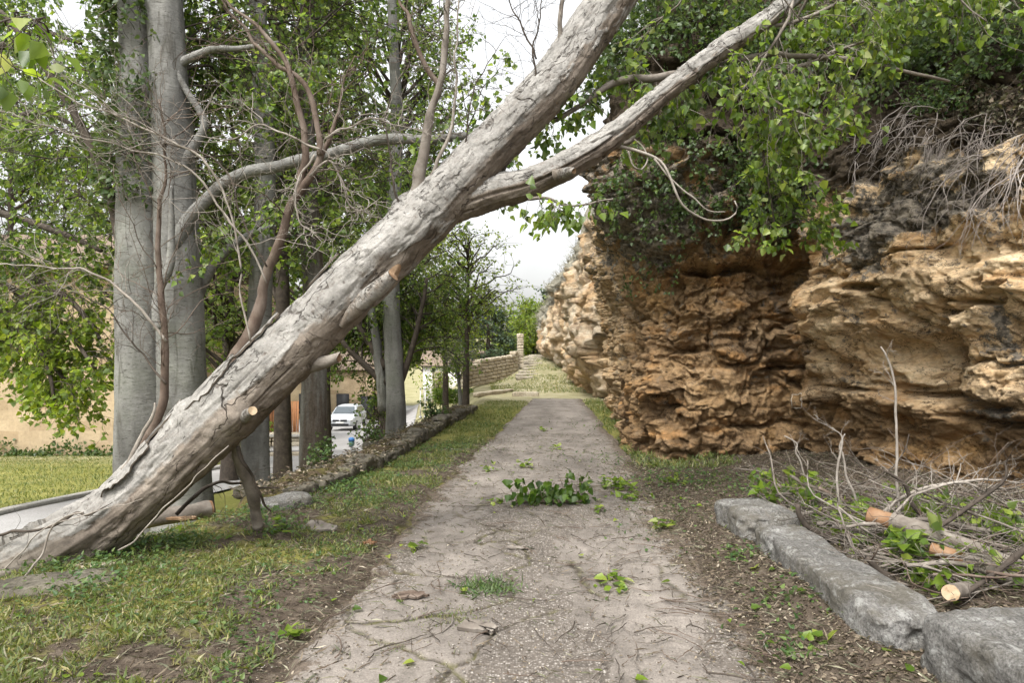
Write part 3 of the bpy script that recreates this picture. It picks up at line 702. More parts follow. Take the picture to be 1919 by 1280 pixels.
fade = sstep(5.6, 4.2, Zg)
disp = big + (d1 * .8 + d2 * .45 + blk * 1.15 + blk2 * .8) * (.35 + .65 * fade) + fine * 1.15
off = off + disp
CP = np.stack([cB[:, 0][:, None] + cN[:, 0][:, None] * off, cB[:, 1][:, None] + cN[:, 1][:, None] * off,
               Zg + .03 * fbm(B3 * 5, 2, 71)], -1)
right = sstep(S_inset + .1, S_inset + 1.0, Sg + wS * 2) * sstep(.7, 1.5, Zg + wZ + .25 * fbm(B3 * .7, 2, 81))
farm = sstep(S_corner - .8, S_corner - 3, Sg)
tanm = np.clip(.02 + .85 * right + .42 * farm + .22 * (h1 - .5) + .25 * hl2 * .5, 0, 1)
def spot(u, v, rs, rz):
    a, b = sz(u, v); return np.exp(-(((Sg + wS - a) / rs) ** 2 + ((Zg + wZ - b) / rz) ** 2))
lich = .30 + .2 * spot(1800, 320, 1.1, .35) + .32 * spot(1640, 440, .65, .35) + .35 * spot(1900, 640, .3, .22) + .55 * spot(1230, 430, .8, .5) + .5 * spot(1780, 400, .9, .24) + .45 * spot(1680, 470, .35, .3) + .4 * spot(1880, 780, .5, .16) + .3 * spot(1500, 330, .8, .4) + .4 * spot(1180, 520, .5, .8)
lich = lich + .22 * sstep(2.8, 4.2, Zg) - .1 * sstep(1.6, .8, Zg)
zs = np.interp(cs, [0, S_corner, S_inset, S_inset + 1.2, cs[-1]], [5.2, 4.9, 4.4, 3.95, 3.9])[:, None]
soil = sstep(zs - .5, zs + .5, Zg + .3 * fbm(B3 * 1.2, 3, 83)) + .35 * sstep(.35, -.05, Zg)
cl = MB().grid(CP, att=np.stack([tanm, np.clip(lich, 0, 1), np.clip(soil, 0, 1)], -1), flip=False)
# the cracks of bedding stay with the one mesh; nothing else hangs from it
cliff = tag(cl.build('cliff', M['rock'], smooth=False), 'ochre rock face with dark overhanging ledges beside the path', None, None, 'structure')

POLY2 = [(8, 20.5), (5.4, 22.5), (3.75, 24.5), (3.3, 28), (3.25, 33), (2.85, 39), (2.35, 45), (3.6, 51), (8, 55), (16, 57)]
fs_, fB, fN = plan(POLY2, lambda y: .12, .7); fN = -fN
fz = np.concatenate([np.arange(-1, 7, .1), np.arange(7, 13, .4)])
Sf, Zf = np.meshgrid(fs_, fz, indexing='ij')
hk = np.interp(fB[:, 1], [22, 28, 38, 46, 56], [9.5, 7.6, 5.4, 3.7, 4.5])[:, None]
gz = zhigh(fB[:, 0], fB[:, 1])[:, None]
offf = .75 * sstep(.2, 1.6, Zf - gz * .7) - .75 * np.maximum(0, Zf - hk) - .12 * np.maximum(0, Zf - 2)
F3 = np.stack([fB[:, 0][:, None] + 0 * Zf, fB[:, 1][:, None] + 0 * Zf, Zf], -1)
a1, a2, aid = worley(F3 * np.array([.8, .8, 1.2]) + .3 * fbm(F3, 3, 5)[..., None], 22)
offf = offf + .5 * fbm(F3 * .4, 4, 91) + (aid - .5) * .35 * np.clip((a2 - a1) * 4, 0, 1) + .18 * fbm(F3 * 2.4, 4, 93) + .4 * facets(F3 * np.array([.9, .9, 1.1]) + .3 * fbm(F3 * 1.5, 3, 7)[..., None], 301) + .16 * facets(F3 * np.array([2.6, 2.6, 3.0]), 303)
FP = np.stack([fB[:, 0][:, None] + fN[:, 0][:, None] * offf, fB[:, 1][:, None] + fN[:, 1][:, None] * offf, Zf], -1)
tag(MB().grid(FP, att=np.stack([0 * Zf, 0 * Zf, np.clip((.05 + sstep(-1.8, .4, Zf - hk)), 0, 1)], -1)).build('cliff_beyond', M['far_rock']), 'pale rock outcrop with scrubby grey top at the end of the path', None, None, 'structure')

# ------------------------------------------------------------------ branching
def unit_perp(d):
    r = rng.normal(size=d.shape); return nrm(np.cross(d, r))
def grow(P0, D0, L, n, wander=.25, grav=0.0, sun_=0.0):
    P0 = np.asarray(P0, float).reshape(-1, 3); D = nrm(np.asarray(D0, float).reshape(-1, 3)); L = np.broadcast_to(np.asarray(L, float), (len(P0),))
    pts = [P0]; dirs = [D]
    for k in range(n):
        D = nrm(D + rng.normal(size=D.shape) * wander + np.array([0, 0, -grav + sun_]))
        pts.append(pts[-1] + D * (L / n)[:, None]); dirs.append(D)
    return np.stack(pts, 1), np.stack(dirs, 1)
def sprout(P, D, per, t0=.3, t1=1.0, ang=(.5, 1.1)):
    """per new shoots on every polyline; returns start points, directions and t."""
    T, N = P.shape[:2]; t = rng.uniform(t0, t1, (T, per)); f = t * (N - 1); i = np.minimum(f.astype(int), N - 2); w = (f - i)[..., None]
    r = np.arange(T)[:, None]
    p = P[r, i] * (1 - w) + P[r, i + 1] * w; d = D[r, i]
    a = rng.uniform(*ang, (T, per))[..., None]
    nd = d * np.cos(a) + unit_perp(d) * np.sin(a)
    return p.reshape(-1, 3), nd.reshape(-1, 3), t.ravel()
def taper(R0, n, end=.35):
    R0 = np.asarray(R0, float).reshape(-1, 1); return R0 * (1 + (end - 1) * np.linspace(0, 1, n + 1)[None])
def leaf_on(mb, P, D, per, size, t0=.25, down=.5, spread=.05, flatness=.5, mi=0):
    p, d, t = sprout(P, D, per, t0, 1.0, (.6, 1.3))
    m = len(p); s = size * rng.uniform(.5, 1.35, m)
    tip = nrm(d + np.array([0, 0, -down]) + rng.normal(size=(m, 3)) * .45)
    nor = nrm(rng.normal(size=(m, 3)) * (1 - flatness) + np.array([0, 0, flatness * 1.2]))
    p = p + d * spread * rng.uniform(.3, 1.2, (m, 1))
    mb.leaves(p, tip, nor, s)
def curve(pts, Y=None, n=24):
    """pts: rows (u, v, r_px[, Y]) -> world points and radii."""
    rows = []
    for p in pts:
        y = p[3] if len(p) > 3 else Y
        w = at(p[0], p[1], y); rows.append([*w, p[2] * y / F])
    c, s = catmull(rows, n); return c[:, :3], c[:, 3]

# ------------------------------------------------------------------ the fallen tree
FT0 = at(20, 1085, 5.05)
fallen = thing('fallen_tree', 'uprooted pale poplar leaning right across the path on to the cliff', 'tree', tuple(FT0))
TR = [(-90, 1200, 92, 4.75), (15, 1098, 80, 4.95), (120, 1030, 70, 5.1), (190, 985, 62, 5.2), (269, 922, 58, 5.25), (365, 830, 61, 5.3), (463, 736, 61, 5.35), (579, 622, 57, 5.4), (677, 521, 56, 5.5), (796, 409, 54, 5.6),
      (862, 340, 50, 5.68), (935, 262, 45, 5.8), (1040, 152, 45, 6.0), (1125, 30, 43, 6.2), (1230, -110, 38, 6.4), (1390, -300, 31, 6.9), (1580, -520, 22, 7.4)]
LB = [(720, 482, 12, 5.6), (790, 424, 24, 5.64), (858, 384, 33, 5.69), (925, 360, 33, 5.73), (1000, 339, 28, 5.8), (1109, 281, 25.5, 5.95), (1180, 230, 22, 6.05), (1255, 166, 20, 6.2), (1360, 85, 19.5, 6.4), (1465, 14, 17.5, 6.65), (1600, -130, 14, 7.1), (1740, -320, 10, 7.5)]
def bark_tube(ctrl, n, m, seed, root=0.0, plates=1.0, name='trunk', flare_fn=None):
    rows = [[*at(u, v, Y), .93 * r * Y / F] for u, v, r, Y in ctrl]
    c, s = catmull(rows, n); P, R = c[:, :3], c[:, 3]
    T = nrm(np.gradient(P, axis=0)); C = np.array([0, -1.0, 0]) - T * (T @ np.array([0, -1.0, 0]))[:, None]; C = nrm(C)
    U = np.cross(C, T); U = U * np.sign(U[:, 2:3])
    th = np.linspace(0, 2 * math.pi, m + 1)
    LL, TH = np.meshgrid(s, th, indexing='ij'); RR_ = R[:, None] + 0 * TH
    cyl = np.stack([np.cos(TH) * R.mean() , np.sin(TH) * R.mean(), LL], -1)
    low = fbm(cyl * np.array([2.2, 2.2, .9]), 4, seed)
    cordp = np.stack([np.cos(TH) * 1.5, np.sin(TH) * 1.5, LL * .5 + .35 * fbm(cyl * 1.5, 2, seed + 2)], -1)
    cord = ridged(cordp * 1.6, 3, seed + 4)
    # bark plates that still cling, mostly along the upper side
    top = sstep(-.15, .75, np.cos(TH - .25))
    pn = fbm(np.stack([np.cos(TH) * 1.2, np.sin(TH) * 1.2, LL * 1.1], -1) * 1.6 + .3 * fbm(cyl * 7, 4, seed + 8)[..., None], 5, seed + 6)
    plate = sstep(.0, .035, pn + .30 * top - .17) * plates
    fiss_m = sstep(.0, .3, fbm(cyl * np.array([1.1, 1.1, .8]), 3, seed + 10) + .1)
    fl = vnoise(np.stack([np.cos(TH) * 3.4, np.sin(TH) * 3.4, LL * .75 + .25 * fbm(cyl * 3, 3, seed + 14)], -1), seed + 12)
    fis = np.exp(-(fl / .045) ** 2) * fiss_m
    rootm = sstep(root, 0, LL) if root else 0 * LL
    rg = ridged(np.stack([np.cos(TH) * 1.7, np.sin(TH) * 1.7, LL * .55 + .2 * fbm(cyl * 2, 2, 3)], -1) * 1.3, 4, seed + 16)
    pits = fbm(cyl * np.array([16, 16, 11]), 3, seed + 20)
    d = RR_ * (.055 * low + .05 * (cord - .3)) + .009 * plate - .028 * fis + .014 * fbm(cyl * 10, 5, seed + 18) - .010 * sstep(.28, .5, pits)
    d = d + rootm * RR_ * (.38 * (rg - .25) + .04)
    if flare_fn is not None: d = d + flare_fn(LL, TH, R)
    G = P[:, None] + (np.cos(TH)[..., None] * U[:, None] + np.sin(TH)[..., None] * C[:, None]) * (RR_ + d)[..., None]
    uv = np.stack([TH * R.mean(), LL], -1)
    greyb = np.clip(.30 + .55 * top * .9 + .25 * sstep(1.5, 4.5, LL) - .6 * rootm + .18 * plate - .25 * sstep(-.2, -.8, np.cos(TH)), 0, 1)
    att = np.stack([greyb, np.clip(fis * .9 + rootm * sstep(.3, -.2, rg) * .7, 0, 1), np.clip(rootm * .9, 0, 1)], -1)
    return G, uv, att, P, R, T, U, C, s
def knots(LL, TH, R):
    out = 0 * LL
    for (l0, t0, a, wl_, wt) in ((1.0, 1.7, .04, .10, .3), (2.2, .4, .05, .13, .35), (2.45, 2.1, .04, .10, .3), (4.55, -.1, .06, .16, .45), (3.1, 1.2, -.03, .2, .4), (4.0, 1.5, .035, .3, .3), (1.5, 1.1, -.03, .3, .35)):
        dt = (TH - t0 + math.pi) % (2 * math.pi) - math.pi
        out = out + a * np.exp(-((LL - l0) / wl_) ** 2 - (dt / wt) ** 2)
    return out
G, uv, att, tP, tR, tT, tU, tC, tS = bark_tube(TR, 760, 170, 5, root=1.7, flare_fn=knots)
# the torn root end breaks into spurs that run into the bank
m = MB(); m.grid(G, uv, att)
cap_c = G[0].mean(0) - tT[0] * .12; m.grid(np.stack([G[0], np.repeat(cap_c[None], G.shape[1], 0)]), att=np.stack([att[0], att[0] * 0 + np.array([0, .8, 1])]))
trunk = part(m, 'trunk', M['fallen'], fallen)
G, uv, att, *_ = bark_tube(LB, 420, 100, 9, plates=.8)
lm = MB(); lm.grid(G, uv, att); limb = part(lm, 'limb', M['fallen'], fallen)
# loose strips of bark standing off the trunk
def bark_flake(l, t, length, width, lift, seed):
    i0 = np.searchsorted(tS, l); k = np.arange(i0, min(i0 + int(length / (tS[1] - tS[0])), len(tS)), 2)
    n = len(k); v = np.linspace(-1, 1, 9)
    prof = np.sin(np.linspace(.25, math.pi - .1, n)) ** .5 * (.85 + .75 * fbm(np.stack([np.arange(n) * .8, np.zeros(n), np.zeros(n)], -1), 3, seed))
    TH = t + v[None] * (width / tR[k])[:, None] * .5 * prof[:, None] + .07 * fbm(np.stack([np.arange(n) * .25, 0 * k, 0 * k], -1), 3, seed + 1)[:, None] + .1 * vnoise(np.stack([np.arange(n)[:, None] * .9 + 0 * v, 3 * v[None] + 0 * k[:, None], 0 * k[:, None] + 0 * v], -1), seed + 3)
    lf = lift * np.linspace(.15, 1, n)[:, None] ** 1.3 * (1 - .3 * v[None]) + .03
    rad = tR[k][:, None] + lf
    Gf = tP[k][:, None] + (np.cos(TH)[..., None] * tU[k][:, None] + np.sin(TH)[..., None] * tC[k][:, None]) * rad[..., None]
    Gi = Gf - (np.cos(TH)[..., None] * tU[k][:, None] + np.sin(TH)[..., None] * tC[k][:, None]) * .014
    uvf = np.stack([TH * .3, tS[k][:, None] + 0 * TH], -1); at_ = np.stack([0 * TH + .7, 0 * TH, 0 * TH], -1)
    b = MB(); b.grid(Gf, uvf, at_); b.grid(Gi, uvf, at_ * 0 + np.array([.1, .25, 0]), flip=True)
    ring_o = np.concatenate([Gf[:, 0], Gf[-1, 1:], Gf[::-1, -1][1:], Gf[0, ::-1][1:-1]]); ring_i = np.concatenate([Gi[:, 0], Gi[-1, 1:], Gi[::-1, -1][1:], Gi[0, ::-1][1:-1]])
    b.grid(np.stack([ring_o, ring_i]), wrap=True)
    part(b, 'bark_flake', M['fallen'], fallen)
for q_ in ((1.35, .75, .55, .12, .02, 1), (1.75, .35, .5, .09, .035, 2), (2.15, .55, .62, .13, .025, 3), (2.75, .3, .5, .1, .025, 4), (3.5, .2, .42, .08, .02, 6)):
    bark_flake(*q_)

def tube_part(rows, name, mat, parent, n=44, sides=12, rough=.16, twigs=None, seed=0, end=None, Y=5.4):
    """One branch of the fallen tree with its own twigs in one mesh."""
    P, R = curve(rows, Y, n)
    if mat in (M['twig_pale'], M['twig_dark']): R = np.maximum(R * .46, .0022)
    else: R = R * .85
    nz = np.stack([fbm(P * 5 + 11 * k, 2, seed + k) for k in range(3)], -1)
    P = P + np.stack([fbm(P * 1.9 + 5 * k, 2, seed + 40 + k) for k in range(3)], -1) * (.05 * sstep(0, .3, np.linspace(0, 1, len(P))))[:, None]
    P = P + nz * np.where(R < .02, .035, .02)[:, None] * sstep(0, .15, np.linspace(0, 1, len(P)))[:, None]
    R = R * (1 + rough * fbm(P * 9, 2, seed + 5))
    if twigs: R = R * (1 - .55 * np.linspace(0, 1, len(R)) ** 2)
    b = MB(); b.tubes(P, R, sides)
    mats = [mat]
    if end is not None: mats.append(end)
    if twigs:
        D = nrm(np.gradient(P, axis=0))
        cur = [(P[None], D[None], None)]
        p0, d0, t0 = sprout(P[None], D[None], int(twigs['n'] * 1.9), twigs.get('t0', .2), 1.0, twigs.get('ang', (.5, 1.2)))
        L = twigs['L'] * 1.35 * rng.uniform(.4, 1.35, len(p0))
        P1, D1 = grow(p0, d0, L, 9, twigs.get('w', .24), twigs.get('g', 0), twigs.get('up', 0))
        b.tubes(P1, taper(np.full(len(P1), twigs['r'] * .8) * rng.uniform(.6, 1.2, len(P1)), 9, .4), 4)
        if twigs.get('n2'):
            p2, d2_, _ = sprout(P1, D1, twigs['n2'] + 1, .15, 1.0, (.5, 1.2))
            P2, D2 = grow(p2, d2_, twigs['L'] * .45 * rng.uniform(.4, 1.3, len(p2)), 6, .3, twigs.get('g', 0), twigs.get('up', 0))
            b.tubes(P2, taper(np.full(len(P2), twigs['r'] * .4), 6, .5), 3)
            if twigs.get('n3'):
                p3, d3, _ = sprout(P2, D2, twigs['n3'], .3, 1.0, (.5, 1.1))
                P3, D3 = grow(p3, d3, twigs['L'] * .25 * rng.uniform(.4, 1.3, len(p3)), 4, .3, twigs.get('g', 0))
                b.tubes(P3, taper(np.full(len(P3), twigs['r'] * .3), 4, .6), 3)
    o = part(b, name, mats, parent)
    return o, P, R
dead = dict(n=12, L=.55, r=.006, n2=4, n3=2)
br = []
def B(rows, mat='twig_grey', tw=None, **k):
    o, P, R = tube_part(rows, 'branch', M[mat], fallen, twigs=tw, seed=len(br) * 7, **k); br.append((o, P, R)); return o
B([(415, 735, 22), (440, 680, 18), (476, 610, 14), (492, 550, 12.5), (508, 490, 11.5), (528, 430, 11.5), (552, 375, 11), (585, 310, 10), (612, 255, 8), (628, 205, 5), (640, 150, 3.5), (662, 95, 2)], 'twig_brown', dict(n=12, L=.36, r=.0075, n2=3, t0=.5))
B([(560, 365, 8), (566, 300, 8.5), (562, 230, 8), (548, 150, 7), (520, 85, 6.5), (470, 35, 6), (400, -15, 5)], 'twig_brown', dict(n=14, L=.5, r=.005, n2=3, n3=1))
B([(600, 290, 7), (598, 230, 6.5), (575, 160, 6), (525, 120, 5.5), (475, 75, 5), (435, 20, 4.5), (400, -30, 4)], 'twig_brown', dict(n=9, L=.4, r=.005, n2=3))
B([(752, 440, 26), (775, 385, 22), (787, 340, 15), (796, 290, 13), (806, 240, 11), (818, 190, 10), (829, 130, 9.5), (834, 70, 10), (842, 10, 9), (850, -60, 8)], 'twig_grey', dict(n=10, L=.45, r=.006, n2=3), Y=5.6)
B([(800, 340, 8), (818, 312, 8), (838, 250, 7), (846, 190, 6), (852, 110, 5.5), (856, 40, 5), (862, -40, 4)], 'twig_pale', dict(n=8, L=.4, r=.004, n2=2), Y=5.6)
B([(824, 160, 6), (800, 130, 6.5), (784, 75, 6), (762, 20, 5), (740, -40, 4)], 'twig_brown', dict(n=8, L=.35, r=.004, n2=2), Y=5.6)
B([(262, 850, 14), (298, 775, 10), (310, 700, 8.5), (308, 630, 8), (303, 560, 8), (294, 490, 7), (292, 420, 6.5), (300, 350, 5), (306, 270, 4), (290, 180, 3)], 'twig_brown', dict(n=22, L=.55, r=.005, n2=3, n3=1, up=.03), Y=5.25)
B([(230, 880, 9), (262, 828, 8), (287, 782, 6), (292, 762, 4)], 'twig_pale', None, Y=5.1)
B([(312, 640, 6), (270, 590, 5.5), (215, 545, 5), (150, 515, 5), (75, 502, 4.5), (0, 500, 4), (-80, 510, 3)], 'twig_pale', dict(n=16, L=.6, r=.004, n2=3, n3=1, g=.02), Y=5.15)
B([(312, 720, 5), (280, 680, 4), (240, 620, 3.5), (190, 570, 3), (120, 545, 2.6), (40, 540, 2)], 'twig_dark', dict(n=14, L=.5, r=.0035, n2=3, n3=1, g=.05), Y=5.2)
B([(470, 640, 4), (455, 560, 4), (440, 440, 4.5), (400, 330, 5), (355, 285, 5), (300, 260, 5), (235, 225, 5), (160, 190, 4.5), (80, 150, 4), (0, 130, 3)], 'twig_pale', dict(n=16, L=.6, r=.004, n2=3, n3=1), Y=5.0)
B([(500, 530, 4), (470, 470, 4.5), (420, 400, 4.5), (360, 330, 4.5), (290, 290, 4), (210, 275, 4), (130, 250, 3.5), (40, 215, 3), (-40, 200, 3)], 'twig_pale', dict(n=16, L=.6, r=.004, n2=3, n3=1), Y=5.1)
B([(500, 500, 4), (455, 410, 4), (430, 340, 4), (370, 285, 4), (300, 262, 3.5), (210, 290, 3), (110, 290, 3), (0, 310, 2.5)], 'twig_dark', dict(n=14, L=.55, r=.0038, n2=3, n3=1), Y=5.2)
B([(580, 330, 5), (620, 300, 5), (640, 340, 5), (655, 380, 4), (680, 390, 3), (720, 370, 2.5)], 'twig_pale', dict(n=16, L=.3, r=.0055, n2=3, w=.4), Y=5.35)
B([(590, 290, 5), (560, 330, 5), (548, 385, 4.5), (560, 420, 4), (590, 440, 3)], 'twig_pale', dict(n=12, L=.28, r=.005, n2=3, w=.4), Y=5.3)
B([(610, 260, 5), (650, 240, 4.5), (700, 215, 4), (740, 235, 3.5), (790, 245, 3)], 'twig_pale', dict(n=14, L=.35, r=.0045, n2=3, w=.35), Y=5.35)
B([(600, 280, 5), (560, 262, 4.5), (500, 240, 4), (430, 262, 3.5), (360, 255, 3)], 'twig_pale', dict(n=14, L=.45, r=.0045, n2=3, w=.3), Y=5.3)
B([(760, 430, 6), (748, 395, 5), (735, 330, 4.5), (722, 250, 4), (730, 180, 3.5), (770, 110, 3)], 'twig_dark', dict(n=10, L=.4, r=.0035, n2=2), Y=5.5)
B([(940, 330, 6), (965, 260, 6), (985, 190, 5.5), (1000, 120, 5), (1005, 50, 4.5), (1015, -20, 4)], 'twig_dark', dict(n=10, L=.4, r=.004, n2=3, up=.05), Y=5.75)
B([(1005, 110, 4), (985, 60, 4), (960, 10, 3.5), (940, -40, 3)], 'twig_dark', dict(n=8, L=.4, r=.004, n2=2), Y=5.8)
B([(1045, 120, 7), (1050, 60, 6.5), (1055, 10, 6), (1065, -50, 5)], 'twig_grey', dict(n=8, L=.4, r=.004, n2=2), Y=6.0)
B([(860, 300, 4), (880, 240, 3.5), (895, 160, 3), (930, 90, 3)], 'twig_dark', dict(n=8, L=.35, r=.0035, n2=2), Y=5.6)
# branch stubs with raw ends
def stub(rows, cut_n, parent=fallen, mat='fallen', cut='cut_wood', jag=.3):
    P, R = curve(rows, 5.2, 16)
    b = MB(); th = np.linspace(0, 2 * math.pi, 21)
    T = nrm(np.gradient(P, axis=0)); e1 = nrm(np.cross(T, np.array([.2, 1, .1]))); e2 = np.cross(T, e1)
    n_ = fbm(P[:, None] * 9 + np.stack([np.cos(th), np.sin(th), 0 * th], -1)[None], 3, 4)
    G = P[:, None] + (np.cos(th)[None, :, None] * e1[:, None] + np.sin(th)[None, :, None] * e2[:, None]) * (R[:, None] * (1 + .15 * n_))[..., None]
    G[-1] += T[-1] * (R[-1] * jag * np.maximum(0, np.sin(th + cut_n)) ** 2)[:, None] * 2.2
    LLs = np.linspace(0, 1, 16)[:, None] + 0 * th
    b.grid(G, np.stack([th[None] * R.mean() + 0 * LLs, LLs], -1), np.stack([.5 + 0 * LLs, 0 * LLs, 0 * LLs], -1))
    s = part(b, 'broken_stub', M[mat], parent)
    e = MB(); rings = np.stack([G[-1] * (1 - k) + (G[-1].mean(0) - T[-1] * R[-1] * .15) * k for k in (0, .35, .7, 1.0)]); rings = rings + T[-1] * .004
    e.grid(rings)
    ce = part(e, 'raw_end', M[cut], s)
    return s
stub([(640, 610, 9, 5.32), (676, 570, 16, 5.27), (708, 541, 16, 5.21), (736, 516, 12, 5.16)], 2.4, jag=.8)
stub([(575, 682, 17, 5.4), (604, 680, 13, 5.34), (634, 670, 9, 5.28)], 1.0, jag=.5, mat='twig_grey')
stub([(455, 785, 13, 5.2), (466, 776, 10, 5.08), (473, 770, 8.5, 5.02)], .4, jag=.1, cut='log_end')
stub([(1040, 330, 12, 5.7), (1062, 322, 9, 5.65), (1075, 320, 6, 5.6)], 1.0, jag=.3)
# broken prop under the trunk, and thin broken sticks round the butt
B([(432, 815, 12, 5.35), (448, 865, 12, 5.5), (464, 915, 13, 5.65), (474, 960, 13, 5.75), (482, 990, 13, 5.8)], 'twig_grey', None, rough=.3)
B([(446, 838, 8, 5.32), (468, 890, 6, 5.4), (490, 940, 5, 5.5), (505, 962, 4, 5.6)], 'twig_dark', None)
B([(330, 965, 8, 5.6), (372, 925, 8, 5.7), (410, 903, 7, 5.9), (460, 908, 6, 6.2), (520, 920, 5, 6.6)], 'twig_dark', dict(n=4, L=.3, r=.004))
B([(-40, 1003, 6), (40, 988, 6), (95, 978, 6), (140, 960, 6.5), (170, 968, 6), (215, 950, 3)], 'twig_dark', dict(n=5, L=.2, r=.003), Y=4.75)
B([(0, 1140, 4), (40, 1090, 4.5), (80, 1035, 4), (105, 990, 3.5), (150, 965, 3)], 'twig_pale', None, Y=4.55)
B([(0, 1075, 3), (60, 1025, 3), (110, 990, 2.5), (190, 960, 2), (268, 938, 1.6)], 'twig_pale', None, Y=4.7)
B([(222, 1032, 4), (262, 1010, 3.5), (320, 950, 3), (370, 890, 2.6), (425, 840, 2)], 'twig_pale', None, Y=4.9)

# live sprays hanging from the fallen crown on the right
def spray_branch(rows, clusters, mat='twig_grey', leaf='leaf_fresh', size=.068, Y=6.6, sec=(5, 4), seed=1, own=None):
    b = MB(); P, R = curve(rows, Y, 26); R = np.maximum(R * (.5 if mat == 'twig_pale' else .75), .003); P = P + .02 * np.stack([fbm(P * 4 + 9 * k, 2, seed + k) for k in range(3)], -1)
    b.tubes(P, R, 7)
    lf = MB()
    for (u, v, ru, rv, n, Yc) in clusters:
        n = max(2, int(n * .72)); a = rng.uniform(0, 2 * math.pi, n); rr = np.sqrt(rng.uniform(0, 1, n))
        tg = np.stack([at(u + ru * r_ * math.cos(q), v + rv * r_ * math.sin(q), Yc + rng.normal() * .28) for q, r_ in zip(a, rr)])
        dd = np.linalg.norm(P[None] - tg[:, None] - np.array([0, 0, .15]), axis=2); i = dd.argmin(1)
        p0 = P[i]; d0 = tg - p0; L = np.linalg.norm(d0, axis=1)
        ok = L > .03; p0, d0, L, tg = p0[ok], d0[ok], L[ok], tg[ok]
        N = 8; t = np.linspace(0, 1, N + 1)[None, :, None]
        sag = np.array([0, 0, 1.0]) * (L * .18)[:, None, None] * np.sin(t * math.pi)
        PP = p0[:, None] + d0[:, None] * t + sag + rng.normal(size=(len(p0), N + 1, 3)) * .018 * t
        b.tubes(PP, taper(np.full(len(PP), .0045), N, .4), 4)
        DD = nrm(np.gradient(PP, axis=1))
        tw, dw, _ = sprout(PP[:, N // 2:], DD[:, N // 2:], sec[0], .1, 1.0, (.4, 1.1))
        P2, D2 = grow(tw, dw, .2 * rng.uniform(.5, 1.3, len(tw)), 4, .25, .12)
        b.tubes(P2, taper(np.full(len(P2), .0022), 4, .6), 3)
        leaf_on(lf, P2, D2, sec[1], size, .2, .9, .03, .25)
    o = part(b, 'branch', M[mat], own or fallen)
    if lf.V: part(lf, 'foliage', M[leaf], o)
    return o
spray_branch([(1120, 285, 9, 5.9), (1200, 250, 6), (1280, 140, 8), (1380, 112, 7), (1460, 102, 7), (1560, 108, 6.5), (1640, 122, 5), (1735, 143, 4), (1780, 150, 3)],
    [(1430, 185, 60, 45, 14, 6.4), (1520, 205, 80, 50, 20, 6.5), (1585, 210, 55, 38, 12, 6.5), (1380, 150, 60, 40, 10, 6.5)], seed=3)
spray_branch([(1330, 118, 6), (1400, 140, 6.5), (1450, 128, 6.5), (1520, 118, 5.5), (1570, 92, 4), (1640, 70, 3)],
    [(1420, 235, 50, 35, 10, 6.4), (1590, 90, 90, 35, 16, 6.6), (1660, 100, 70, 40, 14, 6.6), (1480, 150, 60, 40, 8, 6.3)], seed=5)
spray_branch([(1270, 130, 6), (1340, 105, 6), (1400, 60, 6), (1480, 45, 5), (1560, 10, 5), (1660, -30, 4), (1800, -60, 3)],
    [(1500, 40, 90, 40, 18, 6.7), (1600, 30, 90, 40, 20, 6.8), (1700, 40, 80, 50, 20, 6.7), (1790, 20, 90, 40, 20, 6.6), (1680, 90, 60, 40, 10, 6.6), (1860, 20, 70, 50, 14, 6.6)], seed=7)
spray_branch([(1410, 165, 5), (1450, 195, 5), (1490, 214, 4.5), (1540, 232, 3.5), (1575, 245, 3)],
    [(1500, 250, 60, 35, 12, 6.5), (1570, 235, 50, 30, 8, 6.5), (1460, 320, 45, 50, 14, 6.5), (1430, 280, 40, 40, 7, 6.5)], seed=9)
spray_branch([(1420, 240, 4), (1432, 290, 3.6), (1440, 340, 3), (1450, 400, 2.5), (1452, 430, 2)],
    [(1440, 355, 42, 50, 14, 6.6), (1430, 430, 42, 35, 12, 6.6), (1540, 415, 50, 38, 14, 6.8), (1490, 330, 40, 30, 8, 6.6), (1560, 440, 30, 25, 6, 6.9)], mat='twig_dark', seed=11)
spray_branch([(990, 372, 5, 5.7), (1025, 372, 4, 5.7), (1060, 385, 3, 5.7), (1110, 380, 2.5, 5.7), (1150, 372, 2, 5.7)],
    [(1030, 405, 36, 24, 7, 5.7), (1070, 400, 36, 26, 6, 5.7), (1125, 392, 26, 14, 4, 5.7), (1000, 395, 20, 14, 2, 5.7)], seed=13, size=.07, sec=(3, 4))
spray_branch([(1040, 225, 7, 6.1), (1100, 190, 6, 6.2), (1160, 150, 10, 6.3), (1230, 146, 10, 6.4), (1290, 136, 8, 6.5)],
    [(1150, 175, 55, 40, 14, 6.5), (1200, 260, 50, 50, 14, 6.6), (1250, 210, 60, 50, 14, 6.7), (1180, 130, 50, 40, 10, 6.6), (1060, 210, 40, 30, 10, 6.3), (1010, 250, 30, 26, 7, 6.2), (1300, 215, 50, 40, 10, 6.7)], seed=15, leaf='leaf')
spray_branch([(1150, 272, 7, 6.0), (1195, 284, 6, 6.0), (1235, 298, 5, 5.95), (1258, 335, 4.6, 5.9), (1280, 382, 4.2, 5.9), (1318, 410, 4, 5.95), (1362, 412, 3.4, 6), (1384, 392, 2.8, 6), (1380, 372, 2, 6)], [], mat='twig_pale', seed=17)
spray_branch([(1180, 284, 4, 6), (1190, 310, 3.5, 6), (1205, 318, 3, 6), (1215, 300, 3, 6), (1205, 275, 2.5, 6), (1190, 262, 2, 6)], [], mat='twig_pale', seed=19)
spray_branch([(1225, 296, 4, 5.95), (1270, 350, 3.5, 5.9), (1300, 372, 3, 5.9), (1330, 395, 2.4, 5.9), (1360, 398, 2, 5.9)], [], mat='twig_pale', seed=21)
spray_branch([(1420, 172, 4, 6.4), (1470, 200, 4, 6.3), (1500, 212, 3.5, 6.3), (1530, 225, 3, 6.4)], [], mat='twig_pale', seed=23)
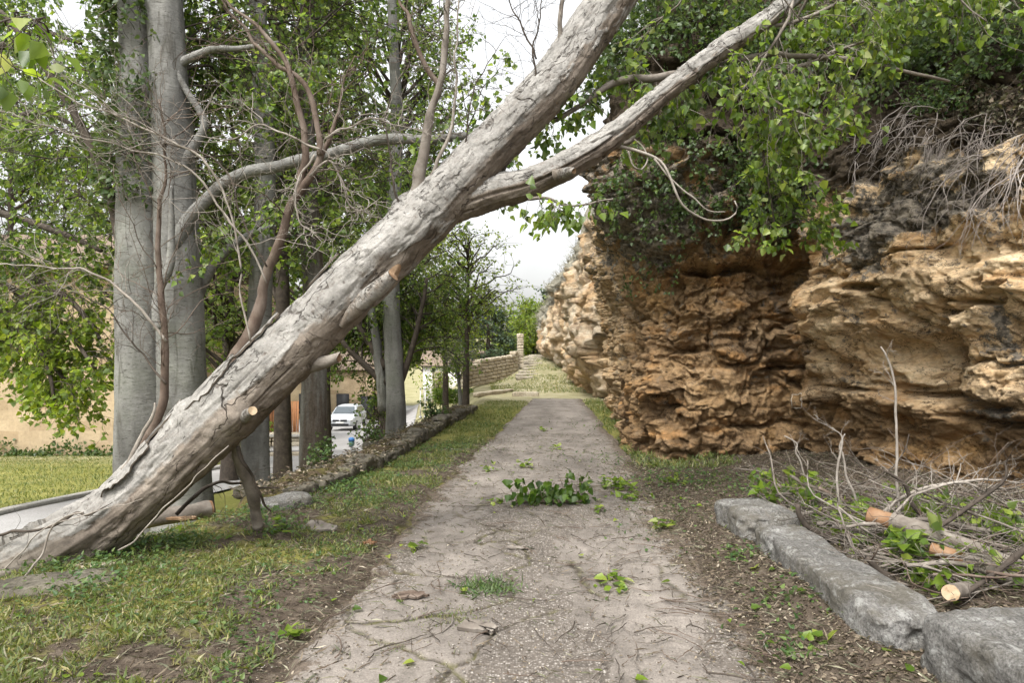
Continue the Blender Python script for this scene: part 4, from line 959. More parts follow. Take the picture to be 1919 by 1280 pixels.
spray_branch([(-160, 190, 4, 4.9), (-120, 130, 4, 4.2), (-60, 70, 3, 3.2), (0, 40, 2.5, 2.7), (50, 30, 2, 2.5), (90, 62, 1.5, 2.45)], [(35, 22, 40, 16, 3, 2.5), (78, 92, 22, 22, 2, 2.45), (15, 118, 14, 10, 1, 2.5)], mat='twig_dark', sec=(2, 2), size=.07, seed=31)
# crown out of sight, leaning on the cliff top: still there to shade the place
cr_b, cr_l = MB(), MB()
p0 = np.vstack([tP[-200::20], curve([(1490, -18, 10, 6.7), (1620, -150, 10, 7.1), (1760, -330, 10, 7.5)], 7, 10)[0]])
Pc, Dc = grow(np.repeat(p0, 3, 0), nrm(rng.normal(size=(len(p0) * 3, 3)) + np.array([.6, .3, .4])), 1.8, 8, .2, .03)
cr_b.tubes(Pc, taper(np.full(len(Pc), .02), 8, .3), 5)
a, d, _ = sprout(Pc, Dc, 7); P2, D2 = grow(a, d, .6, 5, .25, .08); cr_b.tubes(P2, taper(np.full(len(P2), .006), 5, .4), 3)
leaf_on(cr_l, P2, D2, 4, .085, .2, .6)
o = part(cr_b, 'branch', M['twig_grey'], fallen); part(cr_l, 'foliage', M['leaf_fresh'], o)

# ------------------------------------------------------------------ standing trees
def trunk_mesh(ctrl, seed, n=160, m=48, flare=.35, mb=None, bumps=.05):
    """ctrl rows: x, y, z, r."""
    c, s = catmull(np.array(ctrl, float), n); P, R = c[:, :3], c[:, 3]
    R = R * (1 + flare * np.exp(-(P[:, 2] - P[0, 2]) / .55))
    th = np.linspace(0, 2 * math.pi, m, endpoint=False)
    T = nrm(np.gradient(P, axis=0)); e1 = nrm(np.cross(T, np.array([0, 1.0, 0]))); e2 = np.cross(T, e1)
    q = np.stack([np.cos(th)[None] * 1.2 + 0 * s[:, None], np.sin(th)[None] * 1.2 + 0 * s[:, None], s[:, None] * .35 + 0 * th[None]], -1)
    q2 = np.stack([np.cos(th)[None] * R[:, None] + 0 * s[:, None], np.sin(th)[None] * R[:, None] + 0 * s[:, None], s[:, None] + 0 * th[None]], -1)
    d = bumps * R[:, None] * (1.4 * fbm(q + seed * 3.1, 3, seed) + 1.2 * np.exp(-(P[:, 2] - P[0, 2]) / .7)[:, None] * np.cos(5 * th + seed)[None])
    d = d + .008 * fbm(q2 * 9, 3, seed + 2) + .012 * (ridged(q2 * np.array([4, 4, .8]), 2, seed + 4) - .3)
    G = P[:, None] + (np.cos(th)[None, :, None] * e1[:, None] + np.sin(th)[None, :, None] * e2[:, None]) * (R[:, None] + d)[..., None]
    mb = mb or MB(); mb.grid(G, wrap=True)
    mb.grid(np.stack([G[-1], np.repeat(G[-1].mean(0)[None], m, 0)]), wrap=True)
    return mb, P, R
def crown_on(spines, n1, L1, n2, L2, n3, L3, leaf_n, size, up=.35, droop=.06, zmin=2.0, r1=.02, ang=(.7, 1.4), lean=(0, 0, 0), t0=.25, clear=False):
    """Branches from the spine polylines, twigs on them, leaves on the twigs. Returns (wood MB, leaf MB)."""
    wood, lf = MB(), MB()
    for sp in spines:
        sp = np.asarray(sp); D = nrm(np.gradient(sp, axis=0))
        p, d, t = sprout(sp[None], D[None], n1, t0, 1.0, ang)
        d = nrm(d + np.array(lean) + np.array([0, 0, up]))
        if clear: d[:, 1] = np.abs(d[:, 1]) + .35; d = nrm(d)
        L = L1 * rng.uniform(.55, 1.25, n1) * (1.15 - .55 * t)
        P1, D1 = grow(p, d, L, 9, .13, droop)
        wood.tubes(P1, taper(r1 * rng.uniform(.7, 1.4, n1), 9, .3), 5)
        p, d, t = sprout(P1, D1, n2, .2, 1.0, (.5, 1.1)); P2, D2 = grow(p, d, L2 * rng.uniform(.5, 1.3, len(p)), 6, .2, droop)
        wood.tubes(P2, taper(np.full(len(P2), r1 * .35), 6, .4), 3)
        p, d, t = sprout(P2, D2, n3, .15, 1.0, (.5, 1.1)); P3, D3 = grow(p, d, L3 * rng.uniform(.5, 1.3, len(p)), 4, .25, droop * 1.5)
        wood.tubes(P3, taper(np.full(len(P3), .003), 4, .6), 3, cap=False)
        leaf_on(lf, P3, D3, leaf_n, size, .15, .55, .03, .35)
    return wood, lf
def seg(P, zlo, zhi): return P[(P[:, 2] >= zlo) & (P[:, 2] <= zhi)]
def pxr(u, v, r, Y): w = at(u, v, Y); return [w[0], w[1], w[2], r * Y / F]

# twin poplar right behind the fallen trunk
Y1 = 8.4; zb1 = float(H(-4.6, Y1)) - .1
t1 = thing('poplar_tree', 'tall twin stemmed grey poplar standing right behind the fallen trunk', 'tree', (-4.5, Y1, zb1), 'poplars along the bank')
a0 = pxr(268, 0, 46, Y1); a0[2] = zb1
b0 = pxr(345, 0, 58, Y1); b0[2] = zb1
ta, Pa, Ra = trunk_mesh([a0, pxr(266, 900, 45, Y1), pxr(264, 700, 43, Y1), pxr(262, 500, 41, Y1 + .05), pxr(262, 300, 38, Y1 + .1), pxr(262, 120, 34, Y1 + .1), pxr(255, -60, 31, Y1 + .1), pxr(240, -300, 25, Y1), pxr(235, -700, 14, Y1), pxr(235, -1000, 6, Y1)], 3, 240, 64)
part(ta, 'trunk', M['bark'], t1)
tb, Pb, Rb = trunk_mesh([b0, pxr(344, 900, 48, Y1), pxr(340, 700, 43, Y1), pxr(333, 500, 40, Y1), pxr(325, 300, 37, Y1), pxr(315, 120, 33, Y1), pxr(306, -60, 30, Y1), pxr(300, -300, 25, Y1), pxr(290, -700, 14, Y1), pxr(290, -1000, 6, Y1)], 5, 240, 64)
part(tb, 'trunk', M['bark'], t1)
def limb_part(rows, parent, Y, n=40, mat='bark', sides=14, name='limb'):
    P, R = curve(rows, Y, n); P = P + .025 * np.stack([fbm(P * 2 + 7 * k, 2, k) for k in range(3)], -1); R = R * (1 + .1 * fbm(P * 5, 2, 3))
    b = MB(); b.tubes(P, R, sides); part(b, name, M[mat], parent); return P
L1a = limb_part([(322, 470, 17), (345, 425, 14), (380, 385, 12), (420, 345, 11.5), (470, 322, 11.5), (520, 312, 11), (565, 300, 11), (620, 288, 10.5), (680, 268, 10), (740, 260, 10), (800, 262, 9), (870, 255, 7.5), (950, 240, 5)], t1, Y1 - .15)
L1b = limb_part([(365, 560, 12), (395, 505, 10), (430, 465, 8), (470, 440, 6), (510, 425, 4)], t1, Y1 + .2)
L1c = limb_part([(238, 470, 16), (222, 420, 11), (200, 350, 9), (165, 260, 8), (120, 180, 7), (60, 90, 6), (0, 20, 5)], t1, Y1 + .2, mat='twig_dark')
L1d = limb_part([(338, 330, 10), (362, 280, 9), (385, 230, 7), (350, 170, 6), (330, 130, 5)], t1, Y1 - .1)
L1e = limb_part([(306, 215, 10), (318, 165, 9), (336, 120, 8), (390, 95, 7), (450, 92, 5), (520, 80, 3)], t1, Y1 - .03, mat='bark')
L1f = limb_part([(300, 620, 12), (296, 560, 9), (318, 500, 8), (322, 430, 6), (326, 350, 4)], t1, Y1 - .45, mat='bark')
w_, l_ = crown_on([seg(Pa, 2.9, 9.5), seg(Pb, 3.2, 9.5)], 44, 2.0, 7, .75, 4, .32, 5, .072, up=.2, droop=.06, r1=.016, t0=.02, clear=True)
part(w_, 'limb', M['twig_dark'], t1); part(l_, 'crown', M['leaf'], t1)
w_, l_ = crown_on([L1a[22:], L1b[16:], L1c[10:], L1e[16:]], 7, 1.0, 6, .55, 4, .28, 5, .07, up=.15, droop=.1, r1=.01, t0=.05)
part(w_, 'limb', M['twig_dark'], t1); part(l_, 'crown', M['leaf'], t1)
# leafy shoots hugging the left stem
iv, il = MB(), MB()
pz = seg(Pa, 3.4, 6.6); pi = pz[rng.integers(0, len(pz), 230)]; ang_ = rng.uniform(2.2, 5.4, 230)
p0 = pi + np.stack([np.cos(ang_), np.sin(ang_), 0 * ang_], 1) * .26
Pi, Di = grow(p0, np.stack([np.cos(ang_), np.sin(ang_), .4 + 0 * ang_], 1), .3, 4, .3, -.03)
iv.tubes(Pi, taper(np.full(230, .004), 4, .5), 3); leaf_on(il, Pi, Di, 9, .075, .1, .5)
o = part(iv, 'shoots', M['twig_dark'], t1); part(il, 'foliage', M['leaf_dark'], o)

def poplar(label, u, vb, rpx, Y, top, crown, lean=0.0, mat='bark', leaf='leaf', seed=1, extra=(), wood='twig_dark', name='poplar_tree', group='poplars along the bank'):
    X = (u - CX) / F * Y; zb = float(H(X, Y)) - .1
    r = rpx * Y / F
    t = thing(name, label, 'tree', (X, Y, zb), group)
    zt = top
    hts = np.linspace(zb, zt, 8)
    ctrl = [[X + lean * (h - zb) + .06 * math.sin(h * .9 + seed) * min(1, (h - zb)), Y + .05 * math.cos(h * .7 + seed), h, r * (1 - .85 * (h - zb) / (zt - zb)) + .01] for h in hts]
    b, P, R = trunk_mesh(ctrl, seed, 150, 40, .25); part(b, 'trunk', M[mat], t)
    sp = [seg(P, crown.pop('z0', 2.2), zt)]
    for rows in extra: sp.append(limb_part(rows, t, Y, 24, mat if rows[0][2] > 9 else wood)[6:])
    w, l = crown_on(sp, **crown); part(w, 'limb', M[wood], t); part(l, 'crown', M[leaf], t)
    return t
C_ = lambda **k: dict(dict(clear=True, n1=56, L1=2.3, n2=8, L2=.8, n3=4, L3=.35, leaf_n=5, size=.075, up=.3, droop=.06, r1=.018, t0=.0), **k)
poplar('slimmer grey poplar just right of the twin poplar, its foot behind the broken prop', 487, 915, 27, 9.4, 11, C_(z0=2.6), .0, seed=4)
poplar('grey poplar with flaking brown bark, next one right past the slim poplar', 586, 880, 26, 10.6, 12, C_(z0=2.6), -.008, mat='bark_flaky', seed=6)
poplar('grey poplar with many low side stems at the far end of the bank wall', 738, 800, 20, 15.2, 13, C_(z0=3.6, n1=20, L1=1.8, size=.075), .0, seed=8,
       extra=[[(720, 770, 11), (712, 690, 9), (700, 610, 8), (690, 540, 6), (684, 470, 4)], [(725, 720, 8), (690, 690, 6), (650, 650, 5), (610, 600, 3)], [(725, 690, 8), (690, 640, 6), (655, 580, 4), (630, 520, 3)],
              [(742, 740, 7), (760, 690, 6), (775, 640, 5), (790, 580, 4), (800, 520, 3)]])
# its leafy skirt
def bush(name, label, cat, centre, rad, n, Lf, size, leaf, wood='twig_dark', per=6, up=.5, stems=14, group=None, base=None, droop=.05):
    cx, cy, czz = centre; bz = float(H(cx, cy)) if base is None else base
    t = thing(name, label, cat, (cx, cy, bz), group)
    p0 = np.array([cx, cy, bz]) + rng.normal(size=(stems, 3)) * np.array([.12, .12, .02]) * rad[0]
    tg = np.array([cx, cy, czz]) + nrm(rng.normal(size=(stems, 3))) * np.array(rad) * rng.uniform(.4, 1, (stems, 1))
    tt_ = np.linspace(0, 1, 9)[None, :, None]; P = p0[:, None] + (tg - p0)[:, None] * tt_ + rng.normal(size=(stems, 9, 3)) * .04 * rad[0] * tt_
    P[:, :, 2] += (.15 * rad[2] * np.sin(tt_ * math.pi))[..., 0]
    D = nrm(np.gradient(P, axis=1))
    b = MB(); b.tubes(P, taper(np.full(stems, .012 * max(1, rad[0])), 8, .3), 4)
    k = max(1, n // (stems * per)); p, d, _ = sprout(P, D, k, .25, 1.0, (.5, 1.3)); P2, D2 = grow(p, nrm(d + np.array([0, 0, up * .4])), Lf * rng.uniform(.5, 1.3, len(p)), 5, .28, droop)
    b.tubes(P2, taper(np.full(len(P2), .004), 5, .5), 3, cap=False)
    f = MB(); leaf_on(f, P2, D2, per, size, .1, .4, .03, .35)
    part(b, 'stem', M[wood], t); part(f, 'foliage', M[leaf], t); return t
bush('shrub', 'leafy shrub crowding the left of the poplar with low side stems', 'shrub', (-3.1, 15.9, 1.5), (.6, .5, .8), 800, .6, .08, 'leaf', up=.6, stems=12)
bush('shrub', 'arching thin shrub hanging over the parked silver car', 'shrub', (-2.95, 14.6, .45), (.4, .3, .35), 110, .5, .07, 'leaf', stems=16)
bush('shrub', 'yellow green shrub beside the orange fence boards', 'shrub', (-10.6, 28, -1.2), (1.2, 1, 1.0), 1100, .5, .11, 'leaf_lit', stems=16)

# tree beyond the left edge: its low sprays hang before the ochre wall
tx = (-9.6, 12.2); t2 = thing('poplar_tree', 'yellow green leafy tree hanging low sprays before the ochre wall at far left', 'tree', (tx[0], tx[1], float(H(*tx))), 'poplars along the bank')
b, P, R = trunk_mesh([[tx[0], tx[1], float(H(*tx)) - .1, .26], [tx[0] + .1, tx[1], 2, .22], [tx[0] + .1, tx[1] + .1, 5, .17], [tx[0], tx[1], 9, .06]], 12, 90, 32); part(b, 'trunk', M['bark'], t2)
lims = []
for rows in ([(-100, 430, 9, 12), (-20, 470, 7, 11.5), (60, 520, 6, 11), (140, 570, 5, 10.6), (190, 640, 3, 10.4)], [(-110, 380, 9, 12), (0, 400, 7, 11.3), (100, 430, 6, 10.6), (190, 470, 4, 10.2)],
             [(-100, 520, 9, 12), (-30, 560, 7, 11), (40, 610, 5, 10.4), (90, 690, 4, 10), (100, 750, 3, 9.8)], [(-100, 250, 9, 12), (0, 230, 7, 11), (80, 210, 5, 10.4), (150, 240, 4, 10)],
             [(-100, 100, 9, 12), (0, 90, 7, 11), (70, 60, 5, 10.4), (150, 80, 4, 10)], [(-90, 470, 8, 12), (20, 540, 6, 11), (110, 600, 5, 10.4), (180, 690, 3, 10)], [(-90, 560, 7, 12), (10, 600, 6, 11), (70, 650, 5, 10.6), (130, 720, 3, 10.2)]):
    lims.append(limb_part(rows, t2, 11, 20, 'twig_dark', 8))
w_, l_ = crown_on([lims[k][5:] for k in (0, 2, 5, 6)], 15, .75, 6, .5, 4, .28, 5, .085, up=0, droop=.14, r1=.008, t0=.0)
part(w_, 'limb', M['twig_dark'], t2); part(l_, 'crown', M['leaf_lit'], t2)
w_, l_ = crown_on([lims[1][4:], lims[3][4:], lims[4][4:], P[40:]], 15, .9, 6, .5, 4, .28, 5, .08, up=.1, droop=.1, r1=.008, t0=.0)
part(w_, 'limb', M['twig_dark'], t2); part(l_, 'crown', M['leaf'], t2)

# trees farther off
def far_tree(name, label, u, Y, z_top, rad, n, size, leaf, trunk_r=.16, z0=1.5, lean=0.0, group='trees beyond the path', per=6, clumps=26, mat='twig_dark', Lf=.8, zb=None):
    X = (u - CX) / F * Y; zb = float(H(X, Y)) - .1 if zb is None else zb
    t = thing(name, label, 'tree', (X, Y, zb), group)
    b, P, R = trunk_mesh([[X + lean * (h - zb), Y, h, trunk_r * (1 - .8 * k / 5)] for k, h in enumerate(np.linspace(zb, z_top - .25 * (z_top - z0), 6))], int(u) % 50, 60, 16, .2)
    part(b, 'trunk', M[mat], t)
    cz_ = (z0 + z_top) / 2; rz = (z_top - z0) / 2
    cc = nrm(rng.normal(size=(clumps, 3))) * rng.uniform(.35, .95, (clumps, 1)) ** .6 * np.array([rad, rad, rz]) + np.array([X + lean * (cz_ - zb), Y, cz_])
    st = P[np.clip(np.searchsorted(P[:, 2], cc[:, 2] - .4 * rz - .2), 5, len(P) - 1)]
    tt_ = np.linspace(0, 1, 8)[None, :, None]; PP = st[:, None] + (cc - st)[:, None] * tt_ + rng.normal(size=(clumps, 8, 3)) * .05 * rad * tt_
    DD = nrm(np.gradient(PP, axis=1))
    w = MB(); w.tubes(PP, taper(np.full(clumps, trunk_r * .3), 7, .3), 5)
    k = max(1, n // (clumps * per)); p, d, _ = sprout(PP, DD, k, .45, 1.0, (.4, 1.4)); P2, D2 = grow(p, nrm(d + rng.normal(size=d.shape) * .5), Lf * rng.uniform(.4, 1.3, len(p)), 4, .25, .06)
    w.tubes(P2, taper(np.full(len(P2), trunk_r * .06), 4, .5), 3, cap=False)
    f = MB(); leaf_on(f, P2, D2, per, size, .1, .4, .06, .35)
    part(w, 'limb', M[mat], t); part(f, 'crown', M[leaf], t); return t
far_tree('leafy_tree', 'small leaved tree with loose crown against the sky, left of the path end', 872, 22.5, 6.3, 1.9, 2600, .08, 'leaf_lit', .12, 2.7, .02, clumps=44)
far_tree('leafy_tree', 'yellow green tree just behind the loose crowned tree left of the path end', 835, 31, 6.6, 2.6, 3400, .12, 'leaf_lit', .16, 1.8, clumps=40, Lf=1.0)
far_tree('leafy_tree', 'small leaning tree in the pale bank before the low stone wall', 868, 24.5, 2.5, 1.1, 1300, .075, 'leaf_silver', .11, 1.0, -.1, clumps=20, mat='bark', Lf=.5)
far_tree('leafy_tree', 'dark tree with thick crown behind the slim poplar', 430, 17, 8.5, 2.6, 5400, .11, 'leaf_far', .2, 1.6, clumps=44)
far_tree('leafy_tree', 'tall dark tree behind the flaking poplar', 610, 22, 10, 3.0, 6000, .12, 'leaf_far', .2, 2.2, clumps=50)
far_tree('leafy_tree', 'dark tree with pale top beyond the many stemmed poplar', 720, 27, 10.5, 3.2, 6000, .14, 'leaf_silver', .2, 2.6, clumps=46)
far_tree('leafy_tree', 'big dark tree seen behind the twin poplar', 320, 20, 9.5, 3.0, 6000, .12, 'leaf_far', .22, .8, clumps=46)
far_tree('leafy_tree', 'tree rising behind the ochre building above the low sprays', 120, 42, 14, 5.0, 5000, .2, 'leaf', .22, 4.2, clumps=40, Lf=1.5)
far_tree('leafy_tree', 'rounded bright green tree behind the stone wall pillar', 1003, 52, 6.1, 2.6, 5000, .19, 'leaf_lit', .2, 1.6, clumps=40, Lf=1.0)
far_tree('leafy_tree', 'second bright tree left behind the rounded bright green one', 950, 58, 6.4, 3.2, 4500, .22, 'leaf_far', .25, .6, clumps=40, Lf=1.1)
far_tree('leafy_tree', 'hazy dark tree on the hill just left of the far rock outcrop', 1045, 80, 10.5, 3.0, 4000, .26, 'needle', .25, 5.0, clumps=36, Lf=1.1)
far_tree('leafy_tree', 'lower hazy tree on the hill behind the rounded bright tree', 1012, 88, 9.6, 3.2, 3600, .28, 'leaf_far', .25, 4.6, clumps=36, Lf=1.1)
far_tree('leafy_tree', 'broad green tree far down the lower road', 690, 66, 7, 6.0, 6500, .26, 'leaf_far', .3, .4, clumps=50, Lf=1.6)
far_tree('leafy_tree', 'broad green tree beyond the gate posts', 800, 68, 8.5, 5.0, 6000, .26, 'leaf_far', .3, .4, clumps=50, Lf=1.6)
far_tree('leafy_tree', 'broad dark tree beyond the orange fence boards', 520, 50, 7.5, 5.0, 6500, .22, 'leaf_far', .3, .6, clumps=50, Lf=1.4)
far_tree('leafy_tree', 'tall leafy tree behind the curved limb of the twin poplar', 530, 14.5, 12, 2.6, 7500, .1, 'leaf_far', .2, 3.6, clumps=54)
far_tree('leafy_tree', 'tall leafy tree behind the upright dead branch of the fallen trunk', 745, 19, 14, 2.4, 7500, .11, 'leaf', .2, 4.8, clumps=50)
far_tree('leafy_tree', 'tall leafy tree filling the sky left of the twin poplar', 20, 38, 21, 6.0, 6500, .2, 'leaf', .25, 9.5, clumps=50, Lf=1.6)
# layered conifer behind the wall
X, Y = (915 - CX) / F * 47, 47
cf = thing('conifer_tree', 'dark layered conifer rising behind the low stone wall', 'tree', (X, Y, float(H(X, Y)) - .1))
b, P, R = trunk_mesh([[X, Y, -.6, .2], [X, Y, 2.2, .15], [X, Y, 5.4, .03]], 9, 50, 12); part(b, 'trunk', M['twig_dark'], cf)
n = 90; hz = rng.uniform(.3, 5.2, n); az = rng.uniform(0, 2 * math.pi, n)
P1, D1 = grow(np.stack([X + 0 * hz, Y + 0 * hz, hz], 1), np.stack([np.cos(az), np.sin(az), .05 + 0 * az], 1), 3.1 * (1 - (hz / 5.6) ** 1.3) + .3, 7, .08, .05)
w = MB(); w.tubes(P1, taper(np.full(n, .03), 7, .3), 4); p, d, _ = sprout(P1, D1, 14, .1, 1, (.6, 1.1)); P2, D2 = grow(p, d * np.array([1, 1, .3]), .5, 3, .2, .1)
f = MB(); leaf_on(f, P2, D2, 6, .16, .05, .3, .05, .7)
part(w, 'limb', M['twig_dark'], cf); part(f, 'crown', M['needle'], cf)

# ------------------------------------------------------------------ stones, walls
def rock_block(size, res=18, k=5.0, rough=.06, fr=2.2, seed=0, chip=.05):
    """Rounded block, rows: returns list of six face grids, sized and worn."""
    a = np.linspace(-1, 1, res); A, B_ = np.meshgrid(a, a, indexing='ij'); O = np.ones_like(A); out = []
    for ax in range(3):
        for sg in (-1, 1):
            c = [A, B_]; v = [None] * 3; v[ax] = O * sg; v[(ax + 1) % 3] = c[0] if sg > 0 else c[1]; v[(ax + 2) % 3] = c[1] if sg > 0 else c[0]
            p = np.stack(v, -1); p = p / (np.abs(p) ** k).sum(-1, keepdims=True) ** (1 / k)
            w = p * np.array(size) / 2; nn = nrm(np.sign(p) * np.abs(p) ** (k - 1) / np.array(size))
            d = rough * fbm(w * fr + seed * 7.7, 4, seed) + chip * np.minimum(0, fbm(w * fr * 2.3 + seed * 3.1, 3, seed + 9) + .1) + .18 * rough * fbm(w * fr * 7, 3, seed + 4)
            out.append(w + nn * d[..., None])
    return out
def rz_(G, a):
    c, s = math.cos(a), math.sin(a); return np.stack([G[..., 0] * c - G[..., 1] * s, G[..., 0] * s + G[..., 1] * c, G[..., 2]], -1)
def rx_(G, a):
    c, s = math.cos(a), math.sin(a); return np.stack([G[..., 0], G[..., 1] * c - G[..., 2] * s, G[..., 1] * s + G[..., 2] * c], -1)
def block(mb, size, loc, rz=0, rx=0, **k):
    for G in rock_block(size, **k): mb.grid(rz_(rx_(G, rx), rz) + np.array(loc))
    return mb
def single(name, mat, size, loc, rz, label, cat, group=None, rx=0, **k):
    b = block(MB(), size, (0, 0, 0), 0, rx, **k); o = b.build(name, mat); o.location = loc; o.rotation_euler = (0, 0, rz)
    return tag(o, label, cat, group)
# granite kerb blocks on the right edge of the path
def kerb_between(pa, pb, wdt, hgt, label, seed, drop=0.0):
    a, b = np.array(pa), np.array(pb); d = b - a; L = np.linalg.norm(d)
    ang = math.atan2(d[1], d[0]); c = (a + b) / 2
    return single('kerb_stone', M['granite'], (L, wdt, hgt), (c[0], c[1], hgt / 2 - .06), ang, label, 'kerb stone', 'granite kerb blocks beside the path', res=56, k=7, rough=.05, fr=2.2, seed=seed, chip=.09)
kerb_between((2.12, 6.42), (2.16, 5.62), .50, .36, 'short grey granite block at the far end of the kerb by the brushwood', 2)
kerb_between((2.13, 5.54), (2.11, 3.58), .43, .33, 'long weathered granite block in the middle of the kerb beside the path', 5)
kerb_between((2.30, 3.46), (2.42, 2.0), .66, .44, 'broad granite block nearest the viewer, standing proud of the long one', 7)
# mossy stone edging under the trunk foot
single('edging_stone', M['wall_stone'], (1.0, .34, .24), (-3.13, 4.42, .03), .42, 'long low mossy edging stone lying in the grass below the trunk foot', 'edging stone', res=26, rough=.03, seed=11)
single('stone', M['far_stone'], (.34, .14, .09), (-3.0, 4.86, .09), .5, 'small pale flat stone tucked against the trunk foot', 'stone', res=14, rough=.02, seed=13)
single('stone', M['granite'], (.52, .36, .26), (-2.33, 6.95, .06), .6, 'pale grey boulder starting the bank wall beside the broken prop', 'stone', res=22, rough=.05, seed=15)
b = MB(); th = np.linspace(0, 1, 12)
def slab(name, mat, outline, loc, tilt, rz, label, cat, thick=.02, seed=0):
    P = np.array(outline, float); N = len(P)
    n = 40; L = np.linspace(0, N, n, endpoint=False); i = L.astype(int); w = (L - i)[:, None]; R = P[i] * (1 - w) + P[(i + 1) % N] * w
    R = R + .006 * rng.normal(size=R.shape)
    c = R.mean(0); rings = np.stack([R * k + c * (1 - k) for k in (1, .75, .5, .25, .0)])
    zt_ = .012 * fbm(np.concatenate([rings * 7, np.zeros((*rings.shape[:2], 1))], -1), 3, seed)
    up = np.concatenate([rings, (zt_ + thick)[..., None]], -1); dn = np.concatenate([rings, zt_[..., None]], -1)
    m = MB(); m.grid(up, wrap=True, flip=True); m.grid(dn, wrap=True); m.grid(np.stack([dn[0], up[0]]), wrap=True)
    o = m.build(name, mat); o.location = loc; o.rotation_euler = (tilt[0], tilt[1], rz); return tag(o, label, cat)
slab('bark_slab', M['twig_grey'], [(-.17, -.05), (-.13, .09), (0, .06), (.2, -.02), (.21, -.07), (.02, -.09)], (*gpt(598, 1003)[:2], .075), (.35, -.1), -.3, 'pointed grey slab of bark leaning in the grass beside the bank', 'bark', .02, 1)
slab('bark_slab', M['twig_brown'], [(-.11, -.02), (-.05, .035), (.05, .03), (.12, .0), (.06, -.035), (-.04, -.04)], (*gpt(768, 1128)[:2], .035), (.2, 0), .05, 'curled brown bark piece lying on the cracked concrete left of the moss', 'bark', .016, 2)
slab('bark_slab', M['twig_grey'], [(-.1, -.03), (-.06, .05), (.03, .035), (.11, .02), (.13, -.03), (.02, -.045)], (*gpt(890, 1190)[:2], .035), (.25, 0), -.1, 'jagged grey bark piece on the path in front of the moss patch', 'bark', .022, 3)
slab('bark_slab', M['stripped'], [(-.05, -.02), (0, .03), (.06, .0), (.03, -.03)], (*gpt(692, 1032)[:2], .06), (.3, .1), .2, 'small orange red shard lying at the left edge of the path', 'bark', .012, 4)
slab('bark_slab', M['twig_pale'], [(-.12, -.015), (-.08, .025), (.05, .02), (.13, .0), (.05, -.025)], (*gpt(972, 1034)[:2], .03), (.1, 0), .05, 'flat pale bark strip on the path behind the grass tuft', 'bark', .012, 5)
slab('bark_slab', M['cut_wood'], [(-.16, -.012), (-.1, .025), (.1, .02), (.17, .0), (.05, -.025)], (*gpt(335, 998)[:2], .12), (.2, 0), -.05, 'pale splinter of wood in the grass under the leaning trunk', 'splinter', .02, 6)
slab('bark_slab', M['cut_wood'], [(-.08, -.012), (-.05, .016), (.06, .014), (.09, .0), (.03, -.016)], (*gpt(1442, 1122)[:2], .04), (.1, 0), .1, 'pale yellow wood chip on the dirt beside the long kerb block', 'wood chip', .014, 8)

# low retaining wall along the bank
wb = MB(); yk = 7.3; i = 0
while yk < 19.5:
    L = rng.uniform(.26, .6); x = float(xw(yk + L / 2)); sl = math.atan2(1, (xw(yk + .6) - xw(yk)) / .6)
    hgt = rng.uniform(.15, .24)
    block(wb, (L * .99, .3, hgt), (x + .16 + rng.normal() * .025, yk + L / 2, .04 + hgt / 2 + rng.normal() * .025), sl + rng.normal() * .05, res=14, k=6, rough=.05, fr=3.5, seed=i + 20, chip=.06)
    if rng.uniform() < .75: block(wb, (L * rng.uniform(.6, .95), rng.uniform(.28, .4), .15), (x - .16 + rng.normal() * .06, yk + L / 2, .13), sl + rng.normal() * .2, res=8, k=5, rough=.04, fr=3, seed=i + 60)
    yk += L; i += 1
bw = thing('stone_wall', 'low mossy rubble wall holding the bank left of the path', 'wall', (float(xw(12)), 12, 0))
part(wb, 'stone_course', M['wall_stone'], bw)
mb_ = MB(); my = np.arange(7.0, 20, .09); mv = np.linspace(-.42, .24, 16)
MX = xw(my)[:, None] + mv[None] + .05 * fbm(np.stack([my, 0 * my, 0 * my], -1) * 2, 3, 3)[:, None]; MY = my[:, None] + 0 * MX
q = np.stack([MX, MY, 0 * MX], -1)
MZ = .205 + .07 * fbm(q * 2.5, 4, 15) + .03 * fbm(q * 9, 3, 17) - .3 * np.abs(mv / .42)[None] ** 5 * (mv < 0) - .12 * np.abs(mv / .24)[None] ** 5 * (mv > 0) + 0 * MX - .4 * np.exp(-((my - 7.0) / .22) ** 2)[:, None]
part(mb_.grid(np.stack([MX, MY, MZ], -1)), 'moss_capping', M['moss'], bw)

# far stone wall climbing to a pillar, the pillar, the steps
def courses(mb, pa, pb, h0, h1, zb0, zb1, thick, ch=.17, seed=1, cope=True):
    pa, pb = np.array(pa, float), np.array(pb, float); d = pb - pa; L = np.linalg.norm(d); ang = math.atan2(d[1], d[0]); r = np.random.default_rng(seed)
    z = 0
    while z < max(h0, h1):
        hh = ch * r.uniform(.75, 1.3); s = -r.uniform(0, .3)
        while s < L:
            l = r.uniform(.25, .7); s_0 = s; s = max(s, 0); l = min(s_0 + l, L) - s; l = max(l, .02); f = np.clip((s + l / 2) / L, 0, 1)
            if z < h0 + (h1 - h0) * f and s + l > .05:
                c = pa + d * f; block(mb, (l * .97, thick * r.uniform(.94, 1.06), hh * .96), (c[0], c[1], zb0 + (zb1 - zb0) * f + z + hh / 2), ang, res=6, k=8, rough=.014, chip=.012, fr=4, seed=int(r.integers(1, 900)))
            s += l if l > .02 else .02
        z += hh
Xa, Xb = (868 - CX) / F * 34, (966 - CX) / F * 39
zwa, zwb = float(H(Xa, 34)) - .05, float(H(Xb, 39)) - .05
sw = thing('stone_wall', 'pale dry stone wall climbing the grassy slope at the end of the path', 'wall', ((Xa + Xb) / 2, 36.5, zwa))
b = MB(); courses(b, (Xa, 34), (Xb, 39), 1.05, 1.35, 1.6 + (HZ - 728) / F * 34, 1.6 + (HZ - 708) / F * 39, .4, seed=4); part(b, 'masonry', M['far_stone'], sw)
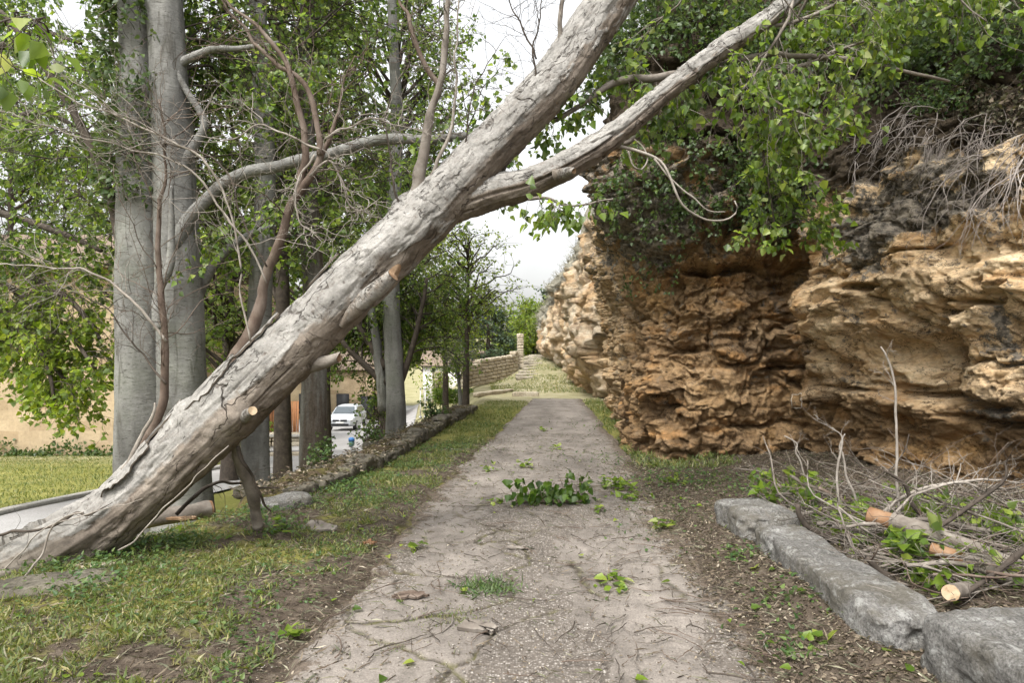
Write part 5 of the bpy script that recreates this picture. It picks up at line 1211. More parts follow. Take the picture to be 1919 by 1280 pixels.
Xp = (974 - CX) / F * 39.3; zp = 1.6 + (HZ - 712) / F * 39.3
pl = thing('stone_pillar', 'tall narrow stone pillar ending the dry stone wall beside the steps', 'pillar', (Xp, 39.3, zp))
b = MB(); courses(b, (Xp - .14, 39.28), (Xp + .2, 39.33), 2.5, 2.5, zp, zp, .45, .15, 6); part(b, 'masonry', M['far_stone'], pl)
b = block(MB(), (.34, .42, .25), (Xp + .03, 39.3, zp + 2.55), .4, res=8, k=5, rough=.02, chip=.02, seed=4); part(b, 'cap_stone', M['far_stone'], pl)
st = thing('stone_steps', 'worn stone steps climbing between the pillar and the rock outcrop', 'steps', (1.0, 36, .4))
for k in range(11):
    yy = 35.0 + k * 1.05; uu = 985 + 2.1 * k; xx = (uu - CX) / F * yy
    b = block(MB(), (1.0 + .2 * math.sin(k * 1.7), .8, .2), (xx + .1 * math.sin(k * 2.9), yy, float(H(xx, yy)) - .02), .1 + .1 * math.sin(k * 2.1), res=10, k=7, rough=.03, chip=.02, seed=k + 2); part(b, 'step', M['step_stone'], st)
single('edging_stone', M['far_stone'], (3.6, .25, .2), (float(gpt(930, 735)[0]), 28.5, .12), 1.15, 'long pale edging stone crossing the dry grass before the steps', 'edging stone', res=12, rough=.04, seed=31)
single('edging_stone', M['far_stone'], (1.1, .3, .25), ((985 - CX) / F * 27.5, 27.5, .1), .1, 'short pale block lying where the path ends', 'edging stone', res=12, rough=.04, seed=33)

# ------------------------------------------------------------------ brushwood on the right
def log(label, p, q_, r, seed, bare=.25, endmat='log_end', cat='log'):
    p, q_ = np.array(p, float), np.array(q_, float); t = thing('cut_log', label, cat, tuple(p), 'sawn logs in the brushwood')
    c, s = catmull(np.array([[*p, r], [*(p * .66 + q_ * .34 + rng.normal(size=3) * .012), r * .97], [*(p * .33 + q_ * .67 + rng.normal(size=3) * .012), r * .9], [*q_, r * .85]]), 60)
    P, R = c[:, :3], c[:, 3]; th = np.linspace(0, 2 * math.pi, 25); T = nrm(np.gradient(P, axis=0)); e1 = nrm(np.cross(T, [0, 0, 1.0])); e2 = np.cross(T, e1)
    q3_ = P[:, None] * 6 + np.stack([np.cos(th), np.sin(th), 0 * th], -1)[None] * .8
    G = P[:, None] + (np.cos(th)[None, :, None] * e1[:, None] + np.sin(th)[None, :, None] * e2[:, None]) * (R[:, None] * (1 + .16 * fbm(q3_, 3, seed)))[..., None]
    k = max(3, int(60 * bare)); Gs = G
    part(MB().grid(G[k - 1:] if bare else G), 'bark', M['twig_grey'], t)
    if bare: Gs = G[:k].copy(); Gs = P[:k, None] + (Gs - P[:k, None]) * .93; part(MB().grid(Gs), 'stripped_end', M['stripped'], t)
    for (E, n_) in ((Gs[0], -T[0]), (G[-1], T[-1])):
        rings = np.stack([E * (1 - f) + E.mean(0) * f for f in (0, .4, .8, 1.0)]) + n_ * .003
        part(MB().grid(rings), 'sawn_face', M[endmat], t)
    return t
log('long log with an orange stripped end lying on the brushwood', at(1628, 966, 5.1), at(1990, 1100, 4.3), .066, 3, .16, 'cut_wood')
log('thin log with a torn orange patch lying beside the long one', at(1745, 1030, 4.6), at(2010, 1128, 4.1), .05, 5, .28, 'cut_wood')
log('round log showing its pale sawn end behind the broad granite block', at(1781, 1112, 3.95), at(1900, 1075, 5.2), .046, 7, 0)
log('short sawn log with reddish end half under the leaning trunk', gpt(405, 955, .12) * np.array([1, 1, 0]) + np.array([0, -.1, .15]), gpt(290, 975, .1) * np.array([1, 1, 0]) + np.array([-.1, -.15, .1]), .085, 9, .05, 'cut_wood')
def fallen_branch(label, rows, Y, mat, tw=None, leaf=None, group='dead branches in the brushwood', nl=6, size=.08, name='dead_branch', cat='branch'):
    P, R = curve(rows, Y, 26); R = np.maximum(R * (.6 if mat == 'twig_pale' else .75), .003); P = P + .018 * np.stack([fbm(P * 5 + 9 * k, 2, len(rows) + k) for k in range(3)], -1)
    t = thing(name, label, cat, tuple(P[0]), group)
    b = MB(); b.tubes(P, R * (1 + .12 * fbm(P * 12, 2, 4)), 7)
    if tw:
        D = nrm(np.gradient(P, axis=0)); p, d, _ = sprout(P[None], D[None], int(tw[0] * (1 if leaf else 2.6)), .15, 1, (.4, 1.1)); P1, D1 = grow(p, d, tw[1] * 1.15 * rng.uniform(.5, 1.3, len(p)), 8, .2, .01)
        P1[:, :, 2] = np.maximum(P1[:, :, 2], .05)
        b.tubes(P1, taper(np.full(len(P1), tw[2] * .65), 8, .4), 4); p, d, _ = sprout(P1, D1, 3, .2, 1, (.4, 1.0)); P2, D2 = grow(p, d, tw[1] * .4 * rng.uniform(.5, 1.3, len(p)), 5, .25, .01)
        P2[:, :, 2] = np.maximum(P2[:, :, 2], .04)
        b.tubes(P2, taper(np.full(len(P2), tw[2] * .4), 5, .5), 3)
        if leaf:
            f = MB(); leaf_on(f, P2, D2, nl, size, .1, .3, .03, .6); part(f, 'foliage', M[leaf], t)
    part(b, 'stem', M[mat], t); return t
fb = fallen_branch
fb('pale forked dead stick standing tallest against the ochre rock', [(1690, 985, 5), (1683, 930, 4.6), (1681, 860, 4.4), (1678, 790, 4), (1674, 720, 3.6), (1664, 670, 3), (1652, 648, 2)], 5.6, 'twig_pale', (3, .22, .005))
fb('dark stick continuing down from the tallest pale one into the pile', [(1655, 880, 3), (1690, 905, 4.5), (1715, 950, 5.5), (1742, 990, 6.5), (1762, 1040, 7)], 5.5, 'twig_dark', (4, .25, .004))
fb('short pale twisted stick at the left of the brushwood before the dark hollow', [(1507, 902, 3), (1503, 870, 3), (1492, 845, 2.6), (1494, 830, 2.4), (1472, 820, 1.8)], 6.6, 'twig_pale', (2, .15, .003))
fb('pale y shaped stick rising between the hollow and the tallest stick', [(1600, 1000, 4), (1575, 950, 3.8), (1570, 900, 3.6), (1574, 850, 3.4), (1578, 820, 2.6), (1560, 800, 1.8)], 6.0, 'twig_pale', (4, .25, .0035))
fb('pale crooked stick crossing the y shaped one', [(1605, 950, 4), (1590, 900, 3.6), (1580, 850, 3), (1573, 838, 2.6), (1585, 815, 2)], 6.0, 'twig_pale', (2, .2, .003))
fb('long pale branch arching low in front of the rock foot', [(1640, 975, 5), (1690, 932, 5), (1760, 908, 5), (1830, 900, 4.5), (1885, 897, 3.5)], 5.6, 'twig_pale', (8, .4, .005))
fb('second pale branch arching behind the long log', [(1660, 975, 4), (1720, 925, 4), (1790, 905, 4), (1850, 925, 4), (1930, 975, 3.5)], 5.2, 'twig_pale', (8, .35, .005))
fb('grey branch running from the far kerb block into the pile', [(1480, 890, 4), (1510, 908, 5), (1560, 935, 6), (1620, 960, 6.5), (1700, 985, 6)], 6.3, 'twig_grey', (6, .35, .005))
fb('reddish stripped branch lying behind the far kerb block', [(1535, 915, 5), (1580, 938, 6), (1640, 962, 6), (1720, 990, 6)], 6.1, 'twig_brown', (5, .3, .005))
fb('dark bent branch between the long kerb block and the log', [(1495, 945, 6), (1510, 985, 7), (1550, 1010, 8), (1590, 1032, 8), (1610, 1036, 6)], 5.4, 'twig_dark', (4, .25, .005))
fb('dark branch with knuckled side shoots before the round log', [(1625, 1048, 7), (1655, 1078, 9), (1680, 1100, 10), (1698, 1125, 9)], 4.5, 'twig_dark', (4, .28, .006))
fb('dark long branch slanting up to the right edge of the brushwood', [(1640, 1060, 5), (1700, 1030, 6), (1780, 975, 6), (1840, 935, 5.5), (1880, 905, 4), (1885, 870, 3)], 4.9, 'twig_dark', (6, .3, .005))
fb('grey branch bowed along the top of the brushwood', [(1560, 985, 4), (1650, 985, 5), (1740, 975, 6), (1830, 990, 6), (1940, 1010, 6)], 5.0, 'twig_grey', (10, .4, .005))
fb('grey branch lying low from the sawn end to the right edge', [(1700, 1060, 5), (1770, 1055, 6), (1840, 1070, 6), (1930, 1110, 6)], 4.3, 'twig_grey', (8, .3, .005))
fb('thick dark branch lying at the right edge above the broad granite block', [(1800, 1120, 6), (1850, 1085, 7), (1900, 1045, 8), (1960, 1000, 8)], 4.1, 'twig_dark', (6, .3, .005))
fb('thin pale branch sprawling over the middle of the brushwood', [(1570, 950, 3.5), (1630, 1000, 4), (1700, 1020, 4), (1760, 1010, 4), (1840, 1015, 3)], 5.1, 'twig_pale', (10, .35, .004))
for k, (u, v, Y, lab) in enumerate([(1445, 935, 6.4, 'green leafy branch beside the short far kerb block'), (1500, 965, 6.0, 'green leafy branch behind the far end of the long kerb block'), (1640, 1030, 5.0, 'bright leafy branch in the middle of the brushwood'),
                                (1740, 980, 5.6, 'leafy branch behind the stripped log'), (1830, 985, 5.4, 'leafy branch at the right of the brushwood'), (1600, 1000, 5.6, 'leafy branch low behind the long kerb block'), (1880, 1000, 5.0, 'leafy branch at the far right edge of the brushwood'), (1680, 1055, 4.6, 'dark leafy branch before the round log')]):
    fb(lab, [(u - 45, v + 16, 4), (u - 15, v + 2, 4), (u + 20, v - 6, 3.5), (u + 55, v + 8, 3)], Y, 'twig_grey', (9, .28, .004), 'leaf_fresh', 'leafy branches in the brushwood', 5, .085, 'leafy_branch')

for nm, mt, nn_ in (('brushwood', 'twig_grey', 420), ('brushwood', 'twig_pale', 70), ('brushwood', 'twig_brown', 260), ('brushwood', 'twig_dark', 260)):
    y = rng.uniform(3.95, 6.9, nn_); x = 2.5 + rng.uniform(0, 1, nn_) ** .8 * np.interp(y, [3.9, 6.9], [2.6, 1.9]); z = .05 + rng.uniform(0, 1, nn_) ** 1.6 * .28
    az = rng.normal(size=nn_) * .55 + np.where(rng.uniform(size=nn_) < .5, -.45, 2.7)
    P, D = grow(np.stack([x, y, z], 1), np.stack([np.cos(az), np.sin(az), rng.normal(size=nn_) * .12], 1), rng.uniform(.35, 1.3, nn_), 11, .12, .012)
    P[:, :, 2] = np.maximum(P[:, :, 2], .04); P[:, :, 0] = np.maximum(P[:, :, 0], 2.36)
    b = MB(); b.tubes(P, taper(.0032 + .012 * rng.uniform(0, 1, nn_) ** 2.5, 11, .35), 5)
    q, d, _ = sprout(P, D, 4, .2, 1, (.4, 1.0)); P2, D2 = grow(q, d, rng.uniform(.1, .4, len(q)), 6, .22, .01); P2[:, :, 2] = np.maximum(P2[:, :, 2], .03); b.tubes(P2, taper(np.full(len(P2), .0028), 6, .5), 3)
    tag(b.build(nm, M[mt]), 'tangle of thin cut twigs heaped behind the granite kerb', 'brushwood', None, 'stuff')
n = 3000; y = rng.uniform(4.1, 6.9, n); x = 2.55 + rng.uniform(0, 1, n) * np.interp(y, [3.9, 6.9], [2.6, 1.7])
ok = fbm(np.stack([x * 1.8, y * 1.8, 0 * x], -1), 3, 77) > .02; x, y = x[ok], y[ok]; n = len(x)
tag(MB().leaves(np.stack([x, y, .06 + rng.uniform(0, .3, n)], 1), rng.normal(size=(n, 3)) * np.array([1, 1, .4]), rng.normal(size=(n, 3)) * .5 + np.array([0, -.2, 1]), rng.uniform(.05, .09, n)).build('cut_foliage', M['leaf_fresh']), 'green leaves lying through the heap of cut twigs', 'foliage', None, 'stuff')

# fallen leafy twigs on the path
def leafy_twig(label, u, v, wpx, hpx, n, size, up=.0, leaf='leaf_fresh', group='leafy twigs fallen on the path', z=.02):
    p = gpt(u, v, z); Y = p[1]; w, h = wpx * Y / F / 2, hpx * Y / F
    t = thing('leafy_twig', label, 'leafy twig', tuple(p), group)
    P, D = grow(np.repeat(p[None], 5, 0) + rng.normal(size=(5, 3)) * np.array([w * .3, w * .4, 0]), np.stack([rng.normal(size=5), rng.normal(size=5) * .6, np.full(5, up)], 1), w * 1.1, 6, .2, 0)
    P[:, :, 2] = np.clip(P[:, :, 2], z + .01, z + h * .8)
    b = MB(); b.tubes(P, taper(np.full(5, .004), 6, .5), 5); part(b, 'stem', M['twig_brown'], t)
    c = p + rng.normal(size=(n, 3)) * np.array([w * .5, w * .45, 0]); c[:, 2] = z + .012 + np.abs(rng.normal(size=n)) * h * .45
    tip = rng.normal(size=(n, 3)) * np.array([1, 1, .35]); nor = np.array([0, 0, 1.0]) + rng.normal(size=(n, 3)) * (.35 + up)
    f = MB(); f.leaves(c, tip, nor, size * rng.uniform(.6, 1.2, n)); part(f, 'foliage', M[leaf], t); return t
lt = thing('leafy_twig', 'biggest fallen leafy branch, lying upright in the middle of the path', 'leafy twig', tuple(gpt(1025, 945)), 'leafy twigs fallen on the path')
p = gpt(1030, 948); b, f = MB(), MB()
for (du, r1_, hh, n) in ((-60, .12, .26, 26), (-35, .12, .22, 26), (-8, .12, .22, 26), (20, .12, .2, 28), (45, .11, .32, 30), (62, .08, .30, 18), (58, .1, .1, 14), (-20, .12, .1, 20), (20, .12, .08, 20)):
    o0 = p + np.array([du * p[1] / F, rng.normal() * .06, .03])
    P, D = grow(np.repeat(o0[None], 3, 0), rng.normal(size=(3, 3)) * .35 + np.array([0, 0, 1.0]), hh, 5, .15, 0); b.tubes(P, taper(np.full(3, .004), 5, .5), 4)
    c = o0 + rng.normal(size=(n, 3)) * np.array([r1_ * .5, r1_ * .6, 0]); c[:, 2] = .05 + rng.uniform(0, 1, n) * hh
    f.leaves(c, rng.normal(size=(n, 3)) * .5 + np.array([0, -.2, -.8]), rng.normal(size=(n, 3)) * .8 + np.array([0, -.9, .3]), .085 * rng.uniform(.7, 1.2, n))
P, R = curve([(968, 940, 4), (1010, 945, 4), (1050, 948, 3.5), (1088, 945, 3)], 7.4, 16); P[:, 2] = .04; b.tubes(P, R, 6)
part(b, 'stem', M['twig_brown'], lt); part(f, 'foliage', M['leaf_deep'], lt)
for (lab, u, v, w_, h_, n, s) in [('leafy twig lying right of the biggest fallen leafy branch', 1150, 915, 80, 24, 60, .085), ('small leafy twig at the left edge of the path behind the biggest branch', 918, 884, 28, 14, 14, .08), ('leafy twig on the path straight behind the biggest branch', 982, 876, 36, 16, 20, .08),
        ('leafy twig far up the path, left of two small ones', 1018, 808, 26, 8, 12, .09), ('leafy twig far up the path before the bright end', 1040, 842, 36, 8, 14, .09), ('leafy twig on the dirt near the far kerb block', 1245, 990, 40, 16, 16, .085), ('flat leafy twig with star shaped leaves in the near right of the path', 1140, 1092, 90, 10, 18, .08),
        ('pair of pale green leaves at the left edge of the concrete', 774, 1030, 34, 16, 8, .085), ('leafy twig under the dark rock face', 1262, 908, 60, 22, 30, .08), ('leafy twig beside the path below the receding rock face', 1185, 935, 50, 18, 26, .08), ('green leaves on the dirt beside the long kerb block', 1440, 1088, 50, 14, 12, .085),
        ('large green leaves on the dirt by the near end of the long kerb block', 1540, 1205, 70, 16, 14, .085), ('fallen leaves left of the path near the bottom edge', 545, 1195, 50, 14, 14, .08), ('leaves on the left verge below the bark slab', 520, 1010, 60, 30, 24, .085), ('leafy twig under the leaning trunk', 335, 1035, 70, 40, 40, .07),
        ('small leafy twig on the path in front of the biggest branch', 1120, 958, 24, 8, 6, .08), ('leaves lying on the path left of the biggest branch', 928, 943, 40, 10, 10, .08), ('yellowing leaves on the dirt under the short kerb block', 1370, 1010, 40, 12, 8, .08)]:
    leafy_twig(lab, u, v, w_, h_, n, s)

# dead twigs littering the path, each one lifted as a whole
proto = []
for k in range(14):
    n = 9; L = rng.uniform(.12, .40)
    P, D = grow([[0, 0, 0]], [[1, 0, 0]], L, n, .16, 0); P = P[0]; P[:, 2] = .006 + .01 * np.abs(fbm(P * 9, 2, k)); a = rng.normal() * 2.4; x = P[:, 0] / L; P[:, 1] += a * .16 * L * x ** 2 * 1.4
    b = MB(); b.tubes(P, taper([rng.uniform(.0022, .0045)], n, .45)[0], 6)
    for _ in range(rng.integers(0, 4)):
        i = rng.integers(2, n - 1); Q, _d = grow(P[i][None], [[rng.uniform(.3, 1), rng.normal(), 0]], L * rng.uniform(.15, .4), 4, .2, 0); Q[0][:, 2] = np.maximum(Q[0][:, 2] * 0 + .006, 0) + .006; b.tubes(Q[0], taper([.0014], 4, .5)[0], 4)
    proto.append(b)
meshes = []
TW_LABEL = 'thin dead twig lying loose on the concrete path'
for k in range(270):
    if k < 190: y = 2.9 + 6.5 * rng.uniform() ** 1.5; f_ = rng.uniform(.03, .99)
    else: y = rng.uniform(3.0, 6); f_ = rng.uniform(.62, 1.0)
    x = float(path_l(y) + f_ * (path_r(y) - path_l(y)))
    if k < 14: o = proto[k].build('dead_twig', M[['twig_brown', 'twig_dark', 'twig_grey', 'twig_brown', 'twig_dark'][k % 5]]); meshes.append(o)
    else: o = meshes[k % 14].copy(); COL.objects.link(o)
    o.location = (x, y, .032 + .018 * float(fbm(np.array([[x, y, 0.]]) * .8, 3, 6)[0])); o.rotation_euler = (rng.normal() * .03, rng.normal() * .03, rng.uniform(0, 6.28))
    s = rng.uniform(.55, 1.25); o.scale = (s, s, s)
    tag(o, TW_LABEL, 'twig', 'dead twigs scattered on the path')

# ------------------------------------------------------------------ grass, weeds, litter
def gh(x, y):
    return Hn(x, y)
def scatter(n, x0, x1, y0, y1, power=1.7):
    y = y0 + (y1 - y0) * rng.uniform(0, 1, n) ** power; return rng.uniform(x0, x1, n), y
x, y = scatter(190000, -4.2, 1.2, 2.6, 16, 1.9)
pn = fbm(np.stack([x * 1.4, y * 1.4, 0 * x], -1), 4, 31) + .5 * fbm(np.stack([x * 6, y * 6, 0 * x], -1), 2, 33)
edge = path_l(y) - x + .16 * fbm(np.stack([y * 1.4, 0 * y, 0 * y], -1), 4, 3) * -1
ok = (edge > -.02) & (x > xw(y) - .1) & (pn + .25 * sstep(.2, 1.0, edge) - .3 * sstep(4.8, 6.5, y) * sstep(10, 8, y) + .2 * sstep(12, 15, y) - .45 * sstep(1.0, .3, x - xw(y)) * sstep(5.5, 7, y) > .0)
x, y = x[ok], y[ok]; n = len(x)
d = np.stack([rng.normal(size=n) * .75, rng.normal(size=n) * .75, np.full(n, .8)], 1)
gb = MB().blades(np.stack([x, y, gh(x, y) - .004], 1), d, rng.uniform(.022, .055, n) * (1 + .5 * (y > 8)), .0022, .5)
x, y = scatter(16000, .5, 3.2, 9.5, 25, 1.2); ok = (x > path_r(y) - .05) & (fbm(np.stack([x, y, 0 * x], -1) * 1.3, 3, 41) > -.25); x, y = x[ok], y[ok]; n = len(x)
gb.blades(np.stack([x, y, gh(x, y)], 1), np.stack([rng.normal(size=n) * .5, rng.normal(size=n) * .5, np.full(n, .9)], 1), rng.uniform(.05, .13, n), .004, .5)
x, y = scatter(7000, -1.8, .6, 14, 24, 1.0); ok = (x < path_l(y) + .03) & (x > xw(y) + .2); x, y = x[ok], y[ok]; n = len(x)
gb.blades(np.stack([x, y, gh(x, y)], 1), np.stack([rng.normal(size=n) * .5, rng.normal(size=n) * .5, np.full(n, .9)], 1), rng.uniform(.04, .1, n), .004, .5)
x = rng.uniform(-1.5, 5, 9000); y = rng.uniform(29, 46, 9000); ok = (fbm(np.stack([x, y, 0 * x], -1) * .5, 3, 47) > -.2) & (x > xw(y) + .3); x, y = x[ok], y[ok]; n = len(x)
gb.blades(np.stack([x, y, H(x, y)], 1), np.stack([rng.normal(size=n) * .5, rng.normal(size=n) * .5, np.full(n, .9)], 1), rng.uniform(.06, .16, n), .009, .5)
n = 9000; cxx, cyy = scatter(420, -3.6, 0, 2.7, 12, 1.5); k = rng.integers(0, 420, n); x = cxx[k] + rng.normal(size=n) * .035; y = cyy[k] + rng.normal(size=n) * .035; ok = (path_l(y) - x > .05) & (x > xw(y)); x, y = x[ok], y[ok]; n = len(x)
gb.blades(np.stack([x, y, gh(x, y)], 1), np.stack([rng.normal(size=n) * .6, rng.normal(size=n) * .6, np.full(n, .8)], 1), rng.uniform(.03, .075, n), .0018, .6)
tag(gb.build('grass', M['grass']), 'short dry mossy grass on the verges of the path', 'grass', None, 'stuff')
# weeds with broad leaves
x, y = scatter(26000, -4.2, .6, 2.6, 15, 1.5); pn = fbm(np.stack([x * .9, y * .9, 0 * x + 5], -1), 4, 61)
ok = (path_l(y) - x > .05) & (x > xw(y) - .05) & (pn > .16 - .12 * (x < -2.4)); x, y = x[ok], y[ok]; n = len(x)
wd = MB().leaves(np.stack([x, y, gh(x, y) + rng.uniform(0, .035, n)], 1), np.stack([rng.normal(size=n), rng.normal(size=n), np.full(n, .35)], 1), np.stack([rng.normal(size=n) * .4, rng.normal(size=n) * .4, np.ones(n)], 1), rng.uniform(.014, .04, n), .6)
wx = []
for (u, v, r_, n_) in ((230, 1072, .28, 500), (330, 1040, .2, 420), (90, 1095, .25, 300), (520, 1010, .2, 220), (700, 945, .35, 420), (620, 930, .3, 320), (150, 1130, .3, 300), (480, 985, .25, 200), (860, 840, .5, 260), (640, 925, .3, 420), (760, 880, .35, 460), (820, 850, .4, 420), (700, 905, .3, 380), (560, 960, .2, 260), (900, 800, .5, 380)):
    p = gpt(u, v); xx = p[0] + rng.normal(size=n_) * r_ * .7; yy = p[1] + rng.normal(size=n_) * r_ * .7
    wd.leaves(np.stack([xx, yy, gh(xx, yy) + rng.uniform(0, .07, n_)], 1), np.stack([rng.normal(size=n_), rng.normal(size=n_), np.full(n_, .5)], 1), np.stack([rng.normal(size=n_) * .5, rng.normal(size=n_) * .5, np.ones(n_)], 1), rng.uniform(.02, .05, n_), .6)
for (u, v, r_, n_) in ((1140, 800, .7, 500), (1160, 860, .5, 380), (1280, 905, .45, 340), (1230, 960, .3, 160), (1330, 905, .4, 220), (1210, 1010, .25, 90), (1390, 1060, .12, 80), (1480, 1150, .15, 90), (1420, 930, .3, 220), (1470, 1230, .14, 80), (1190, 905, .35, 200)):
    p = gpt(u, v); xx = p[0] + rng.normal(size=n_) * r_ * .8; yy = p[1] + rng.normal(size=n_) * r_
    wd.leaves(np.stack([xx, yy, gh(xx, yy) + rng.uniform(0, .06, n_)], 1), np.stack([rng.normal(size=n_), rng.normal(size=n_), np.full(n_, .5)], 1), np.stack([rng.normal(size=n_) * .5, rng.normal(size=n_) * .5, np.ones(n_)], 1), rng.uniform(.02, .055, n_), .6)
n = 9000; x = rng.uniform(-1.3, 2.4, n); y = 2.6 + 9 * rng.uniform(0, 1, n) ** 1.6; r0 = rng.uniform(.0012, .0055, n) ** 1.0
ok = (x > path_l(y) - .2) & (x < path_r(y) + .3); x, y, r0 = x[ok], y[ok], r0[ok]; n = len(x)
octa = np.array([[1, 0, 0], [0, 1, 0], [-1, 0, 0], [0, -1, 0], [0, 0, .7], [0, 0, -.7]])
gv = (octa[None] * (1 + .4 * rng.normal(size=(n, 6, 1)))) * r0[:, None, None] + np.stack([x, y, .024 + .018 * fbm(np.stack([x, y, 0 * x], -1) * .8, 3, 6)], 1)[:, None]
tri = np.array([[0, 1, 4], [1, 2, 4], [2, 3, 4], [3, 0, 4], [1, 0, 5], [2, 1, 5], [3, 2, 5], [0, 3, 5]])
tag(MB().add(gv.reshape(-1, 3), tris=(np.arange(n)[:, None, None] * 6 + tri[None]).reshape(-1, 3)).build('gravel', M['grit'], smooth=False), 'loose grit and small stones on the worn concrete path', 'grit', None, 'stuff')
n = 200; x = rng.uniform(-3.2, 2.0, n); y = 2.7 + 9 * rng.uniform(0, 1, n) ** 1.4; ok = x > xw(y) + .2; x, y = x[ok], y[ok]; n = len(x); inp = (x > path_l(y)) & (x < path_r(y))
tag(MB().leaves(np.stack([x, y, np.where(inp, .04, gh(x, y) + .015)], 1), rng.normal(size=(n, 3)) * np.array([1, 1, .15]), rng.normal(size=(n, 3)) * .3 + np.array([0, 0, 1]), rng.uniform(.03, .075, n), .85, .3).build('loose_leaves', M['leaf_fresh']), 'single green and yellow leaves blown over verge and path', 'leaves', None, 'stuff')
tag(wd.build('weeds', M['weed']), 'small broad leaved weeds growing through the left verge', 'weeds', None, 'stuff')
# tufts in the concrete
for (lab, u, v, r_, n_, hh) in (('bright grass tuft growing from a crack in the middle of the path', 912, 1108, .10, 420, .07), ('strip of moss and fine grass along a crack in the path', 828, 1172, .11, 460, .028), ('small moss tuft at the end of the path crack near the bottom', 752, 1218, .05, 120, .02)):
    p = gpt(u, v); a = rng.normal(size=n_) * r_; bb = rng.normal(size=n_) * r_ * (.9 if hh > .05 else 1.2)
    xx = p[0] + a + (bb * .5 if hh < .05 else 0); yy = p[1] + bb
    o = MB().blades(np.stack([xx, yy, np.full(n_, .018)], 1), np.stack([rng.normal(size=n_) * .6, rng.normal(size=n_) * .6, np.full(n_, .8)], 1), rng.uniform(.4, 1, n_) * hh, .0025, .5).build('grass_tuft', M['weed' if hh > .05 else 'grass'], origin=(p[0], p[1], .018))
    tag(o, lab, 'grass tuft')
# litter of dead leaves, bark crumbs and straw
lb = MB()
def litter(x, y, s0, s1, lift=.006):
    n = len(x); inp = (x > path_l(y)) & (x < path_r(y)); z = np.where(inp, .03, gh(x, y) + lift)
    lb.leaves(np.stack([x, y, z], 1), np.stack([rng.normal(size=n), rng.normal(size=n), rng.normal(size=n) * .25], 1), np.stack([rng.normal(size=n) * .35, rng.normal(size=n) * .35, np.ones(n)], 1), rng.uniform(s0, s1, n), .55, .5)
def straw(x, y, l0, l1, w=.0016):
    n = len(x); inp = (x > path_l(y)) & (x < path_r(y)); z = np.where(inp, .03, gh(x, y) + .008)
    lb.blades(np.stack([x, y, z], 1), np.stack([rng.normal(size=n), rng.normal(size=n), np.abs(rng.normal(size=n)) * .12], 1), rng.uniform(l0, l1, n), w, .25)
x, y = scatter(60000, 1.2, 5.5, 2.6, 10.5, 1.35); ok = (x > path_r(y) - .35 * np.abs(rng.normal(size=len(x)))); litter(x[ok], y[ok], .010, .036); straw(x[ok][:9000], y[ok][:9000], .03, .13, .0011)
x, y = scatter(22000, -4, 0, 2.6, 13, 1.5); ok = (x < path_l(y) + .22 * np.abs(rng.normal(size=len(x)))) & (x > xw(y)); litter(x[ok], y[ok], .007, .026); straw(x[ok][:8000], y[ok][:8000], .03, .12, .0011)
x, y = scatter(9000, -1.2, 2.2, 2.6, 14, 1.3); ok = (x > path_l(y)) & (x < path_r(y)); litter(x[ok], y[ok], .006, .024); straw(x[ok][:2600], y[ok][:2600], .02, .11, .0013)
x, y = scatter(9000, -2.9, -1.0, 7, 19, 1.2); ok = np.abs(x - xw(y)) < .35; x, y = x[ok], y[ok]; n = len(x)
lb.leaves(np.stack([x, y, np.full(n, .225) + rng.normal(size=n) * .03], 1), np.stack([rng.normal(size=n), rng.normal(size=n), rng.normal(size=n) * .25], 1), np.stack([rng.normal(size=n) * .35, rng.normal(size=n) * .35, np.ones(n)], 1), rng.uniform(.02, .07, n), .55, .5)
tag(lb.build('leaf_litter', M['dead_leaf']), 'brown dead leaves, straw and bark crumbs strewn over dirt and path', 'litter', None, 'stuff')
# weeds on the bank wall
bush('weed_plant', 'leafy weed sprouting on the bank wall by the flaking poplar', 'weed', (-2.55, 9.0, .3), (.16, .14, .14), 160, .12, .05, 'weed', stems=8, base=.2)
bush('weed_plant', 'taller weed at the foot of the slim poplar on the bank', 'weed', (-2.75, 9.9, .35), (.16, .14, .2), 160, .14, .05, 'weed', stems=8, base=.1)
bush('weed_plant', 'weed clump on the bank wall before the blue litter bin', 'weed', (-2.45, 11.5, .3), (.3, .25, .18), 200, .16, .06, 'weed', stems=9, base=.2)
bush('weed_plant', 'green weed clump before the far foot of the bank wall', 'weed', (-1.75, 15.6, .45), (.35, .3, .22), 260, .2, .07, 'weed', stems=10, base=.2)

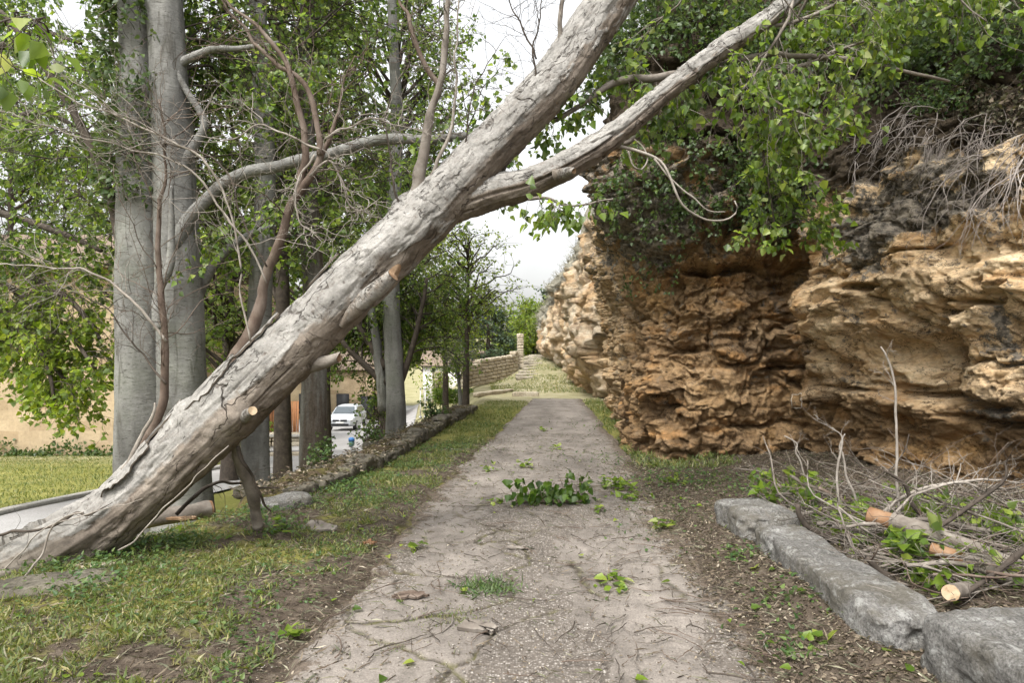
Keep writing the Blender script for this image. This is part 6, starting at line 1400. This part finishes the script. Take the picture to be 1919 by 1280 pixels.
# ------------------------------------------------------------------ on the cliff: scrub, ivy, roots
def cliff_pick(n, u0, u1, v0, v1):
    """Points on the built rock that lie in a stretch of it, with outward directions."""
    Pp = CP.reshape(-1, 3); uu = CX + F * Pp[:, 0] / np.maximum(Pp[:, 1], .1); vv = HZ - F * (Pp[:, 2] - 1.6) / np.maximum(Pp[:, 1], .1)
    ok = np.where((uu > u0) & (uu < u1) & (vv > v0) & (vv < v1) & (Pp[:, 1] > 1))[0]
    if not len(ok): return np.zeros((0, 3)), np.zeros((0, 3))
    k = rng.choice(ok, n); nn = np.repeat(np.stack([cN[:, 0], cN[:, 1], 0 * cs], 1)[:, None], len(cz), 1).reshape(-1, 3)
    return Pp[k], nn[k]
def cliff_growth(name, label, cat, win, n, L, leaf_n, size, leaf, down, wood='twig_dark', outward=.6, group=None, r=.004, sub=3):
    p, nn = cliff_pick(n, *win)
    if not len(p): return None
    t = thing(name, label, cat, tuple(p.mean(0)), group)
    P, D = grow(p, nn * outward + np.array([0, 0, .5 - down]) + rng.normal(size=p.shape) * .45, L * rng.uniform(.4, 1.3, n), 8, .18, .05 + .16 * down)
    b = MB(); b.tubes(P, taper(np.full(n, r), 8, .4), 4)
    q, d, _ = sprout(P, D, sub, .2, 1, (.5, 1.2)); P2, D2 = grow(q, d, L * .4 * rng.uniform(.4, 1.3, len(q)), 4, .25, .1 * down); b.tubes(P2, taper(np.full(len(P2), r * .55), 4, .5), 3, cap=False)
    part(b, 'stem', M[wood], t)
    if leaf_n:
        f = MB(); leaf_on(f, P2, D2, leaf_n, size, .1, .5, .025, .35); part(f, 'foliage', M[leaf], t)
    return t
G_ = 'shrubs on top of the rock'
cliff_growth('shrub', 'dark shrub on the rock top between the two leaning limbs', 'shrub', (1130, 1330, -120, 160), 330, .8, 8, .07, 'leaf_dark', 0, group=G_)
cliff_growth('shrub', 'dark shrub on the rock top right of the thinner limb', 'shrub', (1330, 1560, -140, 170), 380, .8, 8, .07, 'leaf_dark', 0, group=G_)
cliff_growth('shrub', 'dark shrub on the rock top above the bright fallen crown leaves', 'shrub', (1560, 1760, -140, 160), 360, .8, 8, .07, 'leaf_dark', 0, group=G_)
cliff_growth('shrub', 'thin dark shrub at the top right corner over the roots', 'shrub', (1740, 1990, -200, 140), 300, .7, 7, .06, 'leaf_dark', 0, group=G_)
cliff_growth('shrub', 'grey green tuft on the lip of the rock left of the roots', 'shrub', (1720, 1830, 140, 210), 70, .3, 6, .045, 'weed', .3, group=G_)
cliff_growth('shrub', 'dry tan tuft of dead leaves on the lip of the rock at the right edge', 'shrub', (1810, 1960, 160, 230), 110, .22, 5, .05, 'dead_leaf', .4, group=G_)
cliff_growth('ivy', 'dark ivy curtain hanging over the rock under the two limbs', 'ivy', (1150, 1330, 230, 410), 240, .45, 6, .06, 'leaf_dark', .9)
cliff_growth('ivy', 'dark ivy hanging behind the bright fallen crown leaves', 'ivy', (1330, 1530, 220, 390), 240, .42, 6, .06, 'leaf_dark', .9)
cliff_growth('ivy', 'thin ivy strands trailing down the rock under the white curled twig', 'ivy', (1170, 1300, 390, 520), 26, .4, 4, .05, 'leaf_dark', .9)
def roots(label, win, n, L, r, w=.14):
    p, nn = cliff_pick(n, *win)
    P, D = grow(p + nn * .02, nn * .9 + np.array([0, 0, -.3]) + rng.normal(size=p.shape) * .6, L * rng.uniform(.3, 1.2, n), 14, w, .16)
    t = thing('root_tangle', label, 'roots', tuple(p.mean(0)), 'bare roots hanging from the rock top')
    b = MB(); b.tubes(P, taper(r * rng.uniform(.5, 1.3, n), 14, .35), 5); part(b, 'root', M['root'], t)
    q, d, _ = sprout(P, D, 3, .3, 1, (.4, 1.0)); P2, D2 = grow(q, d, L * .4, 7, .2, .12); b2 = MB(); b2.tubes(P2, taper(np.full(len(P2), r * .35), 7, .5), 3); part(b2, 'rootlet', M['root'], t)
roots('pale bare roots fanning down over the upper right rock', (1690, 1800, 195, 275), 46, .8, .007)
roots('pale bare roots hanging at the right edge of the upper rock', (1800, 1960, 200, 330), 64, 1.05, .007)
roots('sparse bare roots over the dark ledge left of the root fan', (1580, 1690, 220, 320), 18, .8, .006)
p, nn = cliff_pick(60, 1735, 1775, 255, 285)
if len(p):
    P, D = grow(p + nn * .03, nn * .25 + np.array([0, 0, -1.0]) + rng.normal(size=p.shape) * .12, .55 * rng.uniform(.4, 1.2, 60), 10, .07, .1)
    t = thing('root_tangle', 'beard of fine straight rootlets under the root fan', 'roots', tuple(p.mean(0)), 'bare roots hanging from the rock top')
    part(MB().tubes(P, taper(np.full(60, .003), 10, .5), 3), 'rootlet', M['root'], t)
# scrub on the far outcrop
fpp = FP.reshape(-1, 3); k = np.where((fpp[:, 2] > np.repeat(hk[:, 0], len(fz)) - .5) & (fpp[:, 2] < 8) & (fpp[:, 1] < 50))[0]; k = rng.choice(k, 2600)
P, D = grow(fpp[k], rng.normal(size=(len(k), 3)) * .6 + np.array([-.3, -.3, .8]), .5, 4, .3, .06)
sb = MB(); sb.tubes(P, taper(np.full(len(P), .012), 4, .4), 3, cap=False)
tag(sb.build('dry_scrub', simple('dry_scrub_stalk', [(.3, (.16, .15, .11)), (.7, (.33, .31, .24))], 3, 4)), 'grey dry scrub covering the far rock outcrop', 'scrub', None, 'stuff')
# chalk mark on the rock
a_, z_ = sz(1492, 752); i = np.argmin(np.abs(cs - a_)); 
def on_cliff(u, v):
    best = CP.reshape(-1, 3); uu = CX + F * best[:, 0] / np.maximum(best[:, 1], .1); vv = HZ - F * (best[:, 2] - 1.6) / np.maximum(best[:, 1], .1)
    e = (uu - u) ** 2 + (vv - v) ** 2 + 1e6 * (best[:, 1] < 6); e = e + 30 * best[:, 1]
    return best[np.argmin(e)]
cm = MB()
cor = [(1484, 740), (1502, 738), (1501, 764), (1483, 766)]
for j in range(4):
    (u0, v0), (u1, v1) = cor[j], cor[(j + 1) % 4]
    pts = np.stack([on_cliff(u0 + (u1 - u0) * f, v0 + (v1 - v0) * f) for f in np.linspace(0, 1, 9)]) + np.array([-.006, -.014, 0])
    cm.tubes(pts, np.full(9, .006), 5)
tag(cm.build('chalk_mark', M['chalk']), 'small pale square outline chalked on the brown rock', 'chalk mark')

# ------------------------------------------------------------------ buildings, fence, car, street things
def box_part(parent, name, mat, c, s, rz=0): return part(MB().box(c, s, rz), name, M[mat] if isinstance(mat, str) else mat, parent, False)
zb = float(zlow(24.8)) - .2
hb = thing('sandstone_building', 'long windowless ochre building beyond the lawn at far left', 'building', (-24, 28, zb))
b = MB(); gxw = np.linspace(-42, -12.2, 120); gzw = np.linspace(zb, 4.9, 40)
A1, A2 = np.meshgrid(gxw, gzw); G = np.stack([A1, 25 + .03 * fbm(np.stack([A1, 0 * A1, A2], -1) * 1.4, 4, 3), A2], -1); b.grid(G)
A1, A2 = np.meshgrid(np.linspace(25, 36, 40), gzw); b.grid(np.stack([-12.2 + 0 * A1, A1, A2], -1)); part(b, 'wall', M['sand_wall'], hb)
b = MB(); rxx = np.linspace(-42.4, -11.8, 160); ryy = np.linspace(24.5, 31, 14); A1, A2 = np.meshgrid(rxx, ryy); G = np.stack([A1, A2, 4.95 + (A2 - 24.5) * .34 + .035 * np.sin(A1 * 26)], -1); b.grid(G); b.grid(np.stack([G[0], G[0] + np.array([0, 0, -.12])]))
A2b = np.linspace(31, 37, 14); A1, A2 = np.meshgrid(rxx, A2b); b.grid(np.stack([A1, A2, 4.95 + 6.5 * .34 - (A2 - 31) * .34 + .035 * np.sin(A1 * 26)], -1)); part(b, 'roof', M['tile'], hb)
hg = MB(); n = 2600; xx = rng.uniform(-28, -12.5, n); hg.leaves(np.stack([xx, 24.7 + rng.normal(size=n) * .14, zb + .2 + np.abs(rng.normal(size=n)) * .2 * (1 + .8 * fbm(np.stack([xx, 0 * xx, 0 * xx], -1) * .8, 3, 3))], 1), rng.normal(size=(n, 3)) + np.array([0, 0, .6]), rng.normal(size=(n, 3)), rng.uniform(.06, .16, n))
tag(hg.build('weed_strip', M['leaf_dark']), 'dark weeds along the foot of the ochre building', 'weeds', None, 'stuff')
# lawn blades
x = rng.uniform(-19, -8.9, 26000); y = rng.uniform(9.5, 24.5, 26000); ok = x < np.interp(y, ry, RL) - .35; x, y = x[ok], y[ok]; n = len(x)
tag(MB().blades(np.stack([x, y, Hn(x, y)], 1), np.stack([rng.normal(size=n) * .5, rng.normal(size=n) * .5, np.full(n, .9)], 1), rng.uniform(.04, .09, n), .008, .4).build('lawn_grass', M['grass']), 'yellow green lawn before the ochre building', 'grass', None, 'stuff')

def fence_at(u0, u1, v0, v1, Y):
    p0, p1 = at(u0, v1, Y), at(u1, v0, Y); t = thing('board_fence', 'orange stained board fence behind the slim poplar', 'fence', tuple(p0))
    w = p1[0] - p0[0]; n = 12
    for k in range(n): box_part(t, 'board', 'fence_wood', (p0[0] + w * (k + .5) / n, Y + .02 * (k % 2), (p0[2] + p1[2]) / 2), (w / n * .86, .03, p1[2] - p0[2]))
    for zf in (.2, .8): box_part(t, 'rail', 'fence_wood', ((p0[0] + p1[0]) / 2, Y + .06, p0[2] + (p1[2] - p0[2]) * zf), (w, .05, .1))
    box_part(t, 'post', 'fence_wood', (p0[0] - .1, Y, (p0[2] + p1[2]) / 2 + .1), (.16, .14, p1[2] - p0[2] + .4))
fence_at(512, 560, 752, 838, 30)
# low stone bench wall on the far side of the lower road
p = at(535, 836, 26); bz = thing('stone_bench', 'low stone bench wall beside the lower road between two poplars', 'bench', tuple(p))
b = MB(); courses(b, (p[0] - .9, 26), (p[0] + 1.3, 26), .32, .32, p[2], p[2], .5, .16, 9); part(b, 'masonry', M['far_stone'], bz)
part(block(MB(), (2.5, .62, .12), (p[0] + .2, 26, p[2] + .42), 0, res=12, k=8, rough=.02, seed=8), 'seat_slab', M['kerb'], bz)
single('edging_stone', M['far_stone'], (3.0, .25, .22), (*at(540, 853, 24.3)[:2], at(540, 853, 24.3)[2]), .25, 'rough stone edging along the lower road before the stone bench', 'edging stone', res=12, rough=.05, seed=41)
# background houses
def house(label, cx, cy, w, d, h, wallm, roofm, wins, rz=0, z=None):
    z0 = float(H(cx, cy)) - .2 if z is None else z; t = thing('house', label, 'house', (cx, cy, z0))
    box_part(t, 'wall', wallm, (cx, cy, z0 + h / 2), (w, d, h)); 
    b = MB(); v = [[cx - w / 2 - .3, cy - d / 2 - .3, z0 + h], [cx + w / 2 + .3, cy - d / 2 - .3, z0 + h], [cx + w / 2 + .3, cy, z0 + h + d * .22], [cx - w / 2 - .3, cy, z0 + h + d * .22], [cx + w / 2 + .3, cy + d / 2 + .3, z0 + h], [cx - w / 2 - .3, cy + d / 2 + .3, z0 + h]]
    b.add(v, [[0, 1, 2, 3], [3, 2, 4, 5]], [[0, 3, 5], [1, 4, 2]]); part(b, 'roof', M[roofm], t, False)
    for (dx, zz, ww, hh, nm) in wins:
        box_part(t, nm, 'black', (cx + dx, cy - d / 2 - .01, z0 + zz), (ww, .08, hh)); 
    return t
house('ochre stone house end behind the parked silver car', -14.5, 58, 9, 7, 4.2, 'sand_wall', 'tile', [(-2, 1.5, 1, 1.6, 'window'), (1, 1.5, 1, 1.6, 'window'), (3, 1.05, 1.1, 2.1, 'door')])
house('small white rendered house behind the little leaning tree', -4.2, 52, 4.5, 5, 2.6, 'white_wall', 'tile', [(-.8, 1.4, .8, 1.0, 'window'), (1.2, 1.05, .9, 2.0, 'door')], z=-1.6)
gpo = thing('gate_pillar', 'brick gate pillar wrapped in creeper beyond the bank wall', 'pillar', tuple(at(823, 745, 36)))
p = at(823, 748, 36); b = MB(); courses(b, (p[0] - .35, 36), (p[0] + .35, 36), 1.7, 1.7, p[2] - .3, p[2] - .3, .6, .16, 12); part(b, 'masonry', M['far_stone'], gpo)
f = MB(); n = 700; q = p + rng.normal(size=(n, 3)) * np.array([.5, .3, .6]) + np.array([0, -.3, .7]); f.leaves(q, rng.normal(size=(n, 3)), rng.normal(size=(n, 3)), rng.uniform(.08, .16, n)); part(f, 'foliage', M['leaf_lit'], gpo)
hd = thing('hedge', 'low clipped hedge beside the creeper covered gate pillar', 'hedge', tuple(at(858, 738, 33)))
n = 2200; p = at(852, 738, 33); q = p + np.stack([rng.uniform(-1.0, .9, n), rng.uniform(-.35, .35, n), rng.uniform(-.45, .22, n)], 1); f = MB(); f.leaves(q, rng.normal(size=(n, 3)), rng.normal(size=(n, 3)), rng.uniform(.06, .12, n)); part(f, 'foliage', M['leaf'], hd)
for k, uu in enumerate((788, 797)):
    p = at(uu, 782, 33); t = thing('street_post', ['thin white post standing left of a pair on the lower road', 'thin white post standing right of a pair on the lower road'][k], 'post', tuple(p), 'thin white posts by the lower road')
    part(MB().tubes(np.stack([p, p + np.array([0, 0, .6]), p + np.array([0, 0, 1.35])]), np.array([.035, .03, .03]), 10), 'shaft', M['plate'], t); part(MB().tubes(np.stack([p + np.array([0, 0, 1.34]), p + np.array([0, 0, 1.42])]), np.array([.05, .02]), 10), 'cap', M['metal'], t); part(MB().tubes(np.stack([p + np.array([0, 0, -.05]), p + np.array([0, 0, .06])]), np.array([.09, .07]), 10), 'foot', M['metal'], t)
# blue topped litter bin
p = at(659, 836, 27); zr = float(H(p[0], 27)) + .05
bn = thing('litter_bin', 'litter bin with blue lid and green body by the lower road', 'bin', (p[0], 27, zr))
hz_ = p[2] - zr
part(MB().tubes(np.stack([[p[0], 27, zr], [p[0], 27, zr + hz_ * .6], [p[0], 27, zr + hz_]]), np.array([.05, .05, .05]), 10), 'post', M['metal'], bn)
part(MB().tubes(np.stack([[p[0], 27, p[2]], [p[0], 27, p[2] + .03], [p[0], 27, p[2] + .2]]), np.array([.08, .1, .11]), 16), 'body', M['teal'], bn)
part(MB().tubes(np.stack([[p[0], 27, p[2] + .2], [p[0], 27, p[2] + .3], [p[0], 27, p[2] + .34]]), np.array([.125, .12, .05]), 16), 'lid', M['blue'], bn)
part(MB().tubes(np.stack([[p[0] + .1, 27, p[2] + .1], [p[0] + .1, 27, p[2] + .52]]), np.array([.02, .018]), 8), 'upright', M['metal'], bn)

# parked silver car, nose towards the viewer
cx_, cy_ = at(637, 806, 43)[0], 43.0; cz0 = float(H(cx_, cy_)) + .05
car = thing('parked_car', 'silver hatchback parked nose forward on the lower road', 'car', (cx_, cy_, cz0))
def car_loft(secs, n=28):
    """secs: (y, half width, z bottom, z top, squareness)."""
    G = []
    th = np.linspace(0, 2 * math.pi, n, endpoint=False)
    for (y_, hw, z0_, z1_, k) in secs:
        c, s = np.cos(th), np.sin(th); x_ = np.sign(c) * np.abs(c) ** (2 / k) * hw; z_ = (z0_ + z1_) / 2 + np.sign(s) * np.abs(s) ** (2 / k) * (z1_ - z0_) / 2
        G.append(np.stack([cx_ + x_, cy_ + y_ + 0 * x_, cz0 + z_], -1))
    G = np.stack(G); m = MB(); m.grid(G, wrap=True); m.grid(np.stack([G[0], np.repeat(G[0].mean(0)[None], n, 0)]), wrap=True); m.grid(np.stack([G[-1], np.repeat(G[-1].mean(0)[None], n, 0)]), wrap=True); return m
part(car_loft([(-.02, .62, .35, .72, 4), (.08, .8, .28, .82, 5), (.35, .88, .24, .92, 5), (.8, .9, .22, .99, 5), (1.25, .91, .22, 1.04, 5), (2.6, .92, .22, 1.05, 5), (3.7, .9, .24, 1.05, 5), (4.15, .8, .3, .98, 5), (4.2, .6, .4, .9, 4)]), 'body', M['car_paint'], car)
part(car_loft([(1.0, .78, .98, 1.02, 5), (1.6, .72, .98, 1.42, 4), (2.0, .68, .98, 1.52, 4), (2.9, .67, .98, 1.53, 4), (3.7, .66, .98, 1.42, 4), (4.05, .7, .98, 1.03, 5)]), 'cabin', M['car_paint'], car)
b = MB(); v = np.array([[-.70, 1.02, 1.04], [.70, 1.02, 1.04], [.56, 1.62, 1.42], [-.56, 1.62, 1.42]]) + np.array([cx_, cy_ - .03, cz0 + .015]); b.add(v, [[0, 1, 2, 3]]); part(b, 'windscreen', M['car_glass'], car, False)
box_part(car, 'grille', 'black', (cx_, cy_ - .005, cz0 + .66), (.9, .06, .12)); box_part(car, 'lower_grille', 'black', (cx_, cy_ - .0, cz0 + .40), (1.1, .08, .14))
box_part(car, 'number_plate', 'plate', (cx_, cy_ - .05, cz0 + .52), (.5, .02, .11))
part(MB().tubes(np.array([[cx_, cy_ - .06, cz0 + .66], [cx_, cy_ - .035, cz0 + .66]]), np.array([.05, .05]), 12), 'badge', M['metal'], car)
for s in (-1, 1):
    part(block(MB(), (.36, .2, .16), (cx_ + s * .63, cy_ + .1, cz0 + .72), -s * .35, res=8, k=3, rough=0, chip=0), 'headlight', M['lamp_glass'], car)
    part(block(MB(), (.16, .1, .13), (cx_ + s * .98, cy_ + 1.35, cz0 + 1.06), 0, res=6, k=3, rough=0, chip=0), 'wing_mirror', M['car_paint'], car)
    for yy in (.75, 3.4):
        wh = part(MB().tubes(np.array([[cx_ + s * .70, cy_ + yy, cz0 + .31], [cx_ + s * .72, cy_ + yy, cz0 + .31], [cx_ + s * .90, cy_ + yy, cz0 + .31], [cx_ + s * .925, cy_ + yy, cz0 + .31]]), np.array([.28, .31, .31, .28]), 22), 'wheel', M['black'], car)
        part(MB().tubes(np.array([[cx_ + s * .9, cy_ + yy, cz0 + .31], [cx_ + s * .935, cy_ + yy, cz0 + .31]]), np.array([.2, .19]), 18), 'rim', M['metal'], wh)
    b = MB(); v = np.array([[s * .735, 1.25, 1.05], [s * .745, 3.5, 1.05], [s * .69, 3.2, 1.38], [s * .70, 1.75, 1.40]]) + np.array([cx_ + s * .012, cy_, cz0]); b.add(v, [[0, 1, 2, 3]]); part(b, 'side_window', M['car_glass'], car, False)
